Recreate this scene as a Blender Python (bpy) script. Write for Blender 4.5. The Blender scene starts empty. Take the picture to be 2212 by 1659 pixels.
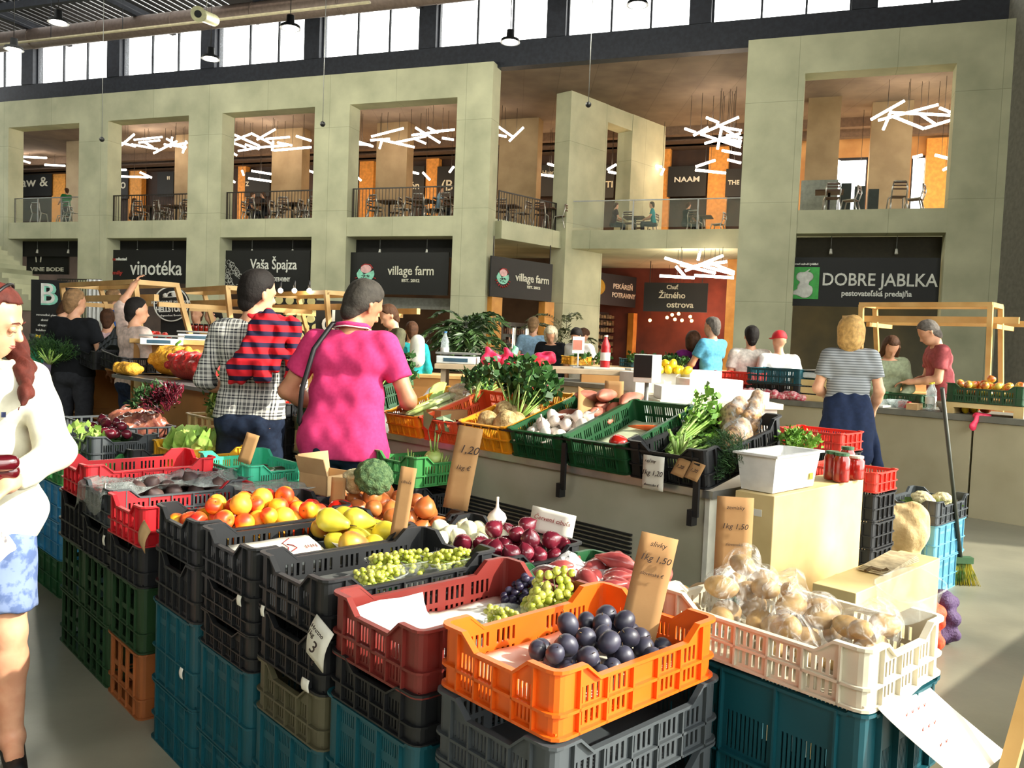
import bpy, bmesh, math, random
import numpy as np
from mathutils import Vector, Matrix, Euler
SC = bpy.context.scene
COL = SC.collection
PI = math.pi
# ------------------------------------------------------------------ camera
CAMH = 1.45
FPX, PITCH, ROLL = 1803.0, 0.051, 0.039
def cam_axes():
    cp, sp, c, s = math.cos(PITCH), math.sin(PITCH), math.cos(ROLL), math.sin(ROLL)
    r0 = Vector((1, 0, 0)); d0 = Vector((0, -sp, -cp)); f0 = Vector((0, cp, -sp))
    return c * r0 - s * d0, s * r0 + c * d0, f0
RIGHT, DOWN, FWD = cam_axes()
cd = bpy.data.cameras.new('camera'); cam = bpy.data.objects.new('camera', cd); COL.objects.link(cam)
cd.sensor_width = 36; cd.lens = FPX / 2212 * 36; cd.clip_start = 0.05; cd.clip_end = 400
M = Matrix((RIGHT, -DOWN, -FWD)).transposed().to_4x4(); M.translation = Vector((0, 0, CAMH))
cam.matrix_world = M
SC.camera = cam
# ------------------------------------------------------------------ light and exposure
SC.view_settings.view_transform = 'Standard'; SC.view_settings.look = 'None'
SC.view_settings.gamma = 1; SC.view_settings.use_curve_mapping = False
SC.view_settings.exposure = 0.8
W = bpy.data.worlds.new('world'); SC.world = W; W.use_nodes = True
bg = W.node_tree.nodes['Background']; bg.inputs[0].default_value = (0.97, 0.98, 0.93, 1); bg.inputs[1].default_value = 4.6
sl = bpy.data.lights.new('sun', 'SUN'); sl.energy = 4.8; sl.angle = 0.012; sl.color = (1.0, 0.93, 0.78)
sun = bpy.data.objects.new('sun', sl); COL.objects.link(sun)
SUN_EL = math.radians(31)
SUNH = Vector((1.12, -0.32, 0)).normalized()
SUND = Vector((SUNH.x * math.cos(SUN_EL), SUNH.y * math.cos(SUN_EL), math.sin(SUN_EL)))
sun.rotation_euler = SUND.to_track_quat('Z', 'Y').to_euler()
cy = SC.cycles
cy.max_bounces = 6; cy.diffuse_bounces = 3; cy.glossy_bounces = 2; cy.transmission_bounces = 4; cy.transparent_max_bounces = 12
cy.caustics_reflective = False; cy.caustics_refractive = False
cy.sample_clamp_indirect = 6
# ------------------------------------------------------------------ where a sight line meets the place
def ray(u, v):
    return (RIGHT * (u - 1106) + DOWN * (v - 829.5) + FWD * FPX).normalized()
O = Vector((0, 0, CAMH))
def atY(u, v, y):
    d = ray(u, v); return O + d * (y / d.y)
def atZ(u, v, z):
    d = ray(u, v); return O + d * ((z - CAMH) / d.z)
def atP(u, v, p, n):
    d = ray(u, v); return O + d * ((Vector(p) - O).dot(Vector(n)) / d.dot(Vector(n)))
# market grid: the stands run along E1 (away to the left) and E2 (away to the right)
YAW = 0.80
E1 = Vector((-math.cos(YAW), math.sin(YAW), 0)); E2 = Vector((math.sin(YAW), math.cos(YAW), 0))
ROTG = math.atan2(E2.y, E2.x)          # local x along E2, local y along E1
# facade frame: FX along the facade to the right, FN into the building
FX = Vector((0.941, -0.339, 0)).normalized(); FN = Vector((-FX.y, FX.x, 0))
FQ = Vector((-1.88, 28.0, 0)); ROTF = math.atan2(FX.y, FX.x)
def fac(u, v, off=0.0):
    p = atP(u, v, FQ + FN * off, FN); q = p - FQ
    return q.dot(FX), p.z
# ------------------------------------------------------------------ materials
MATS = {}
def srgb(c):
    return tuple((x / 255 / 12.92 if x / 255 <= 0.04045 else ((x / 255 + 0.055) / 1.055) ** 2.4) for x in c)
def nn(nt, t, **k):
    n = nt.nodes.new(t)
    for a, b in k.items():
        setattr(n, a, b)
    return n
def mat(name, c, rough=0.6, metal=0.0, c2=None, sc=8.0, bump=0.0, bsc=None, spec=0.5, detail=4, lo=0.35, hi=0.65, kind='noise', coat=0.0, sss=0.0, alpha=1.0, trans=0.0, emit=None, es=1.0):
    if name in MATS: return MATS[name]
    m = bpy.data.materials.new(name); MATS[name] = m; m.use_nodes = True
    nt = m.node_tree; b = nt.nodes['Principled BSDF']
    b.inputs['Roughness'].default_value = rough; b.inputs['Metallic'].default_value = metal
    b.inputs['Specular IOR Level'].default_value = spec
    b.inputs['Coat Weight'].default_value = coat
    b.inputs['Alpha'].default_value = alpha; b.inputs['Transmission Weight'].default_value = trans
    A = (*srgb(c), 1)
    b.inputs['Base Color'].default_value = A
    if sss:
        b.inputs['Subsurface Weight'].default_value = sss; b.inputs['Subsurface Radius'].default_value = (0.02, 0.012, 0.006)
    if emit:
        b.inputs['Emission Color'].default_value = (*srgb(emit), 1); b.inputs['Emission Strength'].default_value = es
    tc = nn(nt, 'ShaderNodeTexCoord')
    if c2 is None:
        c2 = tuple(x * 0.88 for x in c)
    tx = nn(nt, 'ShaderNodeTexNoise') if kind == 'noise' else nn(nt, 'ShaderNodeTexVoronoi')
    tx.inputs['Scale'].default_value = sc
    if kind == 'noise': tx.inputs['Detail'].default_value = detail
    nt.links.new(tc.outputs['Object'], tx.inputs['Vector'])
    r = nn(nt, 'ShaderNodeValToRGB'); r.color_ramp.elements[0].position = lo; r.color_ramp.elements[1].position = hi
    r.color_ramp.elements[0].color = (*srgb(c2), 1); r.color_ramp.elements[1].color = A
    nt.links.new(tx.outputs[0], r.inputs[0]); nt.links.new(r.outputs[0], b.inputs['Base Color'])
    if bump:
        t2 = nn(nt, 'ShaderNodeTexNoise'); t2.inputs['Scale'].default_value = bsc or sc * 3; t2.inputs['Detail'].default_value = 5
        nt.links.new(tc.outputs['Object'], t2.inputs['Vector'])
        bp = nn(nt, 'ShaderNodeBump'); bp.inputs['Strength'].default_value = bump; bp.inputs['Distance'].default_value = 0.02
        nt.links.new(t2.outputs[0], bp.inputs['Height']); nt.links.new(bp.outputs[0], b.inputs['Normal'])
    return m
def film(name, c, a=0.3, rough=0.15, wr=18, mx=0.85):
    """thin clear plastic: mostly see-through, wrinkled and glossy"""
    if name in MATS: return MATS[name]
    m = bpy.data.materials.new(name); MATS[name] = m; m.use_nodes = True; nt = m.node_tree
    b = nt.nodes['Principled BSDF']; out = nt.nodes['Material Output']
    b.inputs['Base Color'].default_value = (*srgb(c), 1); b.inputs['Roughness'].default_value = rough
    tr = nn(nt, 'ShaderNodeBsdfTransparent'); mix = nn(nt, 'ShaderNodeMixShader')
    tc = nn(nt, 'ShaderNodeTexCoord'); n = nn(nt, 'ShaderNodeTexNoise'); n.inputs['Scale'].default_value = wr; n.inputs['Detail'].default_value = 3; n.inputs['Distortion'].default_value = 1.5
    nt.links.new(tc.outputs['Object'], n.inputs['Vector'])
    bp = nn(nt, 'ShaderNodeBump'); bp.inputs['Strength'].default_value = 0.9; bp.inputs['Distance'].default_value = 0.02
    nt.links.new(n.outputs[0], bp.inputs['Height']); nt.links.new(bp.outputs[0], b.inputs['Normal'])
    mr = nn(nt, 'ShaderNodeMapRange'); mr.inputs[1].default_value = 0.45; mr.inputs[2].default_value = 0.75; mr.inputs[3].default_value = a; mr.inputs[4].default_value = mx
    nt.links.new(n.outputs[0], mr.inputs[0]); nt.links.new(mr.outputs[0], mix.inputs[0])
    nt.links.new(tr.outputs[0], mix.inputs[1]); nt.links.new(b.outputs[0], mix.inputs[2]); nt.links.new(mix.outputs[0], out.inputs[0])
    return m
def glow(name, c, s):
    if name in MATS: return MATS[name]
    m = bpy.data.materials.new(name); MATS[name] = m; m.use_nodes = True; nt = m.node_tree
    b = nt.nodes['Principled BSDF']; b.inputs['Base Color'].default_value = (*srgb(c), 1)
    b.inputs['Emission Color'].default_value = (*srgb(c), 1); b.inputs['Emission Strength'].default_value = s
    return m
def concrete(name, c, c2, panel=(2.6, 2.6), axes='XZ'):
    """cast concrete with form joints and soft stains"""
    m = mat(name, c, 0.85, c2=c2, sc=0.9, detail=8, lo=0.3, hi=0.72, bump=0.12, bsc=14, spec=0.25)
    nt = m.node_tree
    if nt.nodes.get('joint'): return m
    b = nt.nodes['Principled BSDF']; old = b.inputs['Base Color'].links[0].from_socket
    tc = nn(nt, 'ShaderNodeTexCoord'); sp = nn(nt, 'ShaderNodeSeparateXYZ'); nt.links.new(tc.outputs['Object'], sp.inputs[0])
    cb = nn(nt, 'ShaderNodeCombineXYZ'); nt.links.new(sp.outputs[axes[0]], cb.inputs[0]); nt.links.new(sp.outputs[axes[1]], cb.inputs[1])
    br = nn(nt, 'ShaderNodeTexBrick'); br.name = 'joint'; br.offset = 0.0
    for k, v in (('Scale', 1.0), ('Mortar Size', 0.012), ('Brick Width', panel[0]), ('Row Height', panel[1]), ('Mortar Smooth', 0.5)): br.inputs[k].default_value = v
    br.inputs['Color1'].default_value = (1, 1, 1, 1); br.inputs['Color2'].default_value = (0.9, 0.9, 0.9, 1); br.inputs['Mortar'].default_value = (0.6, 0.6, 0.58, 1)
    nt.links.new(cb.outputs[0], br.inputs['Vector'])
    mx = nn(nt, 'ShaderNodeMix', data_type='RGBA', blend_type='MULTIPLY'); mx.inputs[0].default_value = 0.75
    nt.links.new(old, mx.inputs[6]); nt.links.new(br.outputs[0], mx.inputs[7]); nt.links.new(mx.outputs[2], b.inputs['Base Color'])
    return m
# ------------------------------------------------------------------ mesh helpers
def new_bm(): return bmesh.new()
def box(bm, lo, hi, mi=0, T=None):
    vs = [bm.verts.new((x, y, z)) for x in (lo[0], hi[0]) for y in (lo[1], hi[1]) for z in (lo[2], hi[2])]
    if T is not None:
        for v in vs: v.co = T @ v.co
    for f in ((0, 1, 3, 2), (4, 6, 7, 5), (0, 4, 5, 1), (2, 3, 7, 6), (0, 2, 6, 4), (1, 5, 7, 3)):
        bm.faces.new([vs[i] for i in f]).material_index = mi
    return vs
def ring_frame(d):
    d = Vector(d).normalized(); a = Vector((0, 0, 1)) if abs(d.z) < 0.9 else Vector((1, 0, 0))
    x = d.cross(a).normalized(); return x, d.cross(x).normalized()
def tube(bm, pts, rs, seg=8, cap=True, mi=0):
    pts = [Vector(p) for p in pts]
    if not hasattr(rs, '__len__'): rs = [rs] * len(pts)
    rings = []; x0 = None
    for i, p in enumerate(pts):
        d = (pts[min(i + 1, len(pts) - 1)] - pts[max(i - 1, 0)])
        if d.length < 1e-9: d = Vector((0, 0, 1))
        d.normalize()
        if x0 is None: x0, _ = ring_frame(d)
        x0 = (x0 - d * x0.dot(d)).normalized(); y0 = d.cross(x0)
        rings.append([bm.verts.new(p + (x0 * math.cos(2 * PI * k / seg) + y0 * math.sin(2 * PI * k / seg)) * rs[i]) for k in range(seg)])
    for a, b in zip(rings, rings[1:]):
        for k in range(seg):
            f = bm.faces.new((a[k], a[(k + 1) % seg], b[(k + 1) % seg], b[k])); f.smooth = True; f.material_index = mi
    if cap:
        bm.faces.new(list(reversed(rings[0]))).material_index = mi; bm.faces.new(rings[-1]).material_index = mi
    return rings
def bar(bm, a, b, w, h=None, mi=0):
    """rectangular bar from a to b, w wide, h high"""
    a = Vector(a); b = Vector(b); h = h or w; d = (b - a); L = d.length; d.normalize()
    up = Vector((0, 0, 1)) if abs(d.z) < 0.95 else Vector((0, 1, 0))
    s = d.cross(up).normalized(); u = s.cross(d)
    T = Matrix((s, d, u)).transposed().to_4x4(); T.translation = a
    return box(bm, (-w / 2, 0, -h / 2), (w / 2, L, h / 2), mi, T)
def lathe(bm, prof, seg=16, mi=0, c=(0, 0, 0), smooth=True):
    rings = []
    for r, z in prof:
        if r < 1e-5: rings.append([bm.verts.new((c[0], c[1], c[2] + z))])
        else: rings.append([bm.verts.new((c[0] + r * math.cos(2 * PI * k / seg), c[1] + r * math.sin(2 * PI * k / seg), c[2] + z)) for k in range(seg)])
    for a, b in zip(rings, rings[1:]):
        for k in range(seg):
            k2 = (k + 1) % seg
            q = [a[k % len(a)], a[k2 % len(a)], b[k2 % len(b)], b[k % len(b)]]
            q = list(dict.fromkeys(q))
            if len(q) > 2:
                f = bm.faces.new(q); f.smooth = smooth; f.material_index = mi
    return rings
def ico(bm, c, r, sub=2, sc=(1, 1, 1), mi=0, jit=0, rng=random):
    res = bmesh.ops.create_icosphere(bm, subdivisions=sub, radius=r)
    for v in res['verts']:
        k = 1 + (rng.uniform(-jit, jit) if jit else 0)
        v.co = Vector((v.co.x * sc[0] * k, v.co.y * sc[1] * k, v.co.z * sc[2] * k)) + Vector(c)
        for f in v.link_faces: f.smooth = True; f.material_index = mi
    return res['verts']
def mk(name, bm, m, parent=None, loc=(0, 0, 0), rot=(0, 0, 0), bevel=0, fix=True):
    if isinstance(bm, bpy.types.Mesh): me = bm
    else:
        if fix: bmesh.ops.recalc_face_normals(bm, faces=bm.faces)
        me = bpy.data.meshes.new(name); bm.to_mesh(me); bm.free()
    if m is not None and len(me.materials) == 0:
        for q in (m if isinstance(m, (list, tuple)) else [m]): me.materials.append(q)
    o = bpy.data.objects.new(name, me); COL.objects.link(o); o.location = loc
    o.rotation_euler = rot if hasattr(rot, '__len__') else (0, 0, rot)
    if parent: o.parent = parent
    if bevel:
        b = o.modifiers.new('bevel', 'BEVEL'); b.width = bevel; b.segments = 2; b.limit_method = 'ANGLE'
    return o
def tag(o, label, cat, group=None, kind=None):
    o['label'] = label
    if cat: o['category'] = cat
    if group: o['group'] = group
    if kind: o['kind'] = kind
    return o
def empty(name, loc=(0, 0, 0), rot=0.0, label=None, cat=None, group=None):
    o = bpy.data.objects.new(name, None); COL.objects.link(o); o.location = loc; o.empty_display_size = 0.1
    o.rotation_euler = rot if hasattr(rot, '__len__') else (0, 0, rot)
    if label: tag(o, label, cat, group)
    return o
def struct(name, bm, m, loc=(0, 0, 0), rot=0.0, bevel=0):
    o = mk(name, bm, m, None, loc, rot, bevel); o['kind'] = 'structure'; return o
def dup(root, loc=None, rot=None, label=None, group=None, scale=None):
    r = root.copy(); COL.objects.link(r)
    if loc is not None: r.location = loc
    if rot is not None: r.rotation_euler = rot if hasattr(rot, '__len__') else (0, 0, rot)
    if scale is not None: r.scale = scale if hasattr(scale, '__len__') else (scale,) * 3
    if label: r['label'] = label
    if group: r['group'] = group
    for ch in KIDS(root):
        c = ch.copy(); COL.objects.link(c); c.parent = r
        for g in KIDS(ch):
            d = g.copy(); COL.objects.link(d); d.parent = c
    return r
KIDMAP = {}
def KIDS(o):
    return KIDMAP.get(o.name) or [c for c in o.children]
def text(body, size, m, parent, loc, rot, name='lettering', ext=0.004, font=None, align='CENTER', sx=1.0, shear=0.0, off=0.0):
    cu = bpy.data.curves.new(name, 'FONT'); cu.body = body; cu.size = size; cu.extrude = ext; cu.align_x = align; cu.align_y = 'CENTER'
    cu.shear = shear; cu.offset = off; cu.materials.append(m); cu.resolution_u = 3
    o = bpy.data.objects.new(name, cu); COL.objects.link(o); o.parent = parent; o.location = loc; o.rotation_euler = rot; o.scale = (sx, 1, 1)
    return o
# ------------------------------------------------------------------ organic shapes: distance field + surface nets
def sdf_mesh(prims, vox, k=0.02, noise=None, clip=None, name='m', smooth=1):
    """prims: dicts a,b,ra,rb[,f=(axis,factor)][,cut=True][,sub=True]; returns a mesh"""
    A = np.array([p['a'] for p in prims], float); B = np.array([p['b'] for p in prims], float)
    R = np.array([max(p['ra'], p['rb']) for p in prims])
    ps = [p for p in prims if not p.get('sub')]
    idx = [i for i, p in enumerate(prims) if not p.get('sub')]
    lo = np.min([np.minimum(A[i], B[i]) - R[i] for i in idx], 0) - 3 * vox
    hi = np.max([np.maximum(A[i], B[i]) + R[i] for i in idx], 0) + 3 * vox
    n = np.ceil((hi - lo) / vox).astype(int) + 1
    D = np.full(n, 1.0, np.float32)
    for p in prims:
        a = np.array(p['a'], float); b = np.array(p['b'], float); r = max(p['ra'], p['rb']); pad = r + k * 2 + 3 * vox
        i0 = np.maximum(((np.minimum(a, b) - pad - lo) / vox).astype(int), 0); i1 = np.minimum(((np.maximum(a, b) + pad - lo) / vox).astype(int) + 2, n)
        if (i1 <= i0).any(): continue
        g = [(lo[j] + vox * np.arange(i0[j], i1[j])).astype(np.float32) for j in range(3)]
        X, Y, Z = np.meshgrid(*g, indexing='ij')
        P = np.stack([X, Y, Z], -1) - a.astype(np.float32)
        ab = (b - a).astype(np.float32)
        if p.get('f') is not None:
            ax, fc = p['f']; ax = np.array(ax, np.float32); ax /= np.linalg.norm(ax)
            P = P + (P @ ax)[..., None] * ax * (1 / fc - 1); ab = ab + (ab @ ax) * ax * (1 / fc - 1)
        L = float(ab @ ab)
        t = (P @ ab) / L if L > 1e-12 else np.zeros(P.shape[:3], np.float32)
        tc = np.clip(t, 0, 1)
        d = np.linalg.norm(P - tc[..., None] * ab, axis=-1) - (p['ra'] + (p['rb'] - p['ra']) * tc)
        if p.get('cut'): d = np.maximum(d, (t - 1) * math.sqrt(L))
        if p.get('cut0'): d = np.maximum(d, -t * math.sqrt(L))
        S = D[i0[0]:i1[0], i0[1]:i1[1], i0[2]:i1[2]]
        kk = p.get('k', k)
        if p.get('sub'):
            D[i0[0]:i1[0], i0[1]:i1[1], i0[2]:i1[2]] = np.maximum(S, -d)
        else:
            h = np.maximum(kk - np.abs(S - d), 0) / kk if kk > 0 else 0
            D[i0[0]:i1[0], i0[1]:i1[1], i0[2]:i1[2]] = np.minimum(S, d) - h * h * kk * 0.25
    g = [(lo[j] + vox * np.arange(n[j])).astype(np.float32) for j in range(3)]
    if noise or clip:
        X, Y, Z = np.meshgrid(*g, indexing='ij')
        if noise: D = D + noise(X, Y, Z)
        if clip: D = np.maximum(D, clip(X, Y, Z))
    s = D < 0
    c = np.zeros(tuple(n - 1), np.int8)
    for i in (0, 1):
        for j in (0, 1):
            for l in (0, 1): c += s[i:n[0] - 1 + i, j:n[1] - 1 + j, l:n[2] - 1 + l]
    act = (c > 0) & (c < 8); ids = np.full(act.shape, -1, np.int64); cells = np.argwhere(act); ids[act] = np.arange(len(cells))
    acc = np.zeros((len(cells), 3)); cnt = np.zeros(len(cells))
    cr = [(0, 0, 0), (1, 0, 0), (0, 1, 0), (1, 1, 0), (0, 0, 1), (1, 0, 1), (0, 1, 1), (1, 1, 1)]
    for e in [(0, 1), (2, 3), (4, 5), (6, 7), (0, 2), (1, 3), (4, 6), (5, 7), (0, 4), (1, 5), (2, 6), (3, 7)]:
        a = np.array(cr[e[0]]); b = np.array(cr[e[1]]); ca = cells + a; cb_ = cells + b
        va = D[ca[:, 0], ca[:, 1], ca[:, 2]]; vb = D[cb_[:, 0], cb_[:, 1], cb_[:, 2]]
        m = (va < 0) != (vb < 0); t = np.where(m, va / np.where(m, va - vb, 1), 0)
        acc += np.where(m[:, None], a + (b - a) * t[:, None], 0); cnt += m
    V = (cells + acc / np.maximum(cnt, 1)[:, None]) * vox + lo
    F = []
    for ax in range(3):
        o1, o2 = [(1, 2), (2, 0), (0, 1)][ax]
        sl0 = [slice(None)] * 3; sl1 = [slice(None)] * 3; sl0[ax] = slice(0, -1); sl1[ax] = slice(1, None)
        s0 = s[tuple(sl0)]; s1 = s[tuple(sl1)]
        for fl in (0, 1):
            e = np.argwhere((s0 & ~s1) if fl == 0 else (~s0 & s1))
            e = e[(e[:, o1] > 0) & (e[:, o2] > 0) & (e[:, o1] < n[o1] - 1) & (e[:, o2] < n[o2] - 1)]
            if not len(e): continue
            q = []
            for d1, d2 in ((0, 0), (-1, 0), (-1, -1), (0, -1)):
                cc = e.copy(); cc[:, o1] += d1; cc[:, o2] += d2; q.append(ids[cc[:, 0], cc[:, 1], cc[:, 2]])
            q = np.stack(q, 1)
            if fl: q = q[:, ::-1]
            F.append(q)
    F = np.concatenate(F) if F else np.zeros((0, 4), int); F = F[(F >= 0).all(1)]
    for _ in range(smooth):
        S_ = np.zeros_like(V); C_ = np.zeros(len(V))
        for i in range(4):
            np.add.at(S_, F[:, i], V[F[:, (i + 1) % 4]]); np.add.at(C_, F[:, i], 1)
            np.add.at(S_, F[:, i], V[F[:, (i - 1) % 4]]); np.add.at(C_, F[:, i], 1)
        V = V * 0.5 + 0.5 * S_ / np.maximum(C_, 1)[:, None]
    me = bpy.data.meshes.new(name)
    me.vertices.add(len(V)); me.vertices.foreach_set('co', V.astype(np.float32).ravel())
    me.loops.add(len(F) * 4); me.loops.foreach_set('vertex_index', F.astype(np.int32).ravel())
    me.polygons.add(len(F)); me.polygons.foreach_set('loop_start', np.arange(0, len(F) * 4, 4, dtype=np.int32))
    me.update(calc_edges=True); me.validate()
    me.polygons.foreach_set('use_smooth', np.ones(len(me.polygons), bool)); me.update()
    return me
def pr(a, b, ra, rb=None, **k):
    d = dict(a=tuple(a), b=tuple(b), ra=ra, rb=ra if rb is None else rb); d.update(k); return d
# ------------------------------------------------------------------ palette
CONC = concrete('concrete_facade', (206, 206, 174), (172, 174, 146), (2.6, 2.9))
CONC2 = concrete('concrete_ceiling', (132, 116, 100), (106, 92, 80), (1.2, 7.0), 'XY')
DARK = mat('dark_steel', (40, 44, 54), 0.6, c2=(30, 33, 42))
BLACKM = mat('black_paint', (22, 23, 25), 0.5)
FLOORM = mat('polished_concrete_floor', (150, 147, 128), 0.38, c2=(112, 112, 98), sc=1.3, detail=9, lo=0.3, hi=0.7, bump=0.03, bsc=30)
WOODL = mat('pale_wood', (222, 184, 120), 0.55, c2=(196, 152, 88), sc=3, detail=6)
PLY = mat('orange_plywood', (226, 160, 72), 0.5, c2=(204, 136, 56), sc=2.5, detail=6)
BIRCH = mat('birch_ply_board', (232, 208, 150), 0.5, c2=(214, 186, 126), sc=4, detail=6)
GREY = mat('grey_metal', (150, 152, 150), 0.4, 0.6)
WHITE = mat('white_paint', (238, 238, 232), 0.5, c2=(226, 226, 220))
SIGNM = mat('sign_black', (20, 22, 22), 0.6, c2=(16, 18, 18), sc=2)
LETW = mat('letter_white', (236, 238, 230), 0.5)
LETT = mat('letter_cream', (226, 224, 205), 0.5)
BROWN = mat('dark_brown_wall', (58, 40, 30), 0.7, c2=(44, 30, 24), sc=2)
TUBEL = glow('tube_light_glow', (255, 236, 214), 9)
GLASS = film('window_glass', (225, 238, 250), 0.05, 0.05, 0.5, 0.1)
# ------------------------------------------------------------------ floor, roof and side walls of the hall
bm = new_bm(); box(bm, (-45, -14, -0.2), (40, 75, 0)); struct('floor', bm, FLOORM)
# the facade: pillars, beams and gallery slabs, in the facade frame (x along it, y into the building)
def FS(bm, m, name): return struct(name, bm, m, FQ, ROTF)
s_of = lambda u, v=360: fac(u, v)[0]
PILLARS = [(-58, 18), (170, 232), (406, 478), (677, 752), (983, 1058), (1603, 1728), (2053, 2176), (2560, 2700)]
ZB, ZT, ZO = 4.62, 10.72, 9.42   # underside of gallery slab, top of beam, underside of beam
ZS = fac(700, 470)[1]; ZSB = fac(700, 511)[1]; ZO = fac(985, 210)[1]; ZT = fac(985, 139)[1]
DP = 0.7
for (a, b) in PILLARS:
    bm = new_bm(); box(bm, (s_of(a), 0, 0), (s_of(b), DP, ZO)); FS(bm, CONC, 'pillar')
sL = s_of(-58) - 12; sE = s_of(1058); sR = s_of(1603)
bm = new_bm(); box(bm, (sL, 0, ZO), (sE, DP, ZT)); FS(bm, CONC, 'beam')
bm = new_bm(); box(bm, (sR, 0, ZO), (s_of(2700) + 3, DP, ZT)); FS(bm, CONC, 'beam')
for i in range(len(PILLARS) - 1):
    if i == 4: continue
    bm = new_bm(); box(bm, (s_of(PILLARS[i][1]) - 0.02, 0.02, ZSB), (s_of(PILLARS[i + 1][0]) + 0.02, DP, ZS)); FS(bm, CONC, 'beam')
# the set-back part: a wall of pillars running back along the market grid
RD = Vector((0.686, 0.728, 0)).normalized(); RN = Vector((-RD.y, RD.x, 0)); ROTR = math.atan2(RD.y, RD.x)
RQ = FQ + FX * sE + FN * DP
def rs_of(u, v, off=0.0):
    p = atP(u, v, RQ + RN * off, RN); q = p - RQ; return q.dot(RD), p.z
def RS(bm, m, name): return struct(name, bm, m, RQ, ROTR)
r1a, r1b, r2a, r2b = rs_of(1203, 420)[0], rs_of(1284, 420)[0], rs_of(1338, 420)[0], rs_of(1410, 420)[0]
zr = rs_of(1205, 197)[1]; zrb = rs_of(1340, 285)[1]
bm = new_bm(); box(bm, (r1a, -0.5, 0), (r1b, 0.2, zr)); RS(bm, CONC, 'pillar')
bm = new_bm(); box(bm, (r2a, -0.5, ZS), (r2b, 0.2, zr)); RS(bm, CONC, 'pillar')
bm = new_bm(); box(bm, (r1b - .02, -0.48, zrb), (r2a + .02, 0.18, zr - .01)); RS(bm, CONC, 'beam')
zs1, zs2 = rs_of(1068, 477)[1], rs_of(1068, 516)[1]
bm = new_bm(); box(bm, (0.0, -0.3, zs2), (r1a + .01, 0.2, zs1)); RS(bm, CONC, 'beam')
# gallery floor slab and its ceiling
def slab(name, z0, z1, m, pts):
    bm = new_bm(); lo = [bm.verts.new((p.x, p.y, z0)) for p in pts]; hi = [bm.verts.new((p.x, p.y, z1)) for p in pts]
    bm.faces.new(lo); bm.faces.new(hi)
    for i in range(len(pts)):
        j = (i + 1) % len(pts); bm.faces.new((lo[i], lo[j], hi[j], hi[i]))
    return struct(name, bm, m)
fp = lambda s, y: FQ + FX * s + FN * y
CZ = fac(1082, 145, 0.4)[1]
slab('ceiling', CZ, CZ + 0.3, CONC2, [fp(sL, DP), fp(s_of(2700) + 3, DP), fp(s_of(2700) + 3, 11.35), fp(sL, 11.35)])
balY = 6.0
# slab front in the set-back bay: flat balcony edge seen between the pillars
pb0 = RQ + RD * (r1b - 0.2); 
zb = 5.25
b0 = atZ(1232, 497, ZS); 
slab('gallery_floor_slab', ZSB, ZS - .01, CONC, [fp(sL, DP), fp(sE, DP), RQ + RD * r1a, b0, fp(sR + 1.0, (b0 - FQ).dot(FN)), fp(s_of(2700) + 3, DP + .01), fp(s_of(2700) + 3, 11.35), fp(sL, 11.35)])
for o in bpy.data.objects:
    if o.name == 'gallery_floor_slab': o.name = 'slab_gallery'
# clerestory band: dark sill beam, windows, posts
zw0 = fac(1182, 82, 0.4)[1]; zw1 = zw0 + 1.6
bm = new_bm(); box(bm, (sL - 10, 0.35, CZ - 0.02), (s_of(2700) + 16, 0.75, zw0)); FS(bm, DARK, 'beam')
bm = new_bm(); box(bm, (sL - 10, 0.35, zw1), (s_of(2700) + 16, 0.75, zw1 + .35)); FS(bm, DARK, 'beam')
wl = [s_of(u, 120) for u in (57, 245, 452, 683, 935, 1220, 1535, 1887)]
pitch = (wl[-1] - wl[0]) / 7; wp = 0.86 * pitch; w0 = wl[0] - 5 * pitch
wn = 0
for i in range(17):
    a = w0 + i * pitch; b = a + wp; wn += 1
    bm = new_bm(); box(bm, (b, 0.3, zw0 - .01), (b + pitch - wp, 0.8, zw1 + .01)); FS(bm, DARK, 'pillar')
    e = empty('window_%d' % wn, FQ + FX * a + FN * 0.5, ROTF); e['kind'] = 'structure'
    bm = new_bm()
    for x in (0.0, wp * 0.36, wp * 0.68, wp - 0.05): box(bm, (x, 0, zw0), (x + 0.06, 0.08, zw1))
    box(bm, (0, 0, zw0), (wp, 0.08, zw0 + 0.05)); box(bm, (0, 0, zw1 - 0.05), (wp, 0.08, zw1)); mk('window_frame', bm, DARK, e)
    bm = new_bm(); box(bm, (0.02, 0.035, zw0), (wp - .02, 0.045, zw1)); mk('pane', bm, GLASS, e)
# hall roof: dark deck, rafters, and a slatted strip with daylight between the slats
ROOFM = mat('roof_deck_dark', (30, 30, 34), 0.8)
ZR = zw1 + .12
def roofbox(x0, x1, y0, y1, z0=ZR, z1=ZR + 0.2):
    bm = new_bm(); box(bm, (x0, y0, z0), (x1, y1, z1)); return FS(bm, ROOFM, 'roof')
slx0, slx1, sly0, sly1 = s_of(-250), s_of(520), -13.0, 0.3
roofbox(slx1, 20.0, -3.0, 0.8); roofbox(sL - 12, slx0, -3.0, 0.8)
roofbox(slx1, 21.0, -40, -3.0)
roofbox(sL - 12, slx0, -40, -3.0); roofbox(slx0, slx1, -40, sly0)
SLATW = mat('roof_slat_pale', (190, 176, 150), 0.7)
bm = new_bm(); n = 60
for i in range(n):
    x = slx0 + (slx1 - slx0) * i / n; box(bm, (x, sly0, ZR), (x + (slx1 - slx0) / n * 0.78, sly1, ZR + 0.03))
o = FS(bm, ROOFM, 'ceiling_slats')
for y in (-12.5, -10, -7.5, -5.2, -3.2):
    bm = new_bm(); box(bm, (sL - 10, y, ZR - 0.32), (20.0, y + 0.18, ZR - 0.06)); FS(bm, DARK, 'beam')
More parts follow.
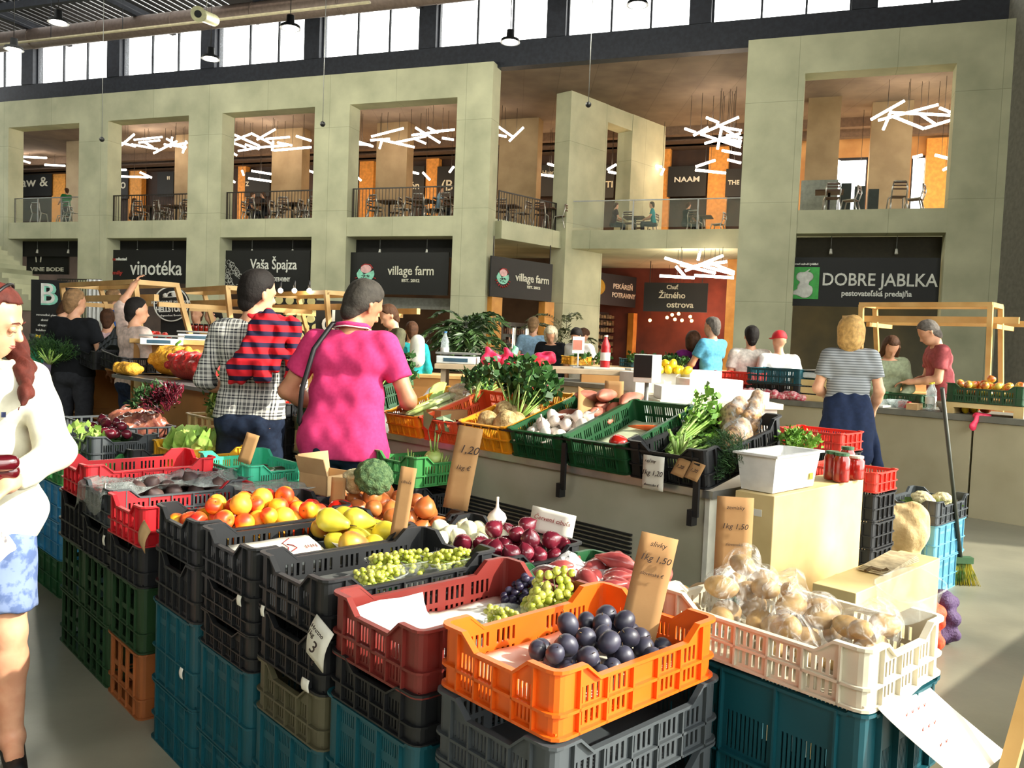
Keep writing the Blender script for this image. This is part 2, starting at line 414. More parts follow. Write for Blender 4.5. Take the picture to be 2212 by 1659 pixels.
for i in range(11):
    x = slx0 + i * 5.2; bm = new_bm(); box(bm, (x, -38, ZR - 0.4), (x + 0.2, 0.3, ZR - 0.08)); FS(bm, DARK, 'beam')
# long air duct under the roof, with a thin pale cable tray along it
DUCT = mat('duct_taupe', (120, 104, 96), 0.5, 0.3)
t = empty('air_duct', FQ, ROTF, 'long taupe air duct hung below the roof beside the high windows', 'air duct')
dz = fac(640, 18, -1.4)[1]; bm = new_bm(); tube(bm, [(sL - 8, -1.4, dz), (19.0, -1.4, dz)], 0.36, 20); mk('pipe', bm, DUCT, t)
bm = new_bm()
for i in range(14): tube(bm, [(sL + i * 3.4, -1.4, dz), (sL + i * 3.4 + .06, -1.4, dz)], 0.375, 20)
mk('collar', bm, DUCT, t)
bm = new_bm()
for i in range(9): tube(bm, [(sL + i * 5.5, -1.4, dz + .3), (sL + i * 5.5, -1.4, ZR)], 0.015, 6)
mk('hanger', bm, DARK, t)
t = empty('cable_tray', FQ, ROTF, 'thin pale cable tray running under the roof beside the taupe duct', 'cable tray')
z2 = fac(300, 62, -3.4)[1]; bm = new_bm(); bar(bm, (sL, -3.4, z2), (s_of(900), -3.4, z2), .1, .05); mk('tray', bm, mat('tray_cream', (200, 190, 160), .5), t)
bm = new_bm()
for i in range(9): tube(bm, [(sL + 1 + i * 3.2, -3.4, z2), (sL + 1 + i * 3.2, -3.4, ZR)], 0.012, 5)
mk('hanger', bm, DARK, t)
# back walls: shop fronts and gallery rear
BK = 11.0
bm = new_bm(); box(bm, (sL - .3, 0, 0), (sL, 11.3, CZ)); FS(bm, BROWN, 'wall_left')
zg = ZS
bm = new_bm(); box(bm, (sL, BK, zg), (s_of(1700), BK + 0.3, CZ)); FS(bm, BROWN, 'wall_gallery')
bm = new_bm(); box(bm, (sL, 7.0, 0), (sE + .5, 7.3, ZSB)); FS(bm, mat('shop_wall_brown', (92, 74, 60), .8, c2=(70, 54, 44), sc=1), 'wall_shops')
bm = new_bm(); box(bm, (sR, 7.0, 0), (s_of(2700) + 3, 7.3, ZSB)); FS(bm, mat('shop_wall_green', (70, 62, 40), .8, c2=(44, 42, 28), sc=.7), 'wall_shops')
bm = new_bm(); box(bm, (sE - 2, 11.05, 0), (sR + 2, 11.3, ZSB)); FS(bm, mat('shop_wall_red', (110, 56, 44), .8, c2=(80, 40, 32), sc=1), 'wall_shops')
# gallery rear on the right: pale wall with bright openings to the outside
u0 = s_of(1700) 
def off_s(u, v, off): return fac(u, v, off)[0]
op = [(off_s(1800, 400, BK), off_s(1872, 400, BK)), (off_s(1966, 400, BK), off_s(1998, 400, BK))]
xs = [u0, op[0][0], op[0][1], op[1][0], op[1][1], s_of(2700) + 3]
WARM = mat('warm_board_wall', (206, 160, 104), .7, c2=(176, 128, 78), sc=1)
for a, b in ((xs[0], xs[1]), (xs[2], xs[3]), (xs[4], xs[5])):
    bm = new_bm(); box(bm, (a, BK, zg), (b, BK + .3, CZ)); FS(bm, WARM, 'wall_gallery')
for a, b in ((xs[1], xs[2]), (xs[3], xs[4])):
    zt = off_s and fac(1830, 342, BK)[1]
    bm = new_bm(); box(bm, (a, BK, zt), (b, BK + .3, CZ)); FS(bm, WARM, 'wall_gallery')
    wn += 1; e = empty('window_%d' % wn, FQ + FX * a + FN * BK, ROTF); e['kind'] = 'structure'
    bm = new_bm(); w = b - a
    for zz in (zg + 1.35, zt - .08): box(bm, (0, 0, zz), (w, .1, zz + .1))
    for xx in (0, w - .06): box(bm, (xx, 0, zg), (xx + .06, .1, zt))
    mk('window_frame', bm, DARK, e)
    bm = new_bm(); box(bm, (0, .04, zg), (w, .05, zt)); mk('pane', bm, GLASS, e)
# unseen hall walls; sunny-side openings shaped for the sun, rear-left stretch solid for shade
WALLX = 13.0
HW = mat('hall_wall_grey', (120, 118, 108), 0.9)
def wallbox(name, lo, hi):
    bm = new_bm(); box(bm, lo, hi); return struct(name, bm, HW)
HT = ZR + 1
wallbox('wall_right', (WALLX, -14, 12.0), (WALLX + .3, 24, HT))
wallbox('wall_right', (WALLX, 9.2, 0), (WALLX + .3, 24, 12.0))
for y in (-14, -9.6, -5.0, -0.6, 3.9): wallbox('wall_right', (WALLX, y, 0), (WALLX + .3, y + .35, 12.0))
wallbox('wall_right', (WALLX, -14, 0), (WALLX + .3, 9.4, 0.4))
wallbox('wall_rear', (-24, -14.3, 0), (WALLX, -14, 6.0)); wallbox('wall_rear', (-24, -14.3, HT - 2), (WALLX, -14, HT))
wallbox('wall_rear', (-24, -14.3, 6.0), (-1.0, -14, HT - 2))
for x in (3.5, 8.2): wallbox('wall_rear', (x, -14.3, 6.0), (x + .5, -14, HT - 2))
wallbox('wall_left', (-24.3, -14, 0), (-24, 34, HT))
# ------------------------------------------------------------------ plastic crates
def wall_loop(a, b, r, n=3):
    """rounded rectangle centred on the origin: list of (x, y, nx, ny) with arc lengths, starting mid of +x side"""
    pts = []
    for cx_, cy_, a0 in ((a / 2 - r, b / 2 - r, 0), (-a / 2 + r, b / 2 - r, 90), (-a / 2 + r, -b / 2 + r, 180), (a / 2 - r, -b / 2 + r, 270)):
        for i in range(n + 1):
            t = math.radians(a0 + 90 * i / n); pts.append((cx_, cy_, r, t))
    return pts
def crate_mesh(name, a, b, h, low, horn=0.07, slope=0.04, rows=((0.12, 0.42), (0.54, 0.86)), ga=4, gb=5, ns=4, sw=0.5, r=0.02, t=0.004, rib=0.012, hand=None, flange=True, solidmid=True, base=True, blank=()):
    """a along x, b along y; h corner height, low = rim height between the corners; slots: ga/gb groups of ns on the a/b sides"""
    bm = new_bm(); P = []
    # build breakpoints for each side
    def side(L, groups):
        """positions along a side from -L/2+r to L/2-r with hole flags between"""
        e0, e1 = -L / 2 + r, L / 2 - r; xs = [e0]; fl = []
        m0 = e0 + 0.035; m1 = e1 - 0.035; w = (m1 - m0) / groups; xs.append(m0); fl.append(-1)
        for g in range(groups):
            g0 = m0 + g * w + w * 0.10; g1 = m0 + (g + 1) * w - w * 0.10
            xs.append(g0); fl.append(-1)
            if g in blank: xs.append(g1); fl.append(-1)
            else:
                sp = (g1 - g0) / ns
                for k in range(ns):
                    xs.append(g0 + sp * k + sp * sw); fl.append(g)
                    if k < ns - 1: xs.append(g0 + sp * (k + 1)); fl.append(-1)
                if xs[-1] < g1 - 1e-6: xs.append(g1); fl.append(-1)
            xs.append(m0 + (g + 1) * w); fl.append(-1)
        xs.append(e1); fl.append(-1)
        # profile breaks
        for q in (-L / 2 + horn, -L / 2 + horn + slope, L / 2 - horn - slope, L / 2 - horn):
            for i in range(len(xs) - 1):
                if xs[i] + 1e-5 < q < xs[i + 1] - 1e-5: xs.insert(i + 1, q); fl.insert(i, fl[i]); break
        return xs, fl
    def top(x, L):
        d = L / 2 - abs(x)
        if d <= horn: return h
        if d >= horn + slope: return low
        return h + (low - h) * (d - horn) / slope
    loop = []   # (x, y, nx, ny, ztop, hole flag of the segment after)
    sides = ((b, gb, (1, 0), (0, 1), a), (a, ga, (0, 1), (-1, 0), b), (b, gb, (-1, 0), (0, -1), a), (a, ga, (0, -1), (1, 0), b))
    ribs = []
    for L, g, nrm, d, W_ in sides:
        xs, fl = side(L, g)
        for i, x in enumerate(xs):
            px = nrm[0] * W_ / 2 + d[0] * x; py = nrm[1] * W_ / 2 + d[1] * x
            loop.append((px, py, nrm[0], nrm[1], top(x, L), fl[i] if i < len(fl) else -1))
        m0 = -L / 2 + r + 0.035; w = (L - 2 * r - 0.07) / g
        for k in range(g + 1): ribs.append((nrm, d, W_, m0 + k * w, top(m0 + k * w, L), L))
        # corner arc
        cx_ = nrm[0] * (W_ / 2 - r) + d[0] * (L / 2 - r); cy_ = nrm[1] * (W_ / 2 - r) + d[1] * (L / 2 - r)
        for k in range(1, 3):
            th = PI / 2 * k / 3; ex = nrm[0] * math.cos(th) + d[0] * math.sin(th); ey = nrm[1] * math.cos(th) + d[1] * math.sin(th)
            loop.append((cx_ + ex * r, cy_ + ey * r, ex, ey, h, -1))
    zr = [0.0]
    for z0, z1 in rows: zr += [z0 * low, z1 * low]
    n = len(loop); nz = len(zr)
    Vo = []; Vi = []
    for (x, y, nx, ny, zt, f) in loop:
        zz = zr + [zt]
        Vo.append([bm.verts.new((x, y, z)) for z in zz]); Vi.append([bm.verts.new((x - nx * t, y - ny * t, z)) for z in zz])
    for i in range(n):
        j = (i + 1) % n; f = loop[i][5]
        for k in range(nz):
            hole = f >= 0 and (k % 2 == 1)
            if hand and f >= 0 and hand[0] <= f <= hand[1] and k == nz - 2: hole = True
            o = (Vo[i][k], Vo[j][k], Vo[j][k + 1], Vo[i][k + 1]); q = (Vi[i][k], Vi[i][k + 1], Vi[j][k + 1], Vi[j][k])
            if hole:
                for s in range(4):
                    A_, B_ = o[s], o[(s + 1) % 4]; C_ = {Vo[i][k]: Vi[i][k], Vo[j][k]: Vi[j][k], Vo[j][k + 1]: Vi[j][k + 1], Vo[i][k + 1]: Vi[i][k + 1]}
                    try: bm.faces.new((B_, A_, C_[A_], C_[B_]))
                    except ValueError: pass
            else:
                bm.faces.new(o); bm.faces.new(q)
        # rim flange
        fw = 0.010 if flange else 0.0
        xi, yi, nxi, nyi, zi, _ = loop[i]; xj, yj, nxj, nyj, zj, _ = loop[j]
        def v(x, y, nx, ny, z, o): return bm.verts.new((x + nx * o, y + ny * o, z))
        A0 = [v(xi, yi, nxi, nyi, zi + .001, -t - .001), v(xi, yi, nxi, nyi, zi + .001, fw), v(xi, yi, nxi, nyi, zi - .006, fw), v(xi, yi, nxi, nyi, zi - .006, -t - .001)]
        B0 = [v(xj, yj, nxj, nyj, zj + .001, -t - .001), v(xj, yj, nxj, nyj, zj + .001, fw), v(xj, yj, nxj, nyj, zj - .006, fw), v(xj, yj, nxj, nyj, zj - .006, -t - .001)]
        for s in range(4): bm.faces.new((A0[s], B0[s], B0[(s + 1) % 4], A0[(s + 1) % 4]))
        # mid and base flanges
        for zc in ([low * (rows[0][1] + rows[1][0]) / 2] if len(rows) > 1 else []) + [0.003]:
            fo = rib * 0.8
            A0 = [v(xi, yi, nxi, nyi, zc + .003, 0), v(xi, yi, nxi, nyi, zc + .003, fo), v(xi, yi, nxi, nyi, zc - .003, fo), v(xi, yi, nxi, nyi, zc - .003, 0)]
            B0 = [v(xj, yj, nxj, nyj, zc + .003, 0), v(xj, yj, nxj, nyj, zc + .003, fo), v(xj, yj, nxj, nyj, zc - .003, fo), v(xj, yj, nxj, nyj, zc - .003, 0)]
            for s in range(3): bm.faces.new((A0[s], B0[s], B0[s + 1], A0[s + 1]))
    for nrm, d, W_, x, zt, L in ribs:
        px = nrm[0] * W_ / 2 + d[0] * x; py = nrm[1] * W_ / 2 + d[1] * x
        T = Matrix(((d[0], nrm[0], 0, px), (d[1], nrm[1], 0, py), (0, 0, 1, 0), (0, 0, 0, 1)))
        box(bm, (-.0025, 0, 0), (.0025, rib * .8, zt), 0, T)
    if base:
        bz = 0.012; xs = [-a / 2 + t, *[(-a / 2 + .02) + (a - .04) * i / 12 for i in range(13)], a / 2 - t]
        box(bm, (-a / 2 + t, -b / 2 + t, bz - .004), (a / 2 - t, b / 2 - t, bz))
    bmesh.ops.remove_doubles(bm, verts=bm.verts, dist=1e-6)
    bmesh.ops.recalc_face_normals(bm, faces=bm.faces)
    me = bpy.data.meshes.new(name); bm.to_mesh(me); bm.free(); return me
def plastic(n, c, rough=0.42): return mat('plastic_' + n, c, rough, c2=tuple(x * 0.86 for x in c), sc=5, lo=.3, hi=.7)
PL = dict(orange=plastic('orange', (245, 106, 22), .38), dkred=plastic('maroon', (128, 44, 38)), red=plastic('red', (205, 32, 42)), black=plastic('black', (25, 27, 30), .5), grey=plastic('grey', (72, 78, 82), .5),
          teal=plastic('teal', (16, 82, 94)), green=plastic('green', (60, 136, 70)), dkgreen=plastic('dark_green', (28, 80, 44)), beer=plastic('beer_green', (28, 62, 30), .5), brown=plastic('brown_orange', (160, 92, 46), .5), white=plastic('cream', (226, 218, 196), .45),
          amber=plastic('amber', (240, 158, 28)), blue=plastic('blue', (46, 132, 178)), mint=plastic('mint', (72, 202, 160)), ltblue=plastic('light_blue', (110, 178, 206)), salmon=plastic('salmon', (238, 96, 50)), olive=plastic('olive_grey', (92, 88, 66)), khaki=plastic('basket_cream', (222, 190, 130)), yellow=plastic('yellow', (238, 176, 40)), scarlet=plastic('scarlet', (226, 58, 44)))
CM = {}
def cmesh(key):
    if key in CM: return CM[key]
    if key == 'fruit': m = crate_mesh('fruit_crate', .355, .56, .150, .115)
    elif key == 'fruit_s': m = crate_mesh('fruit_crate_small', .33, .50, .130, .098, blank=(2,))
    elif key == 'fruit_w': m = crate_mesh('fruit_crate_wide', .36, .52, .130, .100, ga=3, gb=5)
    elif key == 'tall': m = crate_mesh('stack_crate', .372, .58, .285, .280, horn=.03, slope=.005, ga=3, gb=4, ns=8, sw=.42, rows=((.10, .40), (.46, .74), (.82, .93)), rib=.012, blank=())
    elif key == 'tallb': m = crate_mesh('stack_crate_blank', .36, .52, .36, .355, horn=.03, slope=.005, ga=3, gb=3, ns=10, sw=.42, rows=((.12, .44), (.50, .74)), rib=.016)
    elif key == 'beer': m = crate_mesh('bottle_crate', .36, .50, .245, .243, horn=.03, slope=.005, ga=3, gb=4, ns=1, sw=1.0, rows=((.08, .26), (.34, .52), (.60, .92)), rib=.010, blank=())
    elif key == 'flat': m = crate_mesh('flat_crate', .30, .42, .115, .110, horn=.03, slope=.01, ga=3, gb=4, ns=4)
    elif key == 'slant': m = crate_mesh('slant_crate', .37, .56, .15, .145, horn=.03, slope=.01, ga=4, gb=6, ns=4, rows=((.15, .45), (.55, .85)))
    elif key == 'basket': m = crate_mesh('basket_crate', .34, .48, .18, .178, horn=.03, slope=.01, ga=3, gb=4, ns=1, sw=1, rows=((.08, .46), (.54, .92)))
    CM[key] = m; return m
DIM = dict(fruit=(.355, .56, .15, .115), fruit_s=(.33, .50, .13, .098), fruit_w=(.36, .52, .13, .1), tall=(.372, .58, .285, .28), tallb=(.36, .52, .36, .355), beer=(.36, .50, .245, .243), flat=(.30, .42, .115, .11), slant=(.37, .56, .15, .145), basket=(.34, .48, .18, .178))
CRM = {}
def crate(key, colr, F, label, group=None, swap=False, yaw=None, z=None, name='crate', tilt=0.0, sc=1.0):
    """F: ground point of the near corner; the crate spreads along E1 (a) and E2 (b), or the other way when swap"""
    a, b, h, low = DIM[key]; a *= sc; b *= sc
    y = YAW if yaw is None else yaw
    e1 = Vector((-math.cos(y), math.sin(y), 0)); e2 = Vector((math.sin(y), math.cos(y), 0))
    if swap: c = Vector(F) + e1 * b / 2 + e2 * a / 2; ang = math.atan2(e2.y, e2.x)
    else: c = Vector(F) + e1 * a / 2 + e2 * b / 2; ang = math.atan2(-e1.y, -e1.x)
    if z is not None: c.z = z
    me = cmesh(key)
    k = (key, colr)
    if k not in CRM:
        m2 = me.copy(); m2.materials.clear(); m2.materials.append(PL[colr]); m2.name = name; CRM[k] = m2
    o = bpy.data.objects.new(name, CRM[k]); COL.objects.link(o)
    # local y of the mesh must run along e2 (or -e1): rotate x axis onto -e1
    o.matrix_world = Matrix.Translation(c) @ Matrix.Rotation(ang, 4, 'Z') @ Matrix.Rotation(tilt, 4, 'X') @ Matrix.Scale(sc, 4)
    o.location = c; o.rotation_euler = (Matrix.Rotation(ang, 3, 'Z') @ Matrix.Rotation(tilt, 3, 'X')).to_euler(); o.scale = (sc,) * 3
    tag(o, label, 'crate', group); return o, c, (e1, e2), (a, b, h * sc, low * sc)
e1v, e2v = E1, E2
L4 = Vector((-1.235, 2.91, 0)); ROWD = Vector((-.676, .738, 0))
def Frow(k): return L4 + ROWD * (0.4 * (k - 4)) - ROWD * .37
RYAW = .829
# ------------------------------------------------------------------ the long front row of stacks
TOPZ = 0.835
# each stack: (k, top crate spec, [under crates from top down])
def stack(k, col_tops, unders, yawk=None, F=None, sw=False, ztop=None):
    """unders: list of (key, colour, label, group) from the floor upwards"""
    F = Frow(k) if F is None else F; z = 0.0
    for key, c, lab, g in unders:
        crate(key, c, F, lab, g, z=z, swap=sw, yaw=yawk, name={'tall': 'stacking_crate', 'tallb': 'stacking_crate', 'beer': 'bottle_crate'}.get(key, 'fruit_crate')); z += DIM[key][2] + .002
    return z
GB = 'black crates stacked under the fruit display'; GT = 'teal crates at the floor of the front stacks'; GG = 'green bottle crates under the red crates'
tealL = 'teal slotted stacking crate at the foot of the front display'
blk = 'black slotted crate hidden in shade under the fruit display'
tops = {}
def put(k, key, colr, label, ztop, F=None, sw=False, yaw=None):
    F = Frow(k) if F is None else F
    z = ztop - DIM[key][2]
    o = crate(key, colr, F, label, None, z=z, swap=sw, yaw=yaw or RYAW, name='fruit_crate'); tops[k] = o; return o
# k = 0 orange plum crate on black crates
F0 = Vector((.103, 1.475, 0)); DIMS0 = (.33, .50)
put(0, 'fruit_s', 'orange', 'bright orange slotted crate half full of dark plums, nearest on the display', .859, F0, yaw=.818)
z = 0
for i in range(5):
    crate('fruit', 'grey' if i > 2 else 'black', F0 + Vector((-.004, -.01, 0)), ['grey slotted crate with newspaper showing, directly under the orange plum crate', 'second grey slotted crate below the orange plum crate'][4 - i] if i > 2 else ['lowest', 'second lowest', 'middle'][i] + ' black slotted crate in the stack below the orange plum crate', None, z=z, yaw=.818, name='fruit_crate', sc=.94); z += .1455
# k = 1 maroon crate with paper and grapes
for k, n_teal in ((1, 1), (2, 2), (3, 2), (4, 2)):
    F = Frow(k); z = 0
    hs = [.285] * (2)
    ttl = {1: .57, 2: .40, 3: .47, 4: .50}[k]
    for i in range(2):
        crate('tall', 'teal', F, ['lower', 'upper'][i] + ' teal stacking crate below the ' + {1: 'maroon crate of paper-lined grapes', 2: 'black crate with grape punnets', 3: 'black crate of pears', 4: 'black crate of peaches'}[k], 'teal stacking crates at the foot of the display', z=z - (.57 - ttl) - .002 * (1 - i), yaw=RYAW, name='stacking_crate'); z += .285
    z = ttl
    n = 0; top = .835 - .15
    while z + .10 <= top + .03:
        step = (top - z) / max(1, round((top - z) / .14)); 
        o, c, _, _ = crate('fruit', 'olive' if (k == 2 and n == 0) else 'black', F, ('olive grey crate with a paper label in the stack under the grape punnets' if (k == 2 and n == 0) else ('upper' if n else 'lower') + ' black crate in the shaded stack under the ' + {1: 'maroon crate', 2: 'grape punnets', 3: 'pears', 4: 'peaches'}[k]), None, z=z, yaw=RYAW, name='fruit_crate')
        o.scale.z = (step - .002) / .15; z += step; n += 1
# below-floor clean-up: the lowest teal crates must stand on the floor
for o in list(COL.objects):
    if o.name.startswith('stacking_crate') and o.location.z < -0.001:
        hgt = .285 + o.location.z; o.location.z = 0; o.scale.z = hgt / .285
put(1, 'fruit', 'dkred', 'maroon slotted crate lined with white paper and holding grapes', .825)
put(2, 'fruit', 'black', 'black slotted crate holding three clear punnets of green grapes', .838)
put(3, 'fruit', 'black', 'black slotted crate with a white leaflet and yellow pears', .833)
put(4, 'fruit', 'black', 'black slotted crate heaped with red and yellow peaches', .835)
F56 = Vector((-1.335, 3.14, 0)); 
put(6, 'fruit', 'red', 'red slotted crate lined with white paper behind the peaches', .795, Frow(5) + ROWD * .10, yaw=.80)
put('bag', 'fruit', 'grey', 'grey crate of beetroots in a clear bag between two red crates', .80, Frow(6) + ROWD * .06)
put(7, 'fruit', 'red', 'bright red slotted crate at the far end of the display', .853, Frow(7))
for k, lab in ((5, 'the red crate beside the peaches'), (6, 'the bag of beetroots'), (7, 'the far red crate')):
    F = Frow(k) + ROWD * {5: .10, 6: .06, 7: 0}[k]; z = 0
    for i in range(2):
        crate('beer', 'brown' if (k == 5 and i == 0) else 'beer', F, ('orange-brown bottle crate with square openings on the floor' if (k == 5 and i == 0) else ['lower', 'upper'][i] + ' green bottle crate with square openings under ' + lab), None if (k == 5 and i == 0) else 'green bottle crates', z=z, yaw=RYAW, name='bottle_crate'); z += .247
    top = {5: .795, 6: .80, 7: .853}[k] - .15
    o, _, _, _ = crate('fruit', 'black', F, 'black crate between the green bottle crates and ' + lab, None, z=z, name='fruit_crate'); o.scale.z = (top - z - .002) / .15
# k = -1 white potato crate on a teal crate
FW = Vector((.73, 1.632, 0))
put(-1, 'fruit_w', 'white', 'cream slotted crate holding clear bags of potatoes', .865, FW, sw=True, yaw=.844)
for i, lab in enumerate(('lower teal crate under the bagged potatoes', 'upper teal crate directly under the cream potato crate')):
    crate('tallb', 'teal', FW + Vector((0, 0, 0)), lab, None, z=i * .367, swap=True, yaw=.844, name='stacking_crate')[0].scale.z = 1.01
# ------------------------------------------------------------------ produce: one mesh per kind, copies share it
def two(name, c, c2, rough=.35, sc=3.0, lo=.4, hi=.62, spec=.5, coat=0.0, bump=0.0, bsc=20, sss=0.0): return mat(name, c, rough, c2=c2, sc=sc, lo=lo, hi=hi, spec=spec, coat=coat, bump=bump, bsc=bsc, sss=sss)
M_PEACH = two('peach_skin', (250, 186, 44), (218, 62, 30), .45, 9, .42, .6, sss=.05)
M_PEACHY = two('peach_skin_yellow', (250, 196, 60), (240, 150, 50), .5, 9, .35, .65, sss=.05)
M_PEACHR = two('peach_skin_red', (236, 120, 44), (196, 34, 28), .4, 9, .4, .7, sss=.05)
M_PEAR = two('pear_skin', (222, 200, 62), (190, 178, 50), .4, 20)
M_PEARR = two('pear_skin_blush', (228, 180, 60), (214, 104, 50), .4, 7, .4, .6)
M_ONION = two('onion_skin', (206, 126, 64), (168, 88, 44), .32, 10, .35, .65, coat=.2)
M_WONION = two('white_onion_skin', (236, 232, 208), (212, 212, 178), .35, 12)
M_RONION = two('red_onion_skin', (120, 36, 52), (84, 20, 34), .22, 12, coat=.4)
M_SHALLOT = two('shallot_skin', (190, 96, 88), (140, 58, 60), .28, 14, coat=.3)
M_PLUM = two('plum_skin', (34, 32, 44), (62, 62, 78), .4, 9, .42, .7)
M_GRAPE = two('grape_skin', (206, 206, 104), (166, 176, 62), .22, 30, sss=.15, coat=.2)
M_DGRAPE = two('dark_grape_skin', (40, 34, 58), (64, 60, 84), .35, 30)
M_POTATO = two('potato_skin', (188, 154, 98), (164, 130, 80), .6, 20, bump=.15)
M_BEET = two('beetroot_skin', (84, 64, 58), (52, 34, 36), .6, 12, bump=.2)
M_GARLIC = two('garlic_skin', (238, 230, 216), (216, 198, 190), .45, 18)
M_CELERY = two('celeriac_skin', (206, 182, 128), (150, 122, 76), .8, 30, bump=.6, bsc=60)
M_CARROT = two('carrot_skin', (238, 116, 54), (222, 96, 40), .45, 14)
M_STALK = two('pale_green_stalk', (192, 214, 132), (138, 178, 78), .45, 4)
M_LEEKW = two('leek_shaft', (236, 238, 206), (178, 200, 120), .4, 3)
M_LEAF = two('leaf_green', (58, 104, 40), (34, 74, 26), .55, 9)
M_LEAFL = two('leaf_light_green', (128, 170, 66), (92, 140, 44), .55, 9)
M_DILL = two('dill_green', (58, 98, 44), (36, 72, 32), .7, 20)
M_LETT = two('lettuce_leaf', (188, 212, 116), (134, 176, 74), .5, 12)
M_KOHL = two('kohlrabi_skin', (186, 206, 122), (150, 180, 92), .4, 12)
M_BROC = two('broccoli_head', (86, 112, 68), (54, 84, 48), .8, 60, bump=.6, bsc=140)
M_CAULI = two('cauliflower_head', (226, 216, 172), (198, 186, 136), .7, 40, bump=.5, bsc=120)
M_SWEETP = two('sweet_potato_skin', (186, 116, 92), (150, 84, 66), .6, 14)
M_TOM = two('tomato_skin', (214, 44, 28), (190, 30, 20), .25, 5, coat=.3)
M_ORNG = two('orange_peel', (244, 120, 34), (232, 98, 24), .45, 8)
M_AUB = two('dark_red_pepper_skin', (92, 14, 24), (62, 8, 16), .18, 4, coat=.6)
M_ZUC = two('zucchini_skin', (28, 52, 30), (18, 36, 22), .35, 24)
M_CUKE = two('cucumber_skin', (60, 92, 40), (40, 70, 30), .45, 24)
M_STEM = mat('dry_stem', (96, 74, 40), .8)
M_APPLE = two('apple_skin', (222, 196, 80), (200, 60, 40), .3, 5, .38, .55, coat=.3)
M_LEMON = two('lemon_skin', (240, 212, 40), (226, 190, 30), .4, 18)
PM = {}
def pmesh(key, prof, m, seg=20, grv=0.0, stem=None, flat=1.0, bend=0.0, fix=None):
    if key in PM: return PM[key]
    bm = new_bm(); lathe(bm, prof, seg)
    for v in bm.verts:
        if grv:
            th = math.atan2(v.co.y, v.co.x); g = 1 - grv * math.exp(-(th / .35) ** 2); v.co.x *= g; v.co.y *= g
        v.co.y *= flat
        if bend: v.co.x += bend * v.co.z ** 2
    if stem: tube(bm, [(0, 0, stem[0]), (stem[3] if len(stem) > 3 else .002, 0, stem[1])], [stem[2], stem[2] * .7], 5, mi=1)
    bmesh.ops.recalc_face_normals(bm, faces=bm.faces)
    me = bpy.data.meshes.new(key); bm.to_mesh(me); bm.free(); me.materials.append(m); me.materials.append(M_STEM); PM[key] = me; return me
def ball(r, n=9, sz=1.0, dimple=0.0, tip=0.0):
    out = []
    for i in range(n + 1):
        t = PI * i / n; z = -math.cos(t) * r * sz; x = math.sin(t) * r
        if dimple and i > n * .6: z -= dimple * math.exp(-(x / (r * .35)) ** 2)
        if tip and i >= n - 2: z += tip * (i - n + 3) / 3; x *= .55 if i == n - 1 else 1
        out.append((max(x, 0) if 0 < i < n else 0, z))
    return out
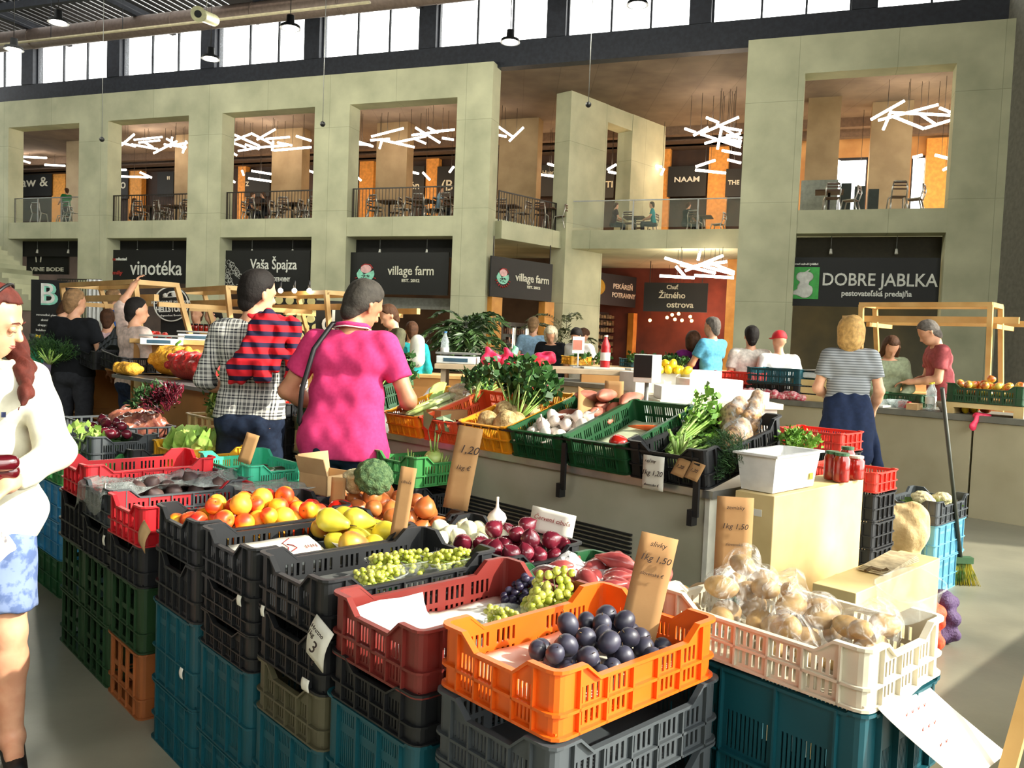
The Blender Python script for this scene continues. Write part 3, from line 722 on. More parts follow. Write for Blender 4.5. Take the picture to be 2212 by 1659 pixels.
def item_mesh(kind):
    if kind in PM: return PM[kind]
    if kind == 'peach': return pmesh(kind, ball(.033, 12, .94, .010), M_PEACH, 22, .10, (.018, .027, .002))
    if kind == 'peach_y': return pmesh(kind, ball(.040, 12, .94, .008), M_PEACHY, 22, .06)
    if kind == 'peach_r': return pmesh(kind, ball(.034, 12, .94, .010), M_PEACHR, 22, .10, (.018, .027, .002))
    if kind == 'pear': return pmesh(kind, [(0, -.040), (.018, -.039), (.031, -.027), (.036, -.008), (.033, .010), (.024, .030), (.017, .045), (.013, .055), (.006, .060), (0, .059)], M_PEAR, 18, 0, (.055, .078, .002, .008))
    if kind == 'pear_r': return pmesh(kind, [(0, -.040), (.018, -.039), (.031, -.027), (.036, -.008), (.033, .010), (.024, .030), (.017, .045), (.013, .055), (.006, .060), (0, .059)], M_PEARR, 18, 0, (.055, .078, .002, .008))
    if kind == 'onion': return pmesh(kind, ball(.034, 10, .88, 0, .012), M_ONION, 18)
    if kind == 'wonion': return pmesh(kind, ball(.029, 10, .85, 0, .012), M_WONION, 18)
    if kind == 'ronion': return pmesh(kind, ball(.030, 10, .88, 0, .014), M_RONION, 18)
    if kind == 'shallot': return pmesh(kind, [(0, -.040), (.008, -.036), (.018, -.020), (.022, 0), (.018, .020), (.009, .036), (.004, .050), (0, .052)], M_SHALLOT, 14, 0, None, .9, 3)
    if kind == 'plum': return pmesh(kind, ball(.021, 9, 1.16, .002), M_PLUM, 16, .06, (.022, .030, .001))
    if kind == 'potato': return pmesh(kind, ball(.030, 10, 1.3), M_POTATO, 16, .05, None, .85, 2)
    if kind == 'beet': return pmesh(kind, ball(.036, 9, .9, 0, .015), M_BEET, 16)
    if kind == 'garlic': return pmesh(kind, [(0, -.020), (.014, -.020), (.024, -.012), (.027, -.002), (.022, .010), (.012, .018), (.005, .026), (.0035, .040), (.004, .055), (0, .056)], M_GARLIC, 18, .0)
    if kind == 'sweetp': return pmesh(kind, [(0, -.085), (.012, -.078), (.028, -.045), (.036, 0), (.032, .035), (.018, .068), (.006, .085), (0, .088)], M_SWEETP, 14, 0, None, .9, 2)
    if kind == 'apple': return pmesh(kind, ball(.037, 10, .9, .012), M_APPLE, 18, 0, (.016, .030, .0015))
    if kind == 'lemon': return pmesh(kind, ball(.03, 10, 1.25, 0, .006), M_LEMON, 14)
    if kind == 'tomato': return pmesh(kind, ball(.034, 9, .85, .006), M_TOM, 16)
    if kind == 'orange': return pmesh(kind, ball(.04, 9, 1), M_ORNG, 16)
    if kind == 'zucchini': return pmesh(kind, [(0, -.10), (.016, -.098), (.021, -.085), (.022, 0), (.019, .085), (.010, .10), (.008, .115), (0, .116)], M_ZUC, 12, 0, None, 1, 1.2)
    if kind == 'cucumber': return pmesh(kind, [(0, -.11), (.012, -.105), (.020, -.085), (.021, 0), (.018, .085), (.010, .11), (0, .114)], M_CUKE, 12, 0, None, 1, 1.0)
    if kind == 'carrot': return pmesh(kind, [(0, -.09), (.004, -.088), (.010, -.04), (.015, .03), (.017, .075), (.012, .085), (0, .086)], M_CARROT, 12)
    if kind == 'kohlrabi':
        bm = new_bm(); lathe(bm, ball(.042, 10, .86), 20)
        rg = random.Random(2)
        for i in range(5):
            a = i * 1.26; L = .05 + rg.random() * .03; tube(bm, [(math.cos(a) * .012, math.sin(a) * .012, .030), (math.cos(a) * .02, math.sin(a) * .02, .03 + L)], [.004, .0025], 6)
        me = bpy.data.meshes.new(kind); bm.to_mesh(me); bm.free(); me.materials.append(M_KOHL); PM[kind] = me; return me
    if kind == 'celeriac':
        rg = random.Random(4); ps = [pr((0, 0, 0), (0, 0, .01), .048)]
        for i in range(18):
            a = rg.uniform(0, 6.28); z = rg.uniform(-.035, .015); ps.append(pr((math.cos(a) * .042, math.sin(a) * .042, z), (math.cos(a) * .047, math.sin(a) * .047, z - .006), .010, .005))
        me = sdf_mesh(ps, .006, .012, name=kind); me.materials.append(M_CELERY); PM[kind] = me; return me
    if kind == 'broccoli':
        rg = random.Random(5); ps = [pr((0, 0, -.08), (0, 0, -.01), .022, .028), pr((0, 0, .01), (0, 0, .02), .045, .045)]
        me = sdf_mesh(ps + [pr(p, p, .020) for p in [(.055 * math.cos(a) * s, .055 * math.sin(a) * s, .045 * math.sqrt(1 - s * s * .9) + .01) for s, n in ((0, 1), (.45, 6), (.85, 10), (1.05, 12)) for a in [6.28 * i / n for i in range(n)]]], .005, .008, name=kind); me.materials.append(M_BROC); PM[kind] = me; return me
    if kind == 'cauliflower':
        ps = [pr((0, 0, 0), (0, 0, .01), .05)] + [pr(p, p, .018) for p in [(.05 * math.cos(a) * s, .05 * math.sin(a) * s, .045 * math.sqrt(max(0, 1 - s * s * .9)) + .012) for s, n in ((0, 1), (.45, 6), (.85, 10)) for a in [6.28 * i / n for i in range(n)]]]
        me = sdf_mesh(ps, .005, .008, name=kind); me.materials.append(M_CAULI); PM[kind] = me; return me
def grapes_mesh(key, L=.10, W_=.045, n=46, r=.0095, m=None, seed=1):
    if key in PM: return PM[key]
    rg = random.Random(seed); bm = new_bm(); pts = []
    tube(bm, [(0, 0, L * .6), (0, 0, -L * .4)], .0015, 5, mi=1)
    tr = 0
    while len(pts) < n and tr < 4000:
        tr += 1; t = rg.random(); w = W_ * (1 - .75 * t) + .004; a = rg.uniform(0, 6.28); q = w * math.sqrt(rg.uniform(.25, 1)); p = Vector((q * math.cos(a), q * math.sin(a), L * .5 - t * L))
        if all((p - o).length > r * 1.55 for o in pts): pts.append(p); ico(bm, p, r * rg.uniform(.9, 1.1), 2, (1, 1, 1.18))
    bmesh.ops.recalc_face_normals(bm, faces=bm.faces); me = bpy.data.meshes.new(key); bm.to_mesh(me); bm.free(); me.materials.append(m or M_GRAPE); me.materials.append(M_STALK); PM[key] = me; return me
HEAPN = {}
def heap(kind, n, c, e1, e2, ha, hb, z0, r, name, label, cat, group, seed=1, lie=False, peak=0.5, kinds=None, sc=(.92, 1.08), tries=26, ctr=(0, 0), rotz=None, tiltr=.5, offs=None, labels=None, zplane=None):
    """pile n items inside a rectangle (half sizes ha along e1, hb along e2) around c, each resting on those below it"""
    rg = random.Random(seed); placed = list(offs or []); out = []
    for i in range(n):
        best = None; s = rg.uniform(*sc); rr = r * s
        for _ in range(tries):
            a = ctr[0] + rg.uniform(-ha, ha) ; b = ctr[1] + rg.uniform(-hb, hb)
            p = Vector((c[0], c[1], 0)) + e1 * a + e2 * b; zf = z0 if zplane is None else z0 + zplane[0] * a + zplane[1] * b
            z = zf + rr
            for q, qr in placed:
                d = math.hypot(p.x - q.x, p.y - q.y); S = (rr + qr) * .96
                if d < S: z = max(z, q.z + math.sqrt(S * S - d * d))
            cost = z - zf + peak * r * (((a - ctr[0]) / ha) ** 2 + ((b - ctr[1]) / hb) ** 2) + rg.random() * r * .3
            if best is None or cost < best[0]: best = (cost, Vector((p.x, p.y, z)), rr)
        _, p, rr = best; placed.append((p, rr)); k = kinds[i % len(kinds)] if kinds else kind
        me = item_mesh(k) if isinstance(k, str) else k
        o = bpy.data.objects.new(name, me); COL.objects.link(o); o.location = p; o.scale = (s, s, s) if False else (rr / r,) * 3
        if lie: o.rotation_euler = (PI / 2 + rg.uniform(-.25, .25), 0, (rotz if rotz is not None else 0) + rg.uniform(-tiltr, tiltr) + (rg.choice((0, PI)) if rotz is None else 0))
        else: o.rotation_euler = (rg.uniform(-tiltr, tiltr) * 2, rg.uniform(-tiltr, tiltr) * 2, rg.uniform(0, 6.28))
        tag(o, labels(k) if labels else label, cat, group); out.append(o)
    return out, placed
def sheet(name, pts, m, label, cat, parent=None, thick=.0015, group=None):
    """thin sheet over a grid of points pts[i][j]"""
    bm = new_bm(); V = [[bm.verts.new(p) for p in row] for row in pts]
    for i in range(len(V) - 1):
        for j in range(len(V[0]) - 1):
            f = bm.faces.new((V[i][j], V[i + 1][j], V[i + 1][j + 1], V[i][j + 1])); f.smooth = True
    o = mk(name, bm, m, parent); s = o.modifiers.new('thickness', 'SOLIDIFY'); s.thickness = thick
    if label: tag(o, label, cat, group)
    return o
def quad(c, e1, e2, ha, hb, z, nx=8, ny=8, wav=0.0, seed=0, fn=None):
    rg = random.Random(seed); ph = [rg.uniform(0, 6) for _ in range(6)]; G = []
    for i in range(nx + 1):
        row = []
        for j in range(ny + 1):
            a = -ha + 2 * ha * i / nx; b = -hb + 2 * hb * j / ny
            w = wav * (math.sin(a * 40 + ph[0]) * math.cos(b * 31 + ph[1]) + .6 * math.sin(a * 77 + b * 50 + ph[2]))
            p = Vector((c[0], c[1], 0)) + e1 * a + e2 * b; p.z = z + w
            if fn: p = fn(a, b, p)
            row.append(p)
        G.append(row)
    return G
PAPER = mat('white_paper', (238, 236, 224), .7, c2=(226, 222, 206))
CARD = mat('brown_cardboard', (176, 136, 88), .85, c2=(160, 120, 76), sc=6, bump=.05)
CARDL = mat('light_cardboard', (206, 172, 124), .85, c2=(192, 156, 108), sc=6)
INK = mat('marker_ink', (50, 34, 30), .7)
INKR = mat('red_brown_ink', (150, 60, 44), .7)
RG = random.Random(11)
def info(k): o, c, (a1, a2), d = tops[k]; return o, c, a1, a2, d
# --- plums in the orange crate
o, c, a1, a2, (ca, cb_, ch, cl) = info(0); zb = c.z + .014
sheet('paper_liner', quad(c, a1, a2, .155, .235, zb + .026, 10, 14, .002, 3), PAPER, 'white paper lining the orange crate under the dark plums', 'paper')
heap('plum', 38, c, a1, a2, .105, .150, zb + .029, .0225, 'plum', 'dark blue plum lying on white paper in the orange crate', 'plum', 'plums in the orange crate', 5, peak=1.6, ctr=(-.03, .02), sc=(.9, 1.12))
# --- maroon crate: paper, grapes in punnets and loose
o, c, a1, a2, _ = info(1); zb = c.z + .014
sheet('paper_liner', quad(c, a1, a2, .165, .265, zb + .030, 10, 14, .003, 4), PAPER, 'crinkled white paper lining the maroon crate', 'paper')
def fold(a, b, p):
    if a > .10: t = (a - .10); p = Vector((p.x, p.y, p.z)) - a1 * (t * .85 - min(t, .04) * .5) ; p.z += min(t, .14) * 1.02
    return p
FOIL = mat('greaseproof_paper', (232, 236, 234), .25, .15, c2=(206, 212, 212), sc=14, bump=.35, bsc=20)
sheet('greaseproof_paper', quad(c + a2 * -.14 + a1 * .02, a1, a2, .155, .105, zb + .040, 14, 8, .002, 7, fold), FOIL, 'shiny white greaseproof paper folded over the rim of the maroon crate', 'paper')
PUN = film('punnet_plastic', (236, 244, 240), .10, .08, 9, .35)
def punnet_mesh():
    if 'punnet' in PM: return PM['punnet']
    bm = new_bm(); R = []
    for z, s in ((.0, .80), (.001, .84), (.045, .96), (.055, 1.0), (.056, 1.07), (.053, 1.08)):
        ring = []
        for i in range(28):
            t = 2 * PI * i / 28; cx_, sy_ = math.cos(t), math.sin(t); q = (abs(cx_) ** 4 + abs(sy_) ** 4) ** -.25
            ring.append(bm.verts.new((.088 * s * q * cx_, .058 * s * q * sy_, z)))
        R.append(ring)
    for p_, q_ in zip(R, R[1:]):
        for i in range(28): bm.faces.new((p_[i], p_[(i + 1) % 28], q_[(i + 1) % 28], q_[i])).smooth = True
    bm.faces.new(R[0]); me = bpy.data.meshes.new('punnet'); bm.to_mesh(me); bm.free(); me.materials.append(PUN); PM['punnet'] = me; return me
def punnet(p, rz, label, glabel, seed, nb=2, gr=None, stickr=False):
    o = bpy.data.objects.new('punnet', punnet_mesh()); COL.objects.link(o); o.location = p; o.rotation_euler = (0, 0, rz); tag(o, label, 'punnet')
    rg = random.Random(seed)
    if stickr:
        bm = new_bm(); box(bm, (-.02, -.061, .02), (.02, -.0585, .045)); s = mk('sticker', bm, mat('green_sticker', (20, 140, 70), .5), o); s['label'] = 'green sticker'
    for i in range(nb):
        g = bpy.data.objects.new('grape_bunch', grapes_mesh('grapes%d' % (seed % 3), .11, .040, 48, .0095, gr, seed % 3 + 1)); COL.objects.link(g)
        off = Vector(((i - (nb - 1) / 2) * .055, rg.uniform(-.006, .006), .050)); off.rotate(Euler((0, 0, rz))); g.location = Vector(p) + off
        g.scale = (.82,) * 3; g.rotation_euler = (PI / 2 + rg.uniform(-.15, .15), rg.uniform(-.4, .4), rz + rg.uniform(-.3, .3)); tag(g, glabel, 'grapes', None)
        if nb > 1: g['group'] = glabel[:40]
    return o
punnet(Vector((c.x, c.y, zb + .034)) + a1 * -.085 + a2 * .02, math.atan2(a2.y, a2.x), 'clear punnet with few green grapes at the front of the maroon crate', 'green grape bunch in the punnet in the maroon crate', 1, 1)
for i, (da, db, dz, s) in enumerate(((-.085, .155, .05, 1.25), (-.03, .205, .045, 1.2), (-.10, .215, .09, 1.1))):
    g = bpy.data.objects.new('grape_bunch', grapes_mesh('grapesbig%d' % i, .13, .055, 60, .0112, M_GRAPE, 7 + i)); COL.objects.link(g)
    g.location = Vector((c.x, c.y, zb + dz)) + a1 * da + a2 * db; g.rotation_euler = (PI / 2 - .7, .3 * i, .8 + i); 
    tag(g, ['big green grape bunch heaped behind the punnet in the maroon crate', 'green grape bunch by the inner wall of the maroon crate', 'green grape bunch on top of the heap in the maroon crate'][i], 'grapes')
g = bpy.data.objects.new('grape_bunch', grapes_mesh('grapesdark', .10, .042, 44, .0105, M_DGRAPE, 21)); COL.objects.link(g)
g.location = Vector((c.x, c.y, zb + .06)) + a1 * .07 + a2 * .235; g.rotation_euler = (1.2, .3, 2); tag(g, 'dark blue grape bunch in the far corner of the maroon crate', 'grapes')
# --- black crate with three grape punnets
o, c, a1, a2, _ = info(2); zb = c.z + .06
bm = new_bm(); box(bm, (-.15, -.24, -.045), (.15, .24, -.004)); mk('paper_pad', bm, mat('grey_paper_pad', (96, 98, 96), .9), None, (c.x, c.y, zb), math.atan2(-a1.y, -a1.x)); tag(bpy.data.objects['paper_pad'], 'grey cardboard pad under the three grape punnets', 'pad')
rz2 = math.atan2(a2.y, a2.x)
for i, (da, db, r_, st) in enumerate(((-.105, -.085, rz2 + .3, True), (.0, .06, rz2 - .2, False), (-.055, .19, rz2 + .1, False))):
    punnet(Vector((c.x, c.y, zb)) + a1 * da + a2 * db, r_, ['clear punnet of green grapes with a green sticker in the black crate', 'clear punnet of yellow-green grapes in the middle of the black crate', 'clear punnet of small green grapes near the far end of the black crate'][i], ['green grape bunch in the stickered punnet', 'yellow-green grape bunch in the middle punnet of the black crate', 'small grape bunch in the far punnet of the black crate'][i], 2 + i, 2 + (i == 1), None, st)
# --- pears and leaflet
o, c, a1, a2, _ = info(3); zb = c.z + .05
bm = new_bm(); box(bm, (-.16, -.26, -.036), (.16, .26, 0)); q = mk('blue_tray_liner', bm, mat('grey_liner', (88, 96, 98), .8), None, (c.x, c.y, zb), math.atan2(-a1.y, -a1.x)); tag(q, 'grey tray liner under the yellow pears', 'liner')
tilt = lambda a, b, p: p + Vector((0, 0, .02 + (a + .05) * .25))
lf = sheet('leaflet', quad(c + a2 * -.12 + a1 * -.01, a1, a2, .060, .135, zb + .012, 4, 8, .001, 9, tilt), PAPER, 'white printed leaflet with a sketched cherry in the pear crate', 'leaflet')
bm = new_bm(); lm = mat('leaflet_print', (150, 40, 44), .7)
zz = lambda a: zb + .035 + (a + .05) * .25
def onl(a, b, dz=.0): p = c + a2 * (-.12 + b) + a1 * (-.01 + a); p.z = zz(a) + dz; return p
tube(bm, [onl(-.03, .02), onl(-.01, .03), onl(.02, .025), onl(.045, .06)], .0018, 4); tube(bm, [onl(-.035, .03), onl(-.02, .055), onl(.0, .05), onl(.01, .035)], .0022, 4)
for i in range(5): tube(bm, [onl(-.03 + .004 * (i % 2), .085 + i * .009), onl(-.012, .087 + i * .009)], .0016, 4)
tube(bm, [onl(-.02, -.11), onl(.0, -.09)], .004, 4); mk('leaflet_print', bm, lm, lf)
l2 = sheet('leaflet', quad(c + a2 * .09 + a1 * -.02, a1, a2, .045, .03, zb + .012, 3, 3, .001, 9, tilt), PAPER, 'second white leaflet tucked beside the pears', 'leaflet')
heap('pear', 13, c, a1, a2, .12, .11, zb + .005, .036, 'pear', 'yellow pear heaped at the far end of the black crate', 'pear', 'yellow pears in the black crate', 3, lie=True, kinds=['pear', 'pear', 'pear_r', 'pear'], ctr=(-.02, .17), peak=.6, rotz=PI / 2, tiltr=.7, labels=lambda k: 'blushed red pear on the heap in the black crate' if k == 'pear_r' else 'yellow pear heaped at the far end of the black crate', sc=(.85, 1.15))
# --- peaches
o, c, a1, a2, _ = info(4); zb = c.z + .02
heap('peach', 58, c, a1, a2, .135, .235, zb, .034, 'peach', '', 'peach', 'peaches in the black crate', 8, kinds=['peach', 'peach', 'peach_y', 'peach', 'peach_r'], peak=1.0, tiltr=.8,
     labels=lambda k: {'peach': 'red and yellow peach heaped in the black crate', 'peach_y': 'large plain yellow peach among the heaped peaches', 'peach_r': 'deep red peach among the heaped peaches'}[k])
# --- red crate with paper
o, c, a1, a2, _ = info(6); sheet('paper_liner', quad(c, a1, a2, .165, .265, c.z + .045, 8, 12, .004, 12), PAPER, 'white paper lining the red crate behind the peaches', 'paper')
# --- bag of beetroots
o, c, a1, a2, _ = info('bag')
heap('beet', 34, c, a1, a2, .13, .23, c.z + .02, .036, 'beetroot', 'dusty brown beetroot in the clear bag between the red crates', 'beetroot', 'bagged beetroots', 9, peak=.6)
BAGF = film('clear_bag_film', (214, 220, 222), .14, .12, 14, .6)
BAGD = film('clear_bag_film_dull', (150, 158, 156), .35, .25, 12, .8)
def bagfn(a, b, p):
    p = Vector(p); p.z += .115 - .5 * max(0, abs(b) - .24) ; t = a - .155
    if t > 0: p -= a1 * (t * .9); p.z -= t * 1.15
    return p
def bag2(a, b, p):
    p = Vector(p); p.z += .10 + .02 * math.sin(a * 25) * math.cos(b * 17)
    t = b + .27
    if t < 0: p += a2 * (-t * .93); p.z += t * .95
    return p
sheet('plastic_bag', quad(c + a2 * -.04, a1, a2, .165, .36, c.z + .04, 12, 26, .006, 5, bag2), BAGD, 'clear plastic bag draped over the beetroots and hanging over the crate end', 'plastic bag', None, .001)
# --- potatoes in four clear bags
o, c, a1, a2, _ = info(-1); zb = c.z + .014
BAGP = film('clear_potato_bag', (232, 232, 228), .05, .06, 26, .5)
for i, (da, db) in enumerate(((.165, .01), (.055, .05), (-.05, -.02), (-.165, .02))):
    cc = c + a1 * da + a2 * db
    objs, pl = heap('potato', 8 if i != 1 else 7, cc, a1, a2, .050, .105, zb + .004, .036, 'potato', 'pale potato in the %s clear bag in the cream crate' % ['first', 'second', 'third', 'fourth'][i], 'potato', 'potatoes in clear bag %s' % 'ABCD'[i], 20 + i, lie=True, peak=.9, tiltr=1.5, sc=(.85, 1.2))
    for ob in objs: ob['label'] = 'pale potato in the clear bag ' + ['beside the orange crate', 'next to the one by the orange crate', 'that is gathered in a star-shaped knot', 'with the torn open top'][i]; ob['group'] = ['potatoes in the bag beside the orange crate', 'potatoes in the second bag', 'potatoes in the knotted bag', 'potatoes in the torn bag'][i]
    zt = max(p.z for p, r_ in pl)
    ps = [pr(p - Vector((0, 0, .0)), p, r_ * 1.18) for p, r_ in pl] + [pr((cc.x, cc.y, zt + .0), (cc.x + .02, cc.y, zt + .035), .010, .016)]
    me = sdf_mesh(ps, .007, .05, name='potato_bag', smooth=2)
    me.materials.append(BAGP); b_ = bpy.data.objects.new('plastic_bag', me); COL.objects.link(b_)
    tag(b_, ['clear knotted bag of potatoes beside the orange crate', 'clear bag of potatoes behind the first bag in the cream crate', 'clear bag of potatoes gathered in a star-shaped knot', 'clear bag of potatoes with a torn open top at the near end'][i], 'plastic bag')
t = bpy.data.objects.new('punnet', punnet_mesh()); COL.objects.link(t); t.location = c + a1 * -.20 + a2 * .13 + Vector((0, 0, .135)); t.rotation_euler = (.25, -.2, .4); t.scale = (.8, .9, 1.3); tag(t, 'empty clear punnet perched on the potato crate corner', 'punnet')
# ------------------------------------------------------------------ leafy things
def leafbm(bm, p, d, L, w, mi=0, rg=random, up=None):
    d = Vector(d).normalized(); x, y = ring_frame(d)
    a = rg.uniform(0, 6.28); s = x * math.cos(a) + y * math.sin(a); n = d.cross(s)
    v = [bm.verts.new(Vector(p) + q) for q in (d * 0, d * L * .5 + s * w + n * L * .08, d * L - n * L * .1, d * L * .5 - s * w + n * L * .08)]
    f = bm.faces.new(v); f.material_index = mi; f.smooth = True
def bunch(name, base, direc, L, label, cat, n=9, sr=.003, spread=.35, leafL=.03, leafw=.012, nl=16, sm=None, lm=None, seed=0, base_r=.012, leaf0=.5, group=None, root=None, droop=.0):
    """a bunch of stalks with leaves: parts stalks and leaves, and a root when it has one"""
    rg = random.Random(seed); t = empty(name, base, 0, label, cat, group); d = Vector(direc).normalized(); x, y = ring_frame(d)
    b1 = new_bm(); b2 = new_bm()
    for i in range(n):
        a = rg.uniform(0, 6.28); q = rg.uniform(0, 1) ** .5; o = (x * math.cos(a) + y * math.sin(a)) * base_r * q
        dd = (d + (x * math.cos(a) + y * math.sin(a)) * spread * q + Vector((rg.uniform(-.1, .1), rg.uniform(-.1, .1), rg.uniform(-.05, .05)))).normalized(); l = L * rg.uniform(.75, 1.05)
        pts = [o + dd * l * s + Vector((0, 0, -droop * l * s * s)) for s in (0, .35, .7, 1)]
        tube(b1, pts, [sr * 1.3, sr, sr * .8, sr * .5], 5)
        for k in range(nl):
            s = leaf0 + (1 - leaf0) * rg.random() ** .7; p = pts[0].lerp(pts[3], s); p.z = p.z if droop == 0 else p.z
            dv = (dd + Vector((rg.gauss(0, .7), rg.gauss(0, .7), rg.gauss(.1, .6)))); leafbm(b2, p + Vector((rg.gauss(0, leafL * .4), rg.gauss(0, leafL * .4), rg.gauss(0, leafL * .3))), dv, leafL * rg.uniform(.6, 1.2), leafw * rg.uniform(.7, 1.2), 0, rg)
    s = mk('stalks', b1, sm or M_STALK, t); l_ = mk('leaves', b2, lm or M_LEAF, t, fix=False)
    if root:
        r = bpy.data.objects.new('root', item_mesh(root)); COL.objects.link(r); r.parent = t; r.location = -d * .03
    return t
def at_c(c, a1, a2, a, b, z): return Vector((c.x, c.y, 0)) + a1 * a + a2 * b + Vector((0, 0, z))
def card(p, w, h, rz, label, tx=None, m=None, tilt=.12, curl=.0, ts=.03, cat='price card', ink=None, thick=.004, roll=0.0):
    """price card of cardboard standing on edge; p is the middle of its lower edge"""
    t = empty('price_card', p, (tilt, roll, rz), label, cat); G = []
    for i in range(5):
        a = -w / 2 + w * i / 4; G.append([Vector((a, curl * (j / 6) ** 2, h * j / 6)) for j in range(7)])
    o = sheet('board', G, m or CARD, None, None, t, thick)
    if tx:
        for i, (s, sz, zz, xx) in enumerate(tx): text(s, sz, ink or INK, t, (xx * w, -.004 - thick + curl * zz * zz, h * zz), (PI / 2, 0, 0), 'handwriting', .0006, shear=.25)
    return t
def supports(F, key, n, label, ztop, yaw=None, swap=False, sc=1.0):
    st = ztop / n
    for i in range(n):
        o = crate(key, 'black', F, label, label, z=i * st, swap=swap, yaw=yaw, name='fruit_crate', sc=sc)[0]; o.scale.z = (st - .003) / DIM[key][2]
# ------------------------------------------------------------------ second row: onions and shallots
FS1 = Vector((.0, 2.455, 0)); S1 = crate('fruit', 'black', FS1, 'black crate of white onions and red onions behind the grape punnets', z=.66, swap=True, name='fruit_crate', sc=.97)
supports(FS1, 'fruit', 4, 'black crate under the white and red onions', .658, swap=True, sc=.97)
o, c, (a1, a2), _ = S1
_, pl = heap('wonion', 30, c, a1, a2, .125, .135, c.z + .05, .029, 'white_onion', 'white onion heaped in the black crate behind the grapes', 'onion', 'white onions', 31, ctr=(.11, 0), peak=.7)
heap('ronion', 38, c, a1, a2, .14, .135, c.z + .05, .030, 'red_onion', 'glossy red onion heaped in front of the handwritten white card', 'onion', 'red onions', 32, ctr=(-.12, 0), peak=.6, offs=pl)
g = bpy.data.objects.new('garlic_bulb', item_mesh('garlic')); COL.objects.link(g); g.location = at_c(c, a1, a2, .10, .14, c.z + .165); g.scale = (1.3,) * 3; tag(g, 'single white garlic bulb with a long neck among the white onions', 'garlic')
FS2 = Vector((-.41, 2.90, 0)); S2 = crate('fruit', 'black', FS2, 'black crate heaped with brown onions behind the pears', z=.65, swap=True, name='fruit_crate', sc=.97)
supports(FS2, 'fruit', 4, 'black crate under the brown onions', .648, swap=True, sc=.97)
o, c, (a1, a2), _ = S2
_, pl = heap('onion', 46, c, a1, a2, .23, .135, c.z + .05, .034, 'brown_onion', 'brown onion heaped behind the yellow pears', 'onion', 'brown onions', 33, peak=.5, sc=(.8, 1.3))
g = bpy.data.objects.new('tomato', item_mesh('tomato')); COL.objects.link(g); g.location = atZ(735, 1100, .80); g.scale = (1.4,) * 3; tag(g, 'red tomato beside the peaches next to the cardboard strip', 'tomato')
p = atY(806, 1034, 3.12); g = bpy.data.objects.new('broccoli', item_mesh('broccoli')); COL.objects.link(g); g.location = p; g.rotation_euler = (.9, .25, .2); tag(g, 'head of dark green broccoli lying on the brown onions', 'broccoli')
p = atY(766, 1045, 3.18); g = bpy.data.objects.new('cauliflower', item_mesh('cauliflower')); COL.objects.link(g); g.location = p; g.scale = (.8,) * 3; tag(g, 'small pale cauliflower beside the broccoli', 'cauliflower')
FS0 = Vector((.405, 2.01, 0)); S0 = crate('fruit', 'dkgreen', FS0, 'dark green crate of shallots behind the orange plum crate', z=.65, swap=True, name='fruit_crate', sc=.97)
supports(FS0, 'fruit', 4, 'black crate under the shallots', .648, swap=True, sc=.97)
o, c, (a1, a2), _ = S0
_, pl = heap('shallot', 60, c, a1, a2, .17, .13, c.z + .05, .023, 'shallot', 'pink-brown shallot heaped in the dark green crate', 'shallot', 'shallots', 35, ctr=(.06, .02), lie=True, tiltr=1.5, peak=.6, sc=(.9, 1.5))
heap('potato', 22, c, a1, a2, .08, .13, c.z + .06, .027, 'potato', 'small yellow potato beside the shallots behind the price card', 'potato', 'loose potatoes', 36, ctr=(-.18, .0), lie=True, tiltr=1.5, offs=pl)
def bagw(a, b, p): p = Vector(p); p.z += .018 * math.sin(a * 40 + b * 13) + .012 * math.sin(b * 60) - .12 * (a * a + b * b) / .02 * .3; return p
WBAG = film('white_carrier_film', (240, 240, 240), .45, .25, 16, .9)
sheet('carrier_bag', quad(at_c(c, a1, a2, .17, -.02, 0), (a1 * .9 - a2 * .3).normalized(), (a2 * .9 + a1 * .3).normalized(), .12, .085, c.z + .150, 14, 12, .008, 7, bagw), WBAG, 'thin white carrier bag lying on the shallots', 'plastic bag')
t = empty('bucket', atZ(1400, 1310, .63), 0, 'dark bucket with a flat pinkish lid behind the plums', 'bucket'); bm = new_bm(); lathe(bm, [(0, 0), (.045, 0), (.055, .12), (.056, .125)], 20); mk('bucket_body', bm, BLACKM, t); bm = new_bm(); lathe(bm, [(.0, .125), (.058, .125), (.060, .130), (.055, .136), (0, .138)], 20); mk('lid', bm, mat('pink_lid', (226, 160, 122), .5), t)
# mint crate of zucchini
FM = Vector((-1.17, 3.74, 0)); MC = crate('fruit', 'mint', FM, 'mint green crate of dark zucchini behind the far red crate', z=.70, swap=True, name='fruit_crate', sc=.95); supports(FM, 'fruit', 5, 'black crate under the mint zucchini crate', .698, swap=True, sc=.95)
o, c, (a1, a2), _ = MC; heap('zucchini', 14, c, a1, a2, .14, .06, c.z + .035, .022, 'zucchini', 'dark green zucchini lying in the mint crate', 'zucchini', 'zucchini in the mint crate', 37, ctr=(-.06, 0), lie=True, rotz=ROTG - PI / 2, tiltr=.2, peak=.3)
# sheet of dull plastic between
sheet('plastic_bag', quad(atZ(600, 1012, 0) * 0 + atZ(585, 1020, .86), E1, E2, .13, .14, .80, 8, 8, .008, 6), BAGD, 'loose grey plastic bag spread beside the mint crate', 'plastic bag')
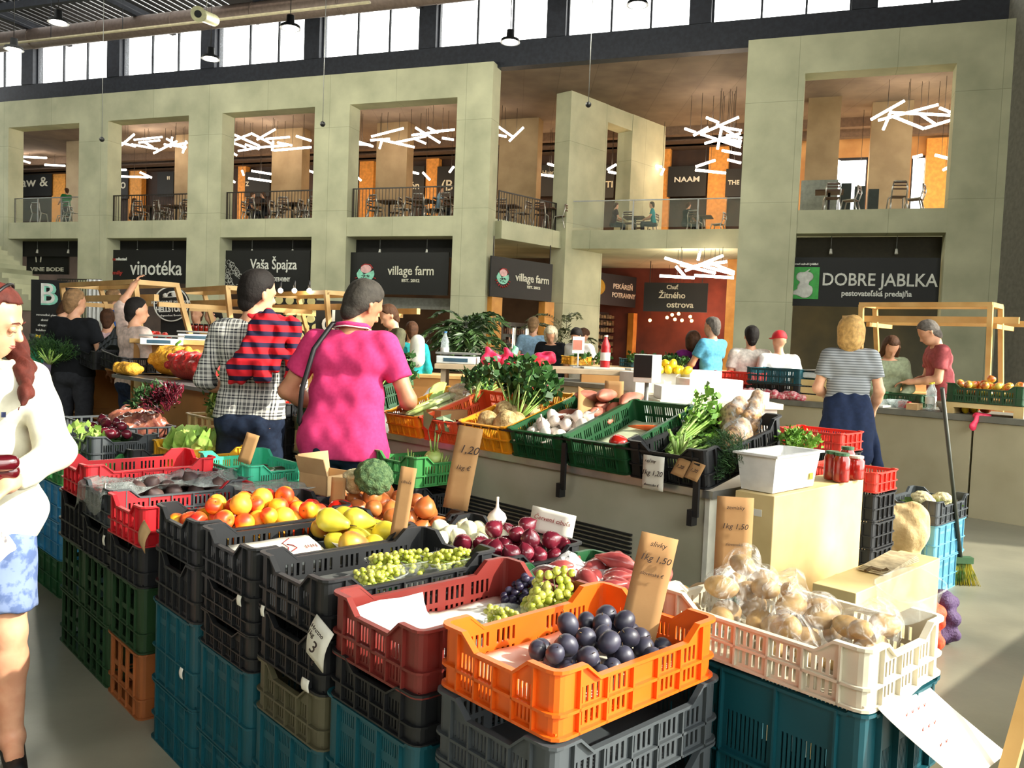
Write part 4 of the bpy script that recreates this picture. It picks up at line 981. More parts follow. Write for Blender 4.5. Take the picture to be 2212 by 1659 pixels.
# kraft box
t = empty('cardboard_box', atZ(708, 1062, .74), ROTG + .2, 'open light cardboard box standing behind the peaches', 'box'); bm = new_bm()
for lo, hi in (((-.09, -.09, 0), (.09, -.085, .09)), ((-.09, .085, 0), (.09, .09, .09)), ((-.09, -.09, 0), (-.085, .09, .09)), ((.085, -.09, 0), (.09, .09, .09)), ((-.09, -.09, 0), (.09, .09, .005))): box(bm, lo, hi)
mk('carton', bm, CARDL, t); bm = new_bm(); box(bm, (-.0025, -.09, 0), (.0025, .09, .08)); mk('flap', bm, CARDL, t, (-.088, 0, .09), (0, -.35, 0)); bm = new_bm(); box(bm, (-.09, -.0025, 0), (.09, .0025, .08)); mk('flap', bm, CARDL, t, (0, .088, .09), (-.2, 0, 0))
# price cards of the display
card(atZ(1392, 1415, .745) + Vector((-.03, .0, -.02)), .085, .30, -.1, 'brown card reading 1,50 stuck between the plums', [('slivky', .017, .93, 0), ('1kg 1,50', .021, .82, .0), ('slovenské €', .011, .70, 0)], tilt=-.06, roll=.18)
card(at_c(S0[1], S0[2][0], S0[2][1], -.22, .20, .80), .10, .24, -.15, 'brown card reading 1,50 standing behind the loose potatoes', [('zemiaky', .015, .88, 0), ('1kg 1,50', .021, .66, 0), ('slovenské', .012, .45, 0)], tilt=-.04)
card(at_c(S1[1], S1[2][0], S1[2][1], -.13, .17, .80), .155, .085, -.32, 'white card with handwriting behind the red onions', [('Červená cibuľa', .021, .62, 0)], PAPER, -.05, ink=INKR, roll=.14)
card(atZ(983, 1100, .78), .10, .33, -.05, 'tall brown card reading 1,20 behind the brown onions', [('1,20', .045, .72, .1), ('1kg €', .025, .50, 0)], tilt=-.12, curl=.03, roll=.14)
card(atZ(858, 1165, .80), .052, .235, -.1, 'narrow brown cardboard strip between the pears and the white onions', [('cibuľa', .014, .8, 0)], tilt=-.05, roll=.12)
card(atZ(728, 1105, .78), .055, .13, -.1, 'short dark brown cardboard strip behind the tomato', None, tilt=0, roll=0.02)
card(atZ(526, 1000, .82), .065, .145, -.1, 'dark brown cardboard strip leaning over the bagged beetroots', None, tilt=-.15, roll=.25)
card(atZ(652, 975, .83), .09, .11, -.2, 'torn dark cardboard piece behind the zucchini', None, tilt=-.1)
def hangcard(p, w, h, label, tx, rz, m=None, n2=None):
    """paper card hanging from a crate edge; p is its top middle"""
    t = empty('price_card', p, (-.06, 0, rz), label, 'price card'); G = [[Vector((-w / 2 + w * i / 3, -.08 * h * math.sin(j * .6), -h * j / 6)) for j in range(7)] for i in range(4)]
    sheet('board', G, m or PAPER, None, None, t, .002)
    for s, sz, zz, xx in tx: text(s, sz, INK, t, (xx * w, -.018, -h * zz), (PI / 2, 0, 0), 'handwriting', .0006, shear=.3)
    return t
RZL = math.atan2(-E1.y, -E1.x)    # faces the camera from the left-hand crate ends
hangcard(atP(702, 1348, Frow(2) - E2 * .012, E2), .085, .115, 'white card reading 3 euro pinned under the grape punnets', [('Hrozno', .018, .15, 0), ('1kg', .02, .32, -.25), ('3', .05, .55, 0), ('€', .02, .85, .2)], RZL).rotation_euler.y = .35
hangcard(atP(318, 1135, Frow(6) - E2 * .012 + ROWD * .06, E2), .07, .10, 'folded cardboard price tag hanging under the red crate', [], RZL, CARDL).rotation_euler.y = .45
for i, (u, v, k, w, h, lab) in enumerate(((517, 1298, 3, .024, .030, 'small torn white paper label under the leaflet crate'), (568, 1320, 3, .018, .030, 'small rectangular white label beside the torn one'), (660, 1478, 2, .034, .032, 'white paper label on the olive grey crate'), (392, 1455, 4, .022, .035, 'torn white label on the upper teal crate under the peaches'), (227, 1055, 7, .02, .028, 'pale sticker on the side of the far red crate'), (225, 1168, 'b', .022, .04, 'white label on the black crate under the bagged beetroots'))):
    kk = 6 if k == 'b' else k
    hangcard(atP(u, v - 12, Frow(kk) - E2 * .014, E2), w, h, lab, [], RZL)
d_ = card(atP(1990, 1505, FW + Vector((0, 0, 0)) - E1 * .0, E1) - E1 * .03 + Vector((0, 0, -.115)), .20, .20, 0, 'large curling white paper hanging from the cream potato crate', None, PAPER)
bpy.data.objects.remove(d_.children[0]); bpy.data.objects.remove(d_)
pA, pB = atP(1895, 1528, FW - E1 * .012, E1), atP(2000, 1475, FW - E1 * .012, E1)
G = []
for i in range(5):
    q = pA.lerp(pB, i / 4); G.append([q + Vector((0, 0, -.012 * j)) - E1 * (.012 * j ** 1.15 * .9) + E2 * (.006 * j) for j in range(11)])
t = sheet('price_card', G, PAPER, 'large curling white paper with red handwriting hanging from the cream potato crate', 'price card', thick=.001)
bm = new_bm()
for k in range(3):
    for i in range(4 - k):
        q = G[1][2 + k * 2].lerp(G[3][2 + k * 2], i / 4) - E1 * .004 + Vector((0, 0, .003)); tube(bm, [q, q + Vector((0, 0, -.010)) + E2 * .004, q + E2 * .008], .0008, 4)
mk('handwriting', bm, INKR, t)
# ------------------------------------------------------------------ the long counter with tilted crates
C0 = Vector((.75, 3.06, 0)); CTZ = .93
COUNT = mat('counter_panel_grey', (190, 188, 168), .5, c2=(160, 156, 132), sc=2.2, detail=7, lo=.3, hi=.7)
COUNTE = mat('counter_end_white', (226, 224, 208), .45)
def grid_empty(name, p, label, cat): return empty(name, p, math.atan2(-E1.y, -E1.x), label, cat)   # local x towards -E1, y along E2
t = grid_empty('market_counter', C0, 'long grey-white counter with a louvred grille under tilted vegetable crates', 'counter')
LC = 3.1
bm = new_bm(); box(bm, (-LC, 0, .08), (-.02, .75, CTZ - .03)); mk('body', bm, COUNT, t)
bm = new_bm(); box(bm, (-.02, -.005, .0), (0, .76, CTZ - .02)); mk('end_panel', bm, COUNTE, t)
bm = new_bm(); box(bm, (-LC - .02, -.02, CTZ - .03), (.02, .77, CTZ)); mk('worktop', bm, mat('steel_worktop', (170, 172, 168), .35, .7), t)
bm = new_bm(); 
for i in range(6): box(bm, (-LC, -.012, .60 + i * .018), (-.35, 0, .608 + i * .018))
mk('louvre_grille', bm, mat('louvre_black', (28, 30, 30), .5), t)
bm = new_bm(); box(bm, (-LC, -.004, .0), (-.02, .02, .08)); mk('plinth', bm, mat('plinth_green', (38, 60, 40), .7), t)
def on_counter(tt, key, colr, label, tl=.28, sc=.88, dz=0.0, db=0.0, wz=None):
    F = C0 + E1 * tt + E2 * (-.03 + db); o, c, (a1, a2), d = crate(key, colr, F, label, z=CTZ + dz, sc=sc, name='fruit_crate', tilt=tl)
    b = d[1]; c2 = c + Vector((0, 0, math.sin(tl) * b / 2 + .004)); o.location = c2
    def P(a, bb, z): return Vector((c2.x, c2.y, c2.z)) + a1 * a + a2 * bb * math.cos(tl) + Vector((0, 0, math.sin(tl) * bb + z))
    return o, c2, a1, a2, d, P, math.sin(tl)
CB = on_counter(.0, 'fruit', 'black', 'black slotted crate of celery and bagged nuts at the end of the counter', .20, 1.0)
CT_ = on_counter(.37, 'slant', 'dkgreen', 'green crate with one tomato on paper on the counter', .30)
CGa = on_counter(.71, 'slant', 'dkgreen', 'green crate of garlic and sweet potatoes on the counter', .30)
CO1 = on_counter(1.05, 'slant', 'amber', 'amber crate of celeriac with leafy tops on the counter', .30)
CO2 = on_counter(1.39, 'slant', 'salmon', 'salmon orange crate beside the leeks on the counter', .30, .80)
CO3 = on_counter(1.70, 'slant', 'amber', 'amber crate of leeks on the counter', .30, .80)
CG4 = on_counter(2.34, 'slant', 'dkgreen', 'green crate of carrots and celery beside the pink shirt', .26, 1.0, -.0, -.1)
# brackets that hold the crates on the counter edge
for i, tt in enumerate((.03, .69, 1.37)):
    t2 = empty('steel_bracket', C0 + E1 * tt - E2 * .045, math.atan2(-E1.y, -E1.x), ['black steel bracket under the black crate at the counter end', 'black steel bracket below the garlic crate', 'black steel bracket below the celeriac crate'][i], 'bracket')
    bm = new_bm(); box(bm, (-.012, -.012, CTZ - .10), (.012, .0, CTZ + .10)); mk('post', bm, BLACKM, t2); bm = new_bm(); box(bm, (-.03, -.016, CTZ - .135), (-.008, .02, CTZ - .075)); mk('foot', bm, BLACKM, t2)
bm = new_bm(); bar(bm, C0 + E1 * .03 - E2 * .05 + Vector((0, 0, CTZ + .115)), C0 + E1 * 2.1 - E2 * .05 + Vector((0, 0, CTZ + .115)), .008, .008); o = mk('steel_rail', bm, BLACKM); tag(o, 'thin black steel rail along the front of the tilted crates', 'rail')
def lay(mesh, P, a, b, z, rot, label, cat, name, s=1.0, group=None):
    o = bpy.data.objects.new(name, item_mesh(mesh) if isinstance(mesh, str) else mesh); COL.objects.link(o); o.location = P(a, b, z); o.rotation_euler = rot; o.scale = (s,) * 3; tag(o, label, cat, group); return o
# garlic, sweet potatoes
_, c, a1, a2, d, P, sl_ = CGa
_, pl = heap('garlic', 26, c, a1, a2, .13, .12, c.z + .05, .027, 'garlic_bulb', 'white garlic bulb in the green crate on the counter', 'garlic', 'garlic bulbs on the counter', 41, ctr=(0, -.11), peak=.5, tiltr=1.0, zplane=(0, sl_), sc=(.9, 1.25))
heap('sweetp', 11, c, a1, a2, .12, .10, c.z + .05, .040, 'sweet_potato', 'brown sweet potato behind the garlic on the counter', 'sweet potato', 'sweet potatoes on the counter', 42, ctr=(-.02, .13), lie=True, rotz=ROTG - PI / 2, tiltr=.5, zplane=(0, sl_), offs=pl)
card(P(-.07, .0, .10), .10, .22, .3, 'brown cardboard strip lying over the sweet potatoes', None, tilt=-.9, roll=.5)
card(P(-.05, .22, .08), .09, .13, -.2, 'brown cardboard piece standing behind the sweet potatoes', None, tilt=-.1)
# tomato on paper
_, c, a1, a2, d, P, sl_ = CT_
sheet('paper_liner', [[P(-.13 + .26 * i / 6, -.20 + .38 * j / 8, .05 + .004 * math.sin(i * 2 + j)) for j in range(9)] for i in range(7)], mat('green_tint_paper', (206, 214, 178), .7), 'pale green paper lining the tomato crate on the counter', 'paper')
lay('tomato', P, -.05, -.17, .09, (.2, .3, 0), 'single red tomato in the green crate on the counter', 'tomato', 'tomato', 1.25)
lay('carrot', P, .0, .08, .065, (PI / 2, 0, 1), 'orange carrot lying on green paper on the counter', 'carrot', 'carrot', .9)
# celeriac and leaves
_, c, a1, a2, d, P, sl_ = CO1
for i, (a, b, z, s) in enumerate(((.07, -.18, .10, 1.05), (-.05, -.17, .10, 1.2), (.1, -.04, .11, .9))): lay('celeriac', P, a, b, z, (.3 * i, .2, i), ['knobbly brown celeriac at the front of the amber crate', 'larger knobbly celeriac beside the first one', 'celeriac half hidden under the leafy tops'][i], 'celeriac', 'celeriac', s)
for i, (a, b, dd, L) in enumerate(((.10, .02, (-.1, .5, .9), .26), (-.03, -.06, (.5, .6, .9), .27), (.02, .08, (.1, .6, 1), .25), (.12, .16, (-.3, .4, .9), .22))):
    bunch('celeriac_with_leaves', P(a, b, .09), dd, L, ['leafy celeriac leaning out at the left of the amber crate', 'celeriac root with pale stalks and spreading leaves', 'leafy celeriac at the top of the amber crate', 'dark leafy celeriac top at the rear of the amber crate'][i], 'celeriac', 10, .004, .55, .042, .019, 26, seed=50 + i, root='celeriac')
# leeks
_, c, a1, a2, d, P, sl_ = CO3
bmk = None
for i, (a, z) in enumerate(((.10, .055), (.05, .06), (.0, .055), (-.05, .06), (.075, .095), (.02, .098), (-.10, .055))):
    p0 = P(a, -.21, z); p1 = P(a - .02, .12, z + .01); p2 = P(a - .03 + .02 * (i % 2), .34, z + .06)
    t2 = empty('leek', p0, 0, 'long leek with white shaft and green top in the amber crate', 'leek', 'leeks'); bm = new_bm(); tube(bm, [Vector((0, 0, 0)), p1 - p0], [.013, .015], 8); mk('shaft', bm, M_LEEKW, t2)
    bm = new_bm(); 
    for q in range(4): tube(bm, [p1 - p0, (p1 - p0).lerp(p2 - p0, .5) + a1 * .012 * (q - 1.5), p2 - p0 + a1 * .03 * (q - 1.5) + Vector((0, 0, .01 * q))], [.010, .008, .003], 5)
    mk('leaves', bm, M_LEAFL, t2)
bunch('parsnip_tops', P(-.17, .12, .08), (.2, .7, .8), .2, 'dark leafy tops behind the leeks', 'greens', 9, .003, .6, .04, .015, 20, seed=61)
# carrots, cabbage wedge, celery
_, c, a1, a2, d, P, sl_ = CG4
heap('carrot', 26, c, a1, a2, .08, .12, c.z + .03, .016, 'carrot', 'orange carrot lying in the green crate beside the pink shirt', 'carrot', 'carrots on the counter', 44, ctr=(-.08, -.10), lie=True, rotz=ROTG - PI / 2, tiltr=.5, zplane=(0, sl_))
for i, (a, b, dd, L) in enumerate(((.13, .0, (.1, .8, .7), .32), (.07, .08, (.5, .7, .6), .34), (.0, .12, (.6, .7, .8), .30), (.12, .20, (.2, .6, .8), .26), (.02, .24, (.6, .5, .9), .22))):
    bunch('parsley_bunch', P(a, b, .06), dd, L, ['parsley root bunch with dark leaves behind the pink shirt', 'pale-stalked parsley root bunch lying in the green crate', 'leafy parsley bunch at the top of the green crate', 'dark parsley bunch behind the cabbage wedge', 'bushy parsley bunch beside the grey bags'][i], 'parsley', 10, .004, .4, .045, .02, 26, sm=M_STALK, seed=70 + i)
ps = [pr((0, 0, 0), (0, 0, .001), .085)]
me = sdf_mesh(ps, .006, 0, clip=lambda X, Y, Z: np.maximum(-(Y * .8 + X * .2), -(X * .9 - Y * .5) - .0), name='cabbage_wedge'); me.materials.append(M_LETT)
o = bpy.data.objects.new('cabbage_wedge', me); COL.objects.link(o); o.location = atY(958, 855, C0.y + .717 * 2.0 + .2); o.rotation_euler = (.5, .2, 2.4); tag(o, 'pale cabbage wedge standing above the carrots', 'cabbage')
o = bpy.data.objects.new('cauliflower', item_mesh('cauliflower')); COL.objects.link(o); o.location = atY(1003, 862, C0.y + .717 * 1.95 + .2); o.scale = (1.5, 1.5, 1.2); tag(o, 'pale cauliflower wrapped in clear film beside the cabbage wedge', 'cauliflower')
t2 = bpy.data.objects.new('film_wrap', sdf_mesh([pr((0, 0, .01), (0, 0, .02), .108, k=0)], .012, 0, name='film_wrap')); COL.objects.link(t2); t2.data.materials.append(BAGF); t2.location = (0, 0, 0); t2.parent = o; t2.scale = (.72, .72, .6)
bm = new_bm(); box(bm, (-.09, -.06, 0), (.09, .06, .05)); q = mk('small_carton', bm, CARD, None, atY(965, 905, C0.y + .717 * 1.85 - .02), ROTG); tag(q, 'small brown carton wedged between the carrots and the leeks', 'carton')
# celery, nuts, fennel in the black crate
_, c, a1, a2, d, P, sl_ = CB
for i, (a, b, dd, L) in enumerate(((.16, -.02, (.75, .6, .42), .30), (.12, -.10, (.8, .55, .40), .30), (.18, .10, (.6, .6, .5), .26))):
    bunch('celery_bunch', P(a, b, .05), dd, L, ['pale celery bunch leaning at the left of the black crate', 'celery bunch with bright ribs in the black crate', 'leafy celery bunch behind the bright one'][i], 'celery', 11, .0065, .35, .035, .014, 12, sm=M_STALK, lm=M_LEAFL, seed=80 + i, base_r=.02, leaf0=.65)
bunch('fennel_bulb', P(.02, -.18, .08), (.1, .1, 1), .10, 'pale fennel bulb with cut green stalks in the black crate', 'fennel', 7, .007, .8, .02, .008, 4, seed=84, base_r=.02, root='kohlrabi', lm=M_LEAFL)
NUTS = mat('nuts_brown', (190, 146, 96), .6, c2=(120, 80, 46), sc=60, kind='voronoi', lo=.2, hi=.6, bump=.4, bsc=90)
for i, (u, v, w, y) in enumerate(((1585, 915, .055, 3.55), (1618, 925, .045, 3.5), (1590, 965, .055, 3.38), (1625, 900, .04, 3.65))):
    p = atY(u, v, y); ps = [pr((0, 0, 0), (0, 0, .04), w), pr((0, 0, .05), (.02, 0, .09), .02, .03)]
    rg = random.Random(i); ps += [pr(q, q, .017) for q in [(w * .9 * math.cos(a), w * .9 * math.sin(a), rg.uniform(-.03, .06)) for a in [rg.uniform(0, 6.28) for _ in range(16)]]]
    me = sdf_mesh(ps, .006, .012, name='nut_bag'); me.materials.append(NUTS); o = bpy.data.objects.new('nut_bag', me); COL.objects.link(o); o.location = p
    me2 = sdf_mesh([dict(q, ra=q['ra'] * 1.1, rb=q['rb'] * 1.12) for q in ps[:2]] + [pr((0, 0, 0), (0, 0, .05), w * 1.12)], .008, .02, name='clear_film'); me2.materials.append(BAGF); o2 = bpy.data.objects.new('clear_film', me2); COL.objects.link(o2); o2.parent = o
    tag(o, ['tall clear bag of brown nuts in the black crate', 'pale bag of nuts beside the tall one', 'clear bag of nuts lying low in front', 'small bag of nuts with a twisted top at the rear'][i], 'bag of nuts')
p = P(.19, .06, .0)
card(atP(1412, 985, C0 - E2 * .075, E2) + Vector((0, 0, -.13)), .095, .13, -.78, 'white price card reading 1,20 hung on the tomato crate', [('rajčiny', .018, .85, -.1), ('1kg 1,20', .028, .5, 0), ('slovensko €', .014, .15, 0)], PAPER, .0)
for i, (u, v) in enumerate(((1462, 1010), (1492, 1018))):
    card(atP(u, v, C0 - E2 * .085, E2) + Vector((0, 0, -.03)), .055, .07, -.78, ['brown folded tag beside the white price card on the counter', 'second brown folded tag nearer the black crate'][i], [('1,20', .018, .5, 0)], CARD, -.5, roll=.2)
# kohlrabi crate on its own stack, in front of the counter
FK = Vector((-.43, 3.80, 0)); KC = crate('fruit', 'green', FK, 'green crate of kohlrabi in front of the counter', z=.76, name='fruit_crate', sc=.94)
supports(FK, 'fruit', 5, 'dark crate under the kohlrabi crate', .758, sc=.94)
o, c, (a1, a2), _ = KC
for i, (a, b, z, s) in enumerate(((.0, -.02, .10, 1.15), (-.10, .10, .09, 1.1), (.08, -.10, .055, .8), (.02, .06, .05, .9), (-.05, -.12, .05, .85), (.06, .15, .05, .9), (-.08, -.04, .05, .9))):
    g = bpy.data.objects.new('kohlrabi', item_mesh('kohlrabi')); COL.objects.link(g); g.location = at_c(c, a1, a2, a, b, c.z + z); g.rotation_euler = (.2, .1 * i, i * 1.3); g.scale = (s,) * 3; tag(g, ['large pale kohlrabi on top of the green crate', 'kohlrabi with a grey-green leaf at the right of the crate', 'small kohlrabi at the rim of the green crate', 'kohlrabi low in the middle of the green crate', 'kohlrabi low at the front of the green crate', 'kohlrabi low at the rear of the green crate', 'kohlrabi half hidden under the large one'][i], 'kohlrabi')
    if i < 2:
        bm = new_bm()
        for q in range(3): tube(bm, [(0, 0, .03), (.02 * (q - 1), .02, .08), (.03 * (q - 1), .05, .11)], .002, 5); leafbm(bm, (.03 * (q - 1), .05, .11), (.4 * (q - 1) + .3, .4, .25), .11, .035, 0, random.Random(q))
        l_ = mk('leaves', bm, mat('kohlrabi_leaf', (118, 146, 96), .5), g, fix=False)
# ------------------------------------------------------------------ plywood steps, tub, jars
BF = atZ(1673, 1073, .94); BF.z = 0
t = empty('plywood_box', BF, math.atan2(-E1.y, -E1.x), 'tall pale plywood box with a white tub on top', 'box'); bm = new_bm(); box(bm, (-.155, 0, 0), (0, .74, .94)); mk('carcass', bm, BIRCH, t, bevel=.003)
bm = new_bm(); box(bm, (-.08, -.002, .86), (-.045, 0, .885)); mk('sticker', bm, PAPER, t)
t = empty('plywood_box', BF - E1 * .157, math.atan2(-E1.y, -E1.x), 'lower plywood box set as a step in front of the tall one', 'box'); bm = new_bm(); box(bm, (0, 0, 0), (.15, .76, .67)); mk('carcass', bm, BIRCH, t, bevel=.003)
bm = new_bm(); rg = random.Random(5)
rp = BF - E1 * .23 + E2 * .45 + Vector((0, 0, .674))
for i in range(4): box(bm, (-.16 + .01 * i, -.05, i * .004), (.17 + .008 * i, .05, i * .004 + .003), 0, Matrix.Rotation(.03 * i, 4, 'Z'))
q = mk('newspaper_stack', bm, mat('newsprint', (196, 180, 146), .85, c2=(150, 136, 108), sc=30), None, rp, ROTG); tag(q, 'small pile of old newspapers on the lower plywood box', 'newspapers')
bm = new_bm(); tube(bm, [(0, 0, .012), (.03, .02, .02), (.06, .01, .014)], .006, 6); leafbm(bm, (.06, .01, .014), (1, .3, 0), .04, .01); q = mk('dried_root', bm, M_STEM, None, rp - E2 * .2); tag(q, 'dried root lying at the end of the newspapers', 'root')
TUBM = mat('white_polystyrene', (244, 244, 240), .6)
TB = atZ(1647, 1066, .943); t = empty('white_tub', TB + E2 * .0, math.atan2(-E1.y, -E1.x), 'white rectangular tub of herbs on the tall plywood box', 'tub')
def tubbm(w, d, h, fl, th=.006):
    bm = new_bm(); o0 = []; lv = [((w - fl) / 2, (d - fl) / 2, 0), (w / 2, d / 2, h), (w / 2 + .012, d / 2 + .012, h), (w / 2 + .012, d / 2 + .012, h + .008), (w / 2 - th, d / 2 - th, h + .008), ((w - fl) / 2 - th, (d - fl) / 2 - th, th)]
    for a, b, z in lv: o0.append([bm.verts.new((sx * a, sy * b, z)) for sx, sy in ((-1, -1), (1, -1), (1, 1), (-1, 1))])
    for p_, q_ in zip(o0, o0[1:]):
        for i in range(4): bm.faces.new((p_[i], p_[(i + 1) % 4], q_[(i + 1) % 4], q_[i]))
    bm.faces.new(o0[0]); bm.faces.new(o0[-1]); return bm
t.location = BF - E1 * .0 + E1 * .09 + E2 * .19 + Vector((0, 0, .943)); mk('tub_body', tubbm(.155, .34, .13, .03), TUBM, t)
bm = new_bm(); box(bm, (.074, .10, .03), (.0755, .125, .055)); s_ = mk('sticker', bm, mat('yellow_sticker', (240, 220, 60), .5), t); s_['label'] = 'yellow sticker'
for i, (u, v, y, L) in enumerate(((1632, 1030, 3.05, .13), (1722, 975, 3.35, .09))):
    bunch('dill_bunch' if i == 0 else 'herb_bunch', (atY(u, v, y) if i else BF + E1 * .215 + E2 * .10 + Vector((0, 0, 1.05))), ((-.4, -.3, .2), (0, 0, 1))[i], L, ['feathery dark dill hanging over the end of the tub', 'light green leafy herbs growing out of the white tub'][i], 'herbs', 26, .0012, 1.2 if i else .7, .022 if i else .03, .006 if i else .0012, 26 if i else 60, sm=M_LEAFL if i else M_DILL, lm=M_LEAFL if i else M_DILL, seed=90 + i, leaf0=.15, base_r=.03, droop=.3 if i == 0 else 0)
JAR = mat('red_preserve', (176, 36, 26), .15, c2=(140, 26, 20), sc=30, coat=.6); JL = mat('jar_lid_green', (70, 110, 78), .4, .3)
for i, (u, v, h, r, lab) in enumerate(((1795, 1035, .115, .030, 'slim jar of red preserve with a dark green lid at the left'), (1816, 1040, .115, .032, 'jar of red preserve with a green lid in front of the others'), (1828, 1026, .12, .03, 'jar of red preserve with a green lid behind the others'), (1846, 1034, .095, .036, 'squat jar of red preserve with a pale lid at the right'))):
    p = atZ(u, v, .945); t = empty('preserve_jar', p, 0, lab, 'jar'); bm = new_bm(); lathe(bm, [(0, 0), (r * .92, 0), (r, .008), (r, h * .78), (r * .82, h * .88), (r * .8, h * .92), (0, h * .92)], 18); mk('glass_jar', bm, JAR, t); bm = new_bm(); lathe(bm, [(0, h * .9), (r * .86, h * .9), (r * .86, h), (0, h)], 18, smooth=False); mk('lid', bm, JL if i < 3 else mat('jar_lid_pale', (220, 214, 196), .4), t)
# ------------------------------------------------------------------ right of the boxes: red crates, blue stack, sacks, broom
FR = Vector((1.44, 4.02, 0)); FR = atZ(1890, 1066, .80); FR.z = 0
crate('flat', 'scarlet', FR, 'red crate with a scrap of paper behind the jars', z=.80, name='fruit_crate', sc=.85, swap=True)
supports(FR, 'flat', 6, 'grey crate stacked under the red crate behind the jars', .795, swap=True, sc=.85)
bm = new_bm(); box(bm, (-.03, -.05, 0), (.03, .05, .03)); q = mk('paper_scrap', bm, CARDL, None, Vector((FR.x, FR.y, .83)) + E1 * .15 + E2 * .12, .4); tag(q, 'light paper scrap in the red crate behind the jars', 'paper')
FR2 = atZ(1792, 985, .85) + E2 * .15; FR2.z = 0
crate('flat', 'scarlet', FR2 + E1 * .0, 'tall-sided red crate behind the herbs in the tub', z=.86, name='fruit_crate', swap=True); supports(FR2, 'flat', 7, 'crate stacked under the red crate behind the herbs', .855, swap=True)
FB = atZ(2013, 1288, 0)
for i in range(2):
    o = crate('tall', 'ltblue', FB, ['lower light blue stacking crate standing on the floor beside the broom', 'upper light blue stacking crate under the black crate of cauliflower'][i], z=i * .215, name='stacking_crate', sc=.9)[0]; o.scale.z = .213 / .285
BC = crate('fruit', 'grey', FB, 'dark grey crate of cauliflower on the light blue stack', z=.432, name='fruit_crate', sc=.97); o, c, (a1, a2), _ = BC
for i, (a, b) in enumerate(((-.02, -.06), (.04, .06), (-.06, .14))):
    g = bpy.data.objects.new('cauliflower', item_mesh('cauliflower')); COL.objects.link(g); g.location = at_c(c, a1, a2, a, b, c.z + .07); g.scale = (1.1,) * 3; tag(g, ['white cauliflower at the front of the crate by the broom', 'leafy white cauliflower in the middle of that crate', 'white cauliflower at the rear of that crate'][i], 'cauliflower')
    bm = new_bm(); rg = random.Random(i)
    for q in range(9): leafbm(bm, (.045 * math.cos(q * .7), .045 * math.sin(q * .7), -.02), (math.cos(q * .7), math.sin(q * .7), .5), .08, .03, 0, rg)
    mk('leaves', bm, M_LEAFL, g, fix=False)
SACK = mat('raffia_sack', (216, 190, 140), .8, c2=(190, 160, 108), sc=12, bump=.3)
p = atZ(1945, 1290, 0) + E1 * .12
me = sdf_mesh([pr((0, -.1, .16), (0, .1, .16), .14), pr((0, -.12, .40), (0, .12, .44), .13), pr((0, -.16, .50), (0, .10, .40), .08), pr((0, -.1, .1), (0, .1, .1), .13)], .012, .06, clip=lambda X, Y, Z: -Z, noise=lambda X, Y, Z: .006 * np.sin(X * 60 + Z * 30) * np.cos(Y * 45)); me.materials.append(SACK)
o = bpy.data.objects.new('sack', me); COL.objects.link(o); o.location = p; o.rotation_euler = (0, 0, ROTG + .3); tag(o, 'bulging beige sack with a folded top beside the plywood boxes', 'sack')
t = empty('orange_carton', atZ(1965, 1385, 0), ROTG - .1, 'tall printed orange and yellow carton in front of the sack', 'carton'); bm = new_bm(); box(bm, (-.07, -.05, 0), (.07, .08, .36)); mk('carton', bm, CARDL, t); bm = new_bm(); box(bm, (-.072, -.053, .16), (.072, .082, .33)); mk('printed_panel', bm, mat('carton_orange', (236, 110, 40), .6, c2=(246, 200, 60), sc=10, lo=.45, hi=.55), t)
NETP = mat('purple_onion_net', (74, 50, 92), .7, c2=(50, 30, 66), sc=90, kind='voronoi', lo=.1, hi=.4, bump=.5, bsc=80); NETO = mat('orange_net', (232, 84, 40), .7, c2=(200, 60, 30), sc=70, kind='voronoi')
def netbag(name, p, m, r, h, label, seed, n=26, br=.032):
    rg = random.Random(seed); ps = [pr((0, 0, r * .7), (0, 0, h - r * .7), r * .85, r * .7)]
    for i in range(n):
        a = rg.uniform(0, 6.28); z = rg.uniform(.03, h - .03); q = r * .78 * (1 - .25 * (z / h)); ps.append(pr((q * math.cos(a), q * math.sin(a), z), (q * math.cos(a), q * math.sin(a), z), br))
    me = sdf_mesh(ps, .009, .012, clip=lambda X, Y, Z: -Z, name=name); me.materials.append(m); o = bpy.data.objects.new(name, me); COL.objects.link(o); o.location = p; tag(o, label, 'net bag'); return o
netbag('onion_net', atZ(2030, 1385, 0), NETP, .09, .27, 'purple net bag of onions standing behind the potato crate', 3)
netbag('orange_net', atZ(2002, 1400, 0), NETO, .07, .25, 'orange net bag squeezed beside the purple one', 4)
t = empty('broom', atZ(2072, 1262, 0), 0, 'long-handled broom with yellow bristles standing before the far counter', 'broom')
bm = new_bm(); tube(bm, [(0, 0, .16), atY(2035, 838, 4.95) - t.location], .013, 8); mk('handle', bm, mat('broom_handle', (66, 70, 60), .5), t)
bm = new_bm(); rg = random.Random(3)
for i in range(160): x = rg.uniform(-.06, .06); tube(bm, [(x, rg.uniform(-.02, .02), .16), (x * 2.0 + rg.uniform(-.015, .015), rg.uniform(-.04, .04), .0)], .002, 3)
b_ = mk('bristles', bm, mat('bristle_yellow', (222, 206, 70), .7, c2=(90, 130, 60), sc=9, lo=.45, hi=.55), t); bm = new_bm(); box(bm, (-.07, -.025, .14), (.07, .025, .18)); mk('broom_head', bm, mat('broom_head_green', (60, 100, 60), .6), t)
# trestle table just outside the picture on the sunny side, unseen, placed to shade the floor
TF = Vector((1.34, 1.15, 0)); t = empty('trestle_table', TF, ROTG, 'wooden trestle table out of view on the sunny side, shading the floor', 'table')
bm = new_bm(); box(bm, (.25, -1.25, .97), (5.2, -.12, 1.0)); mk('tabletop', bm, WOODL, t, bevel=.004)
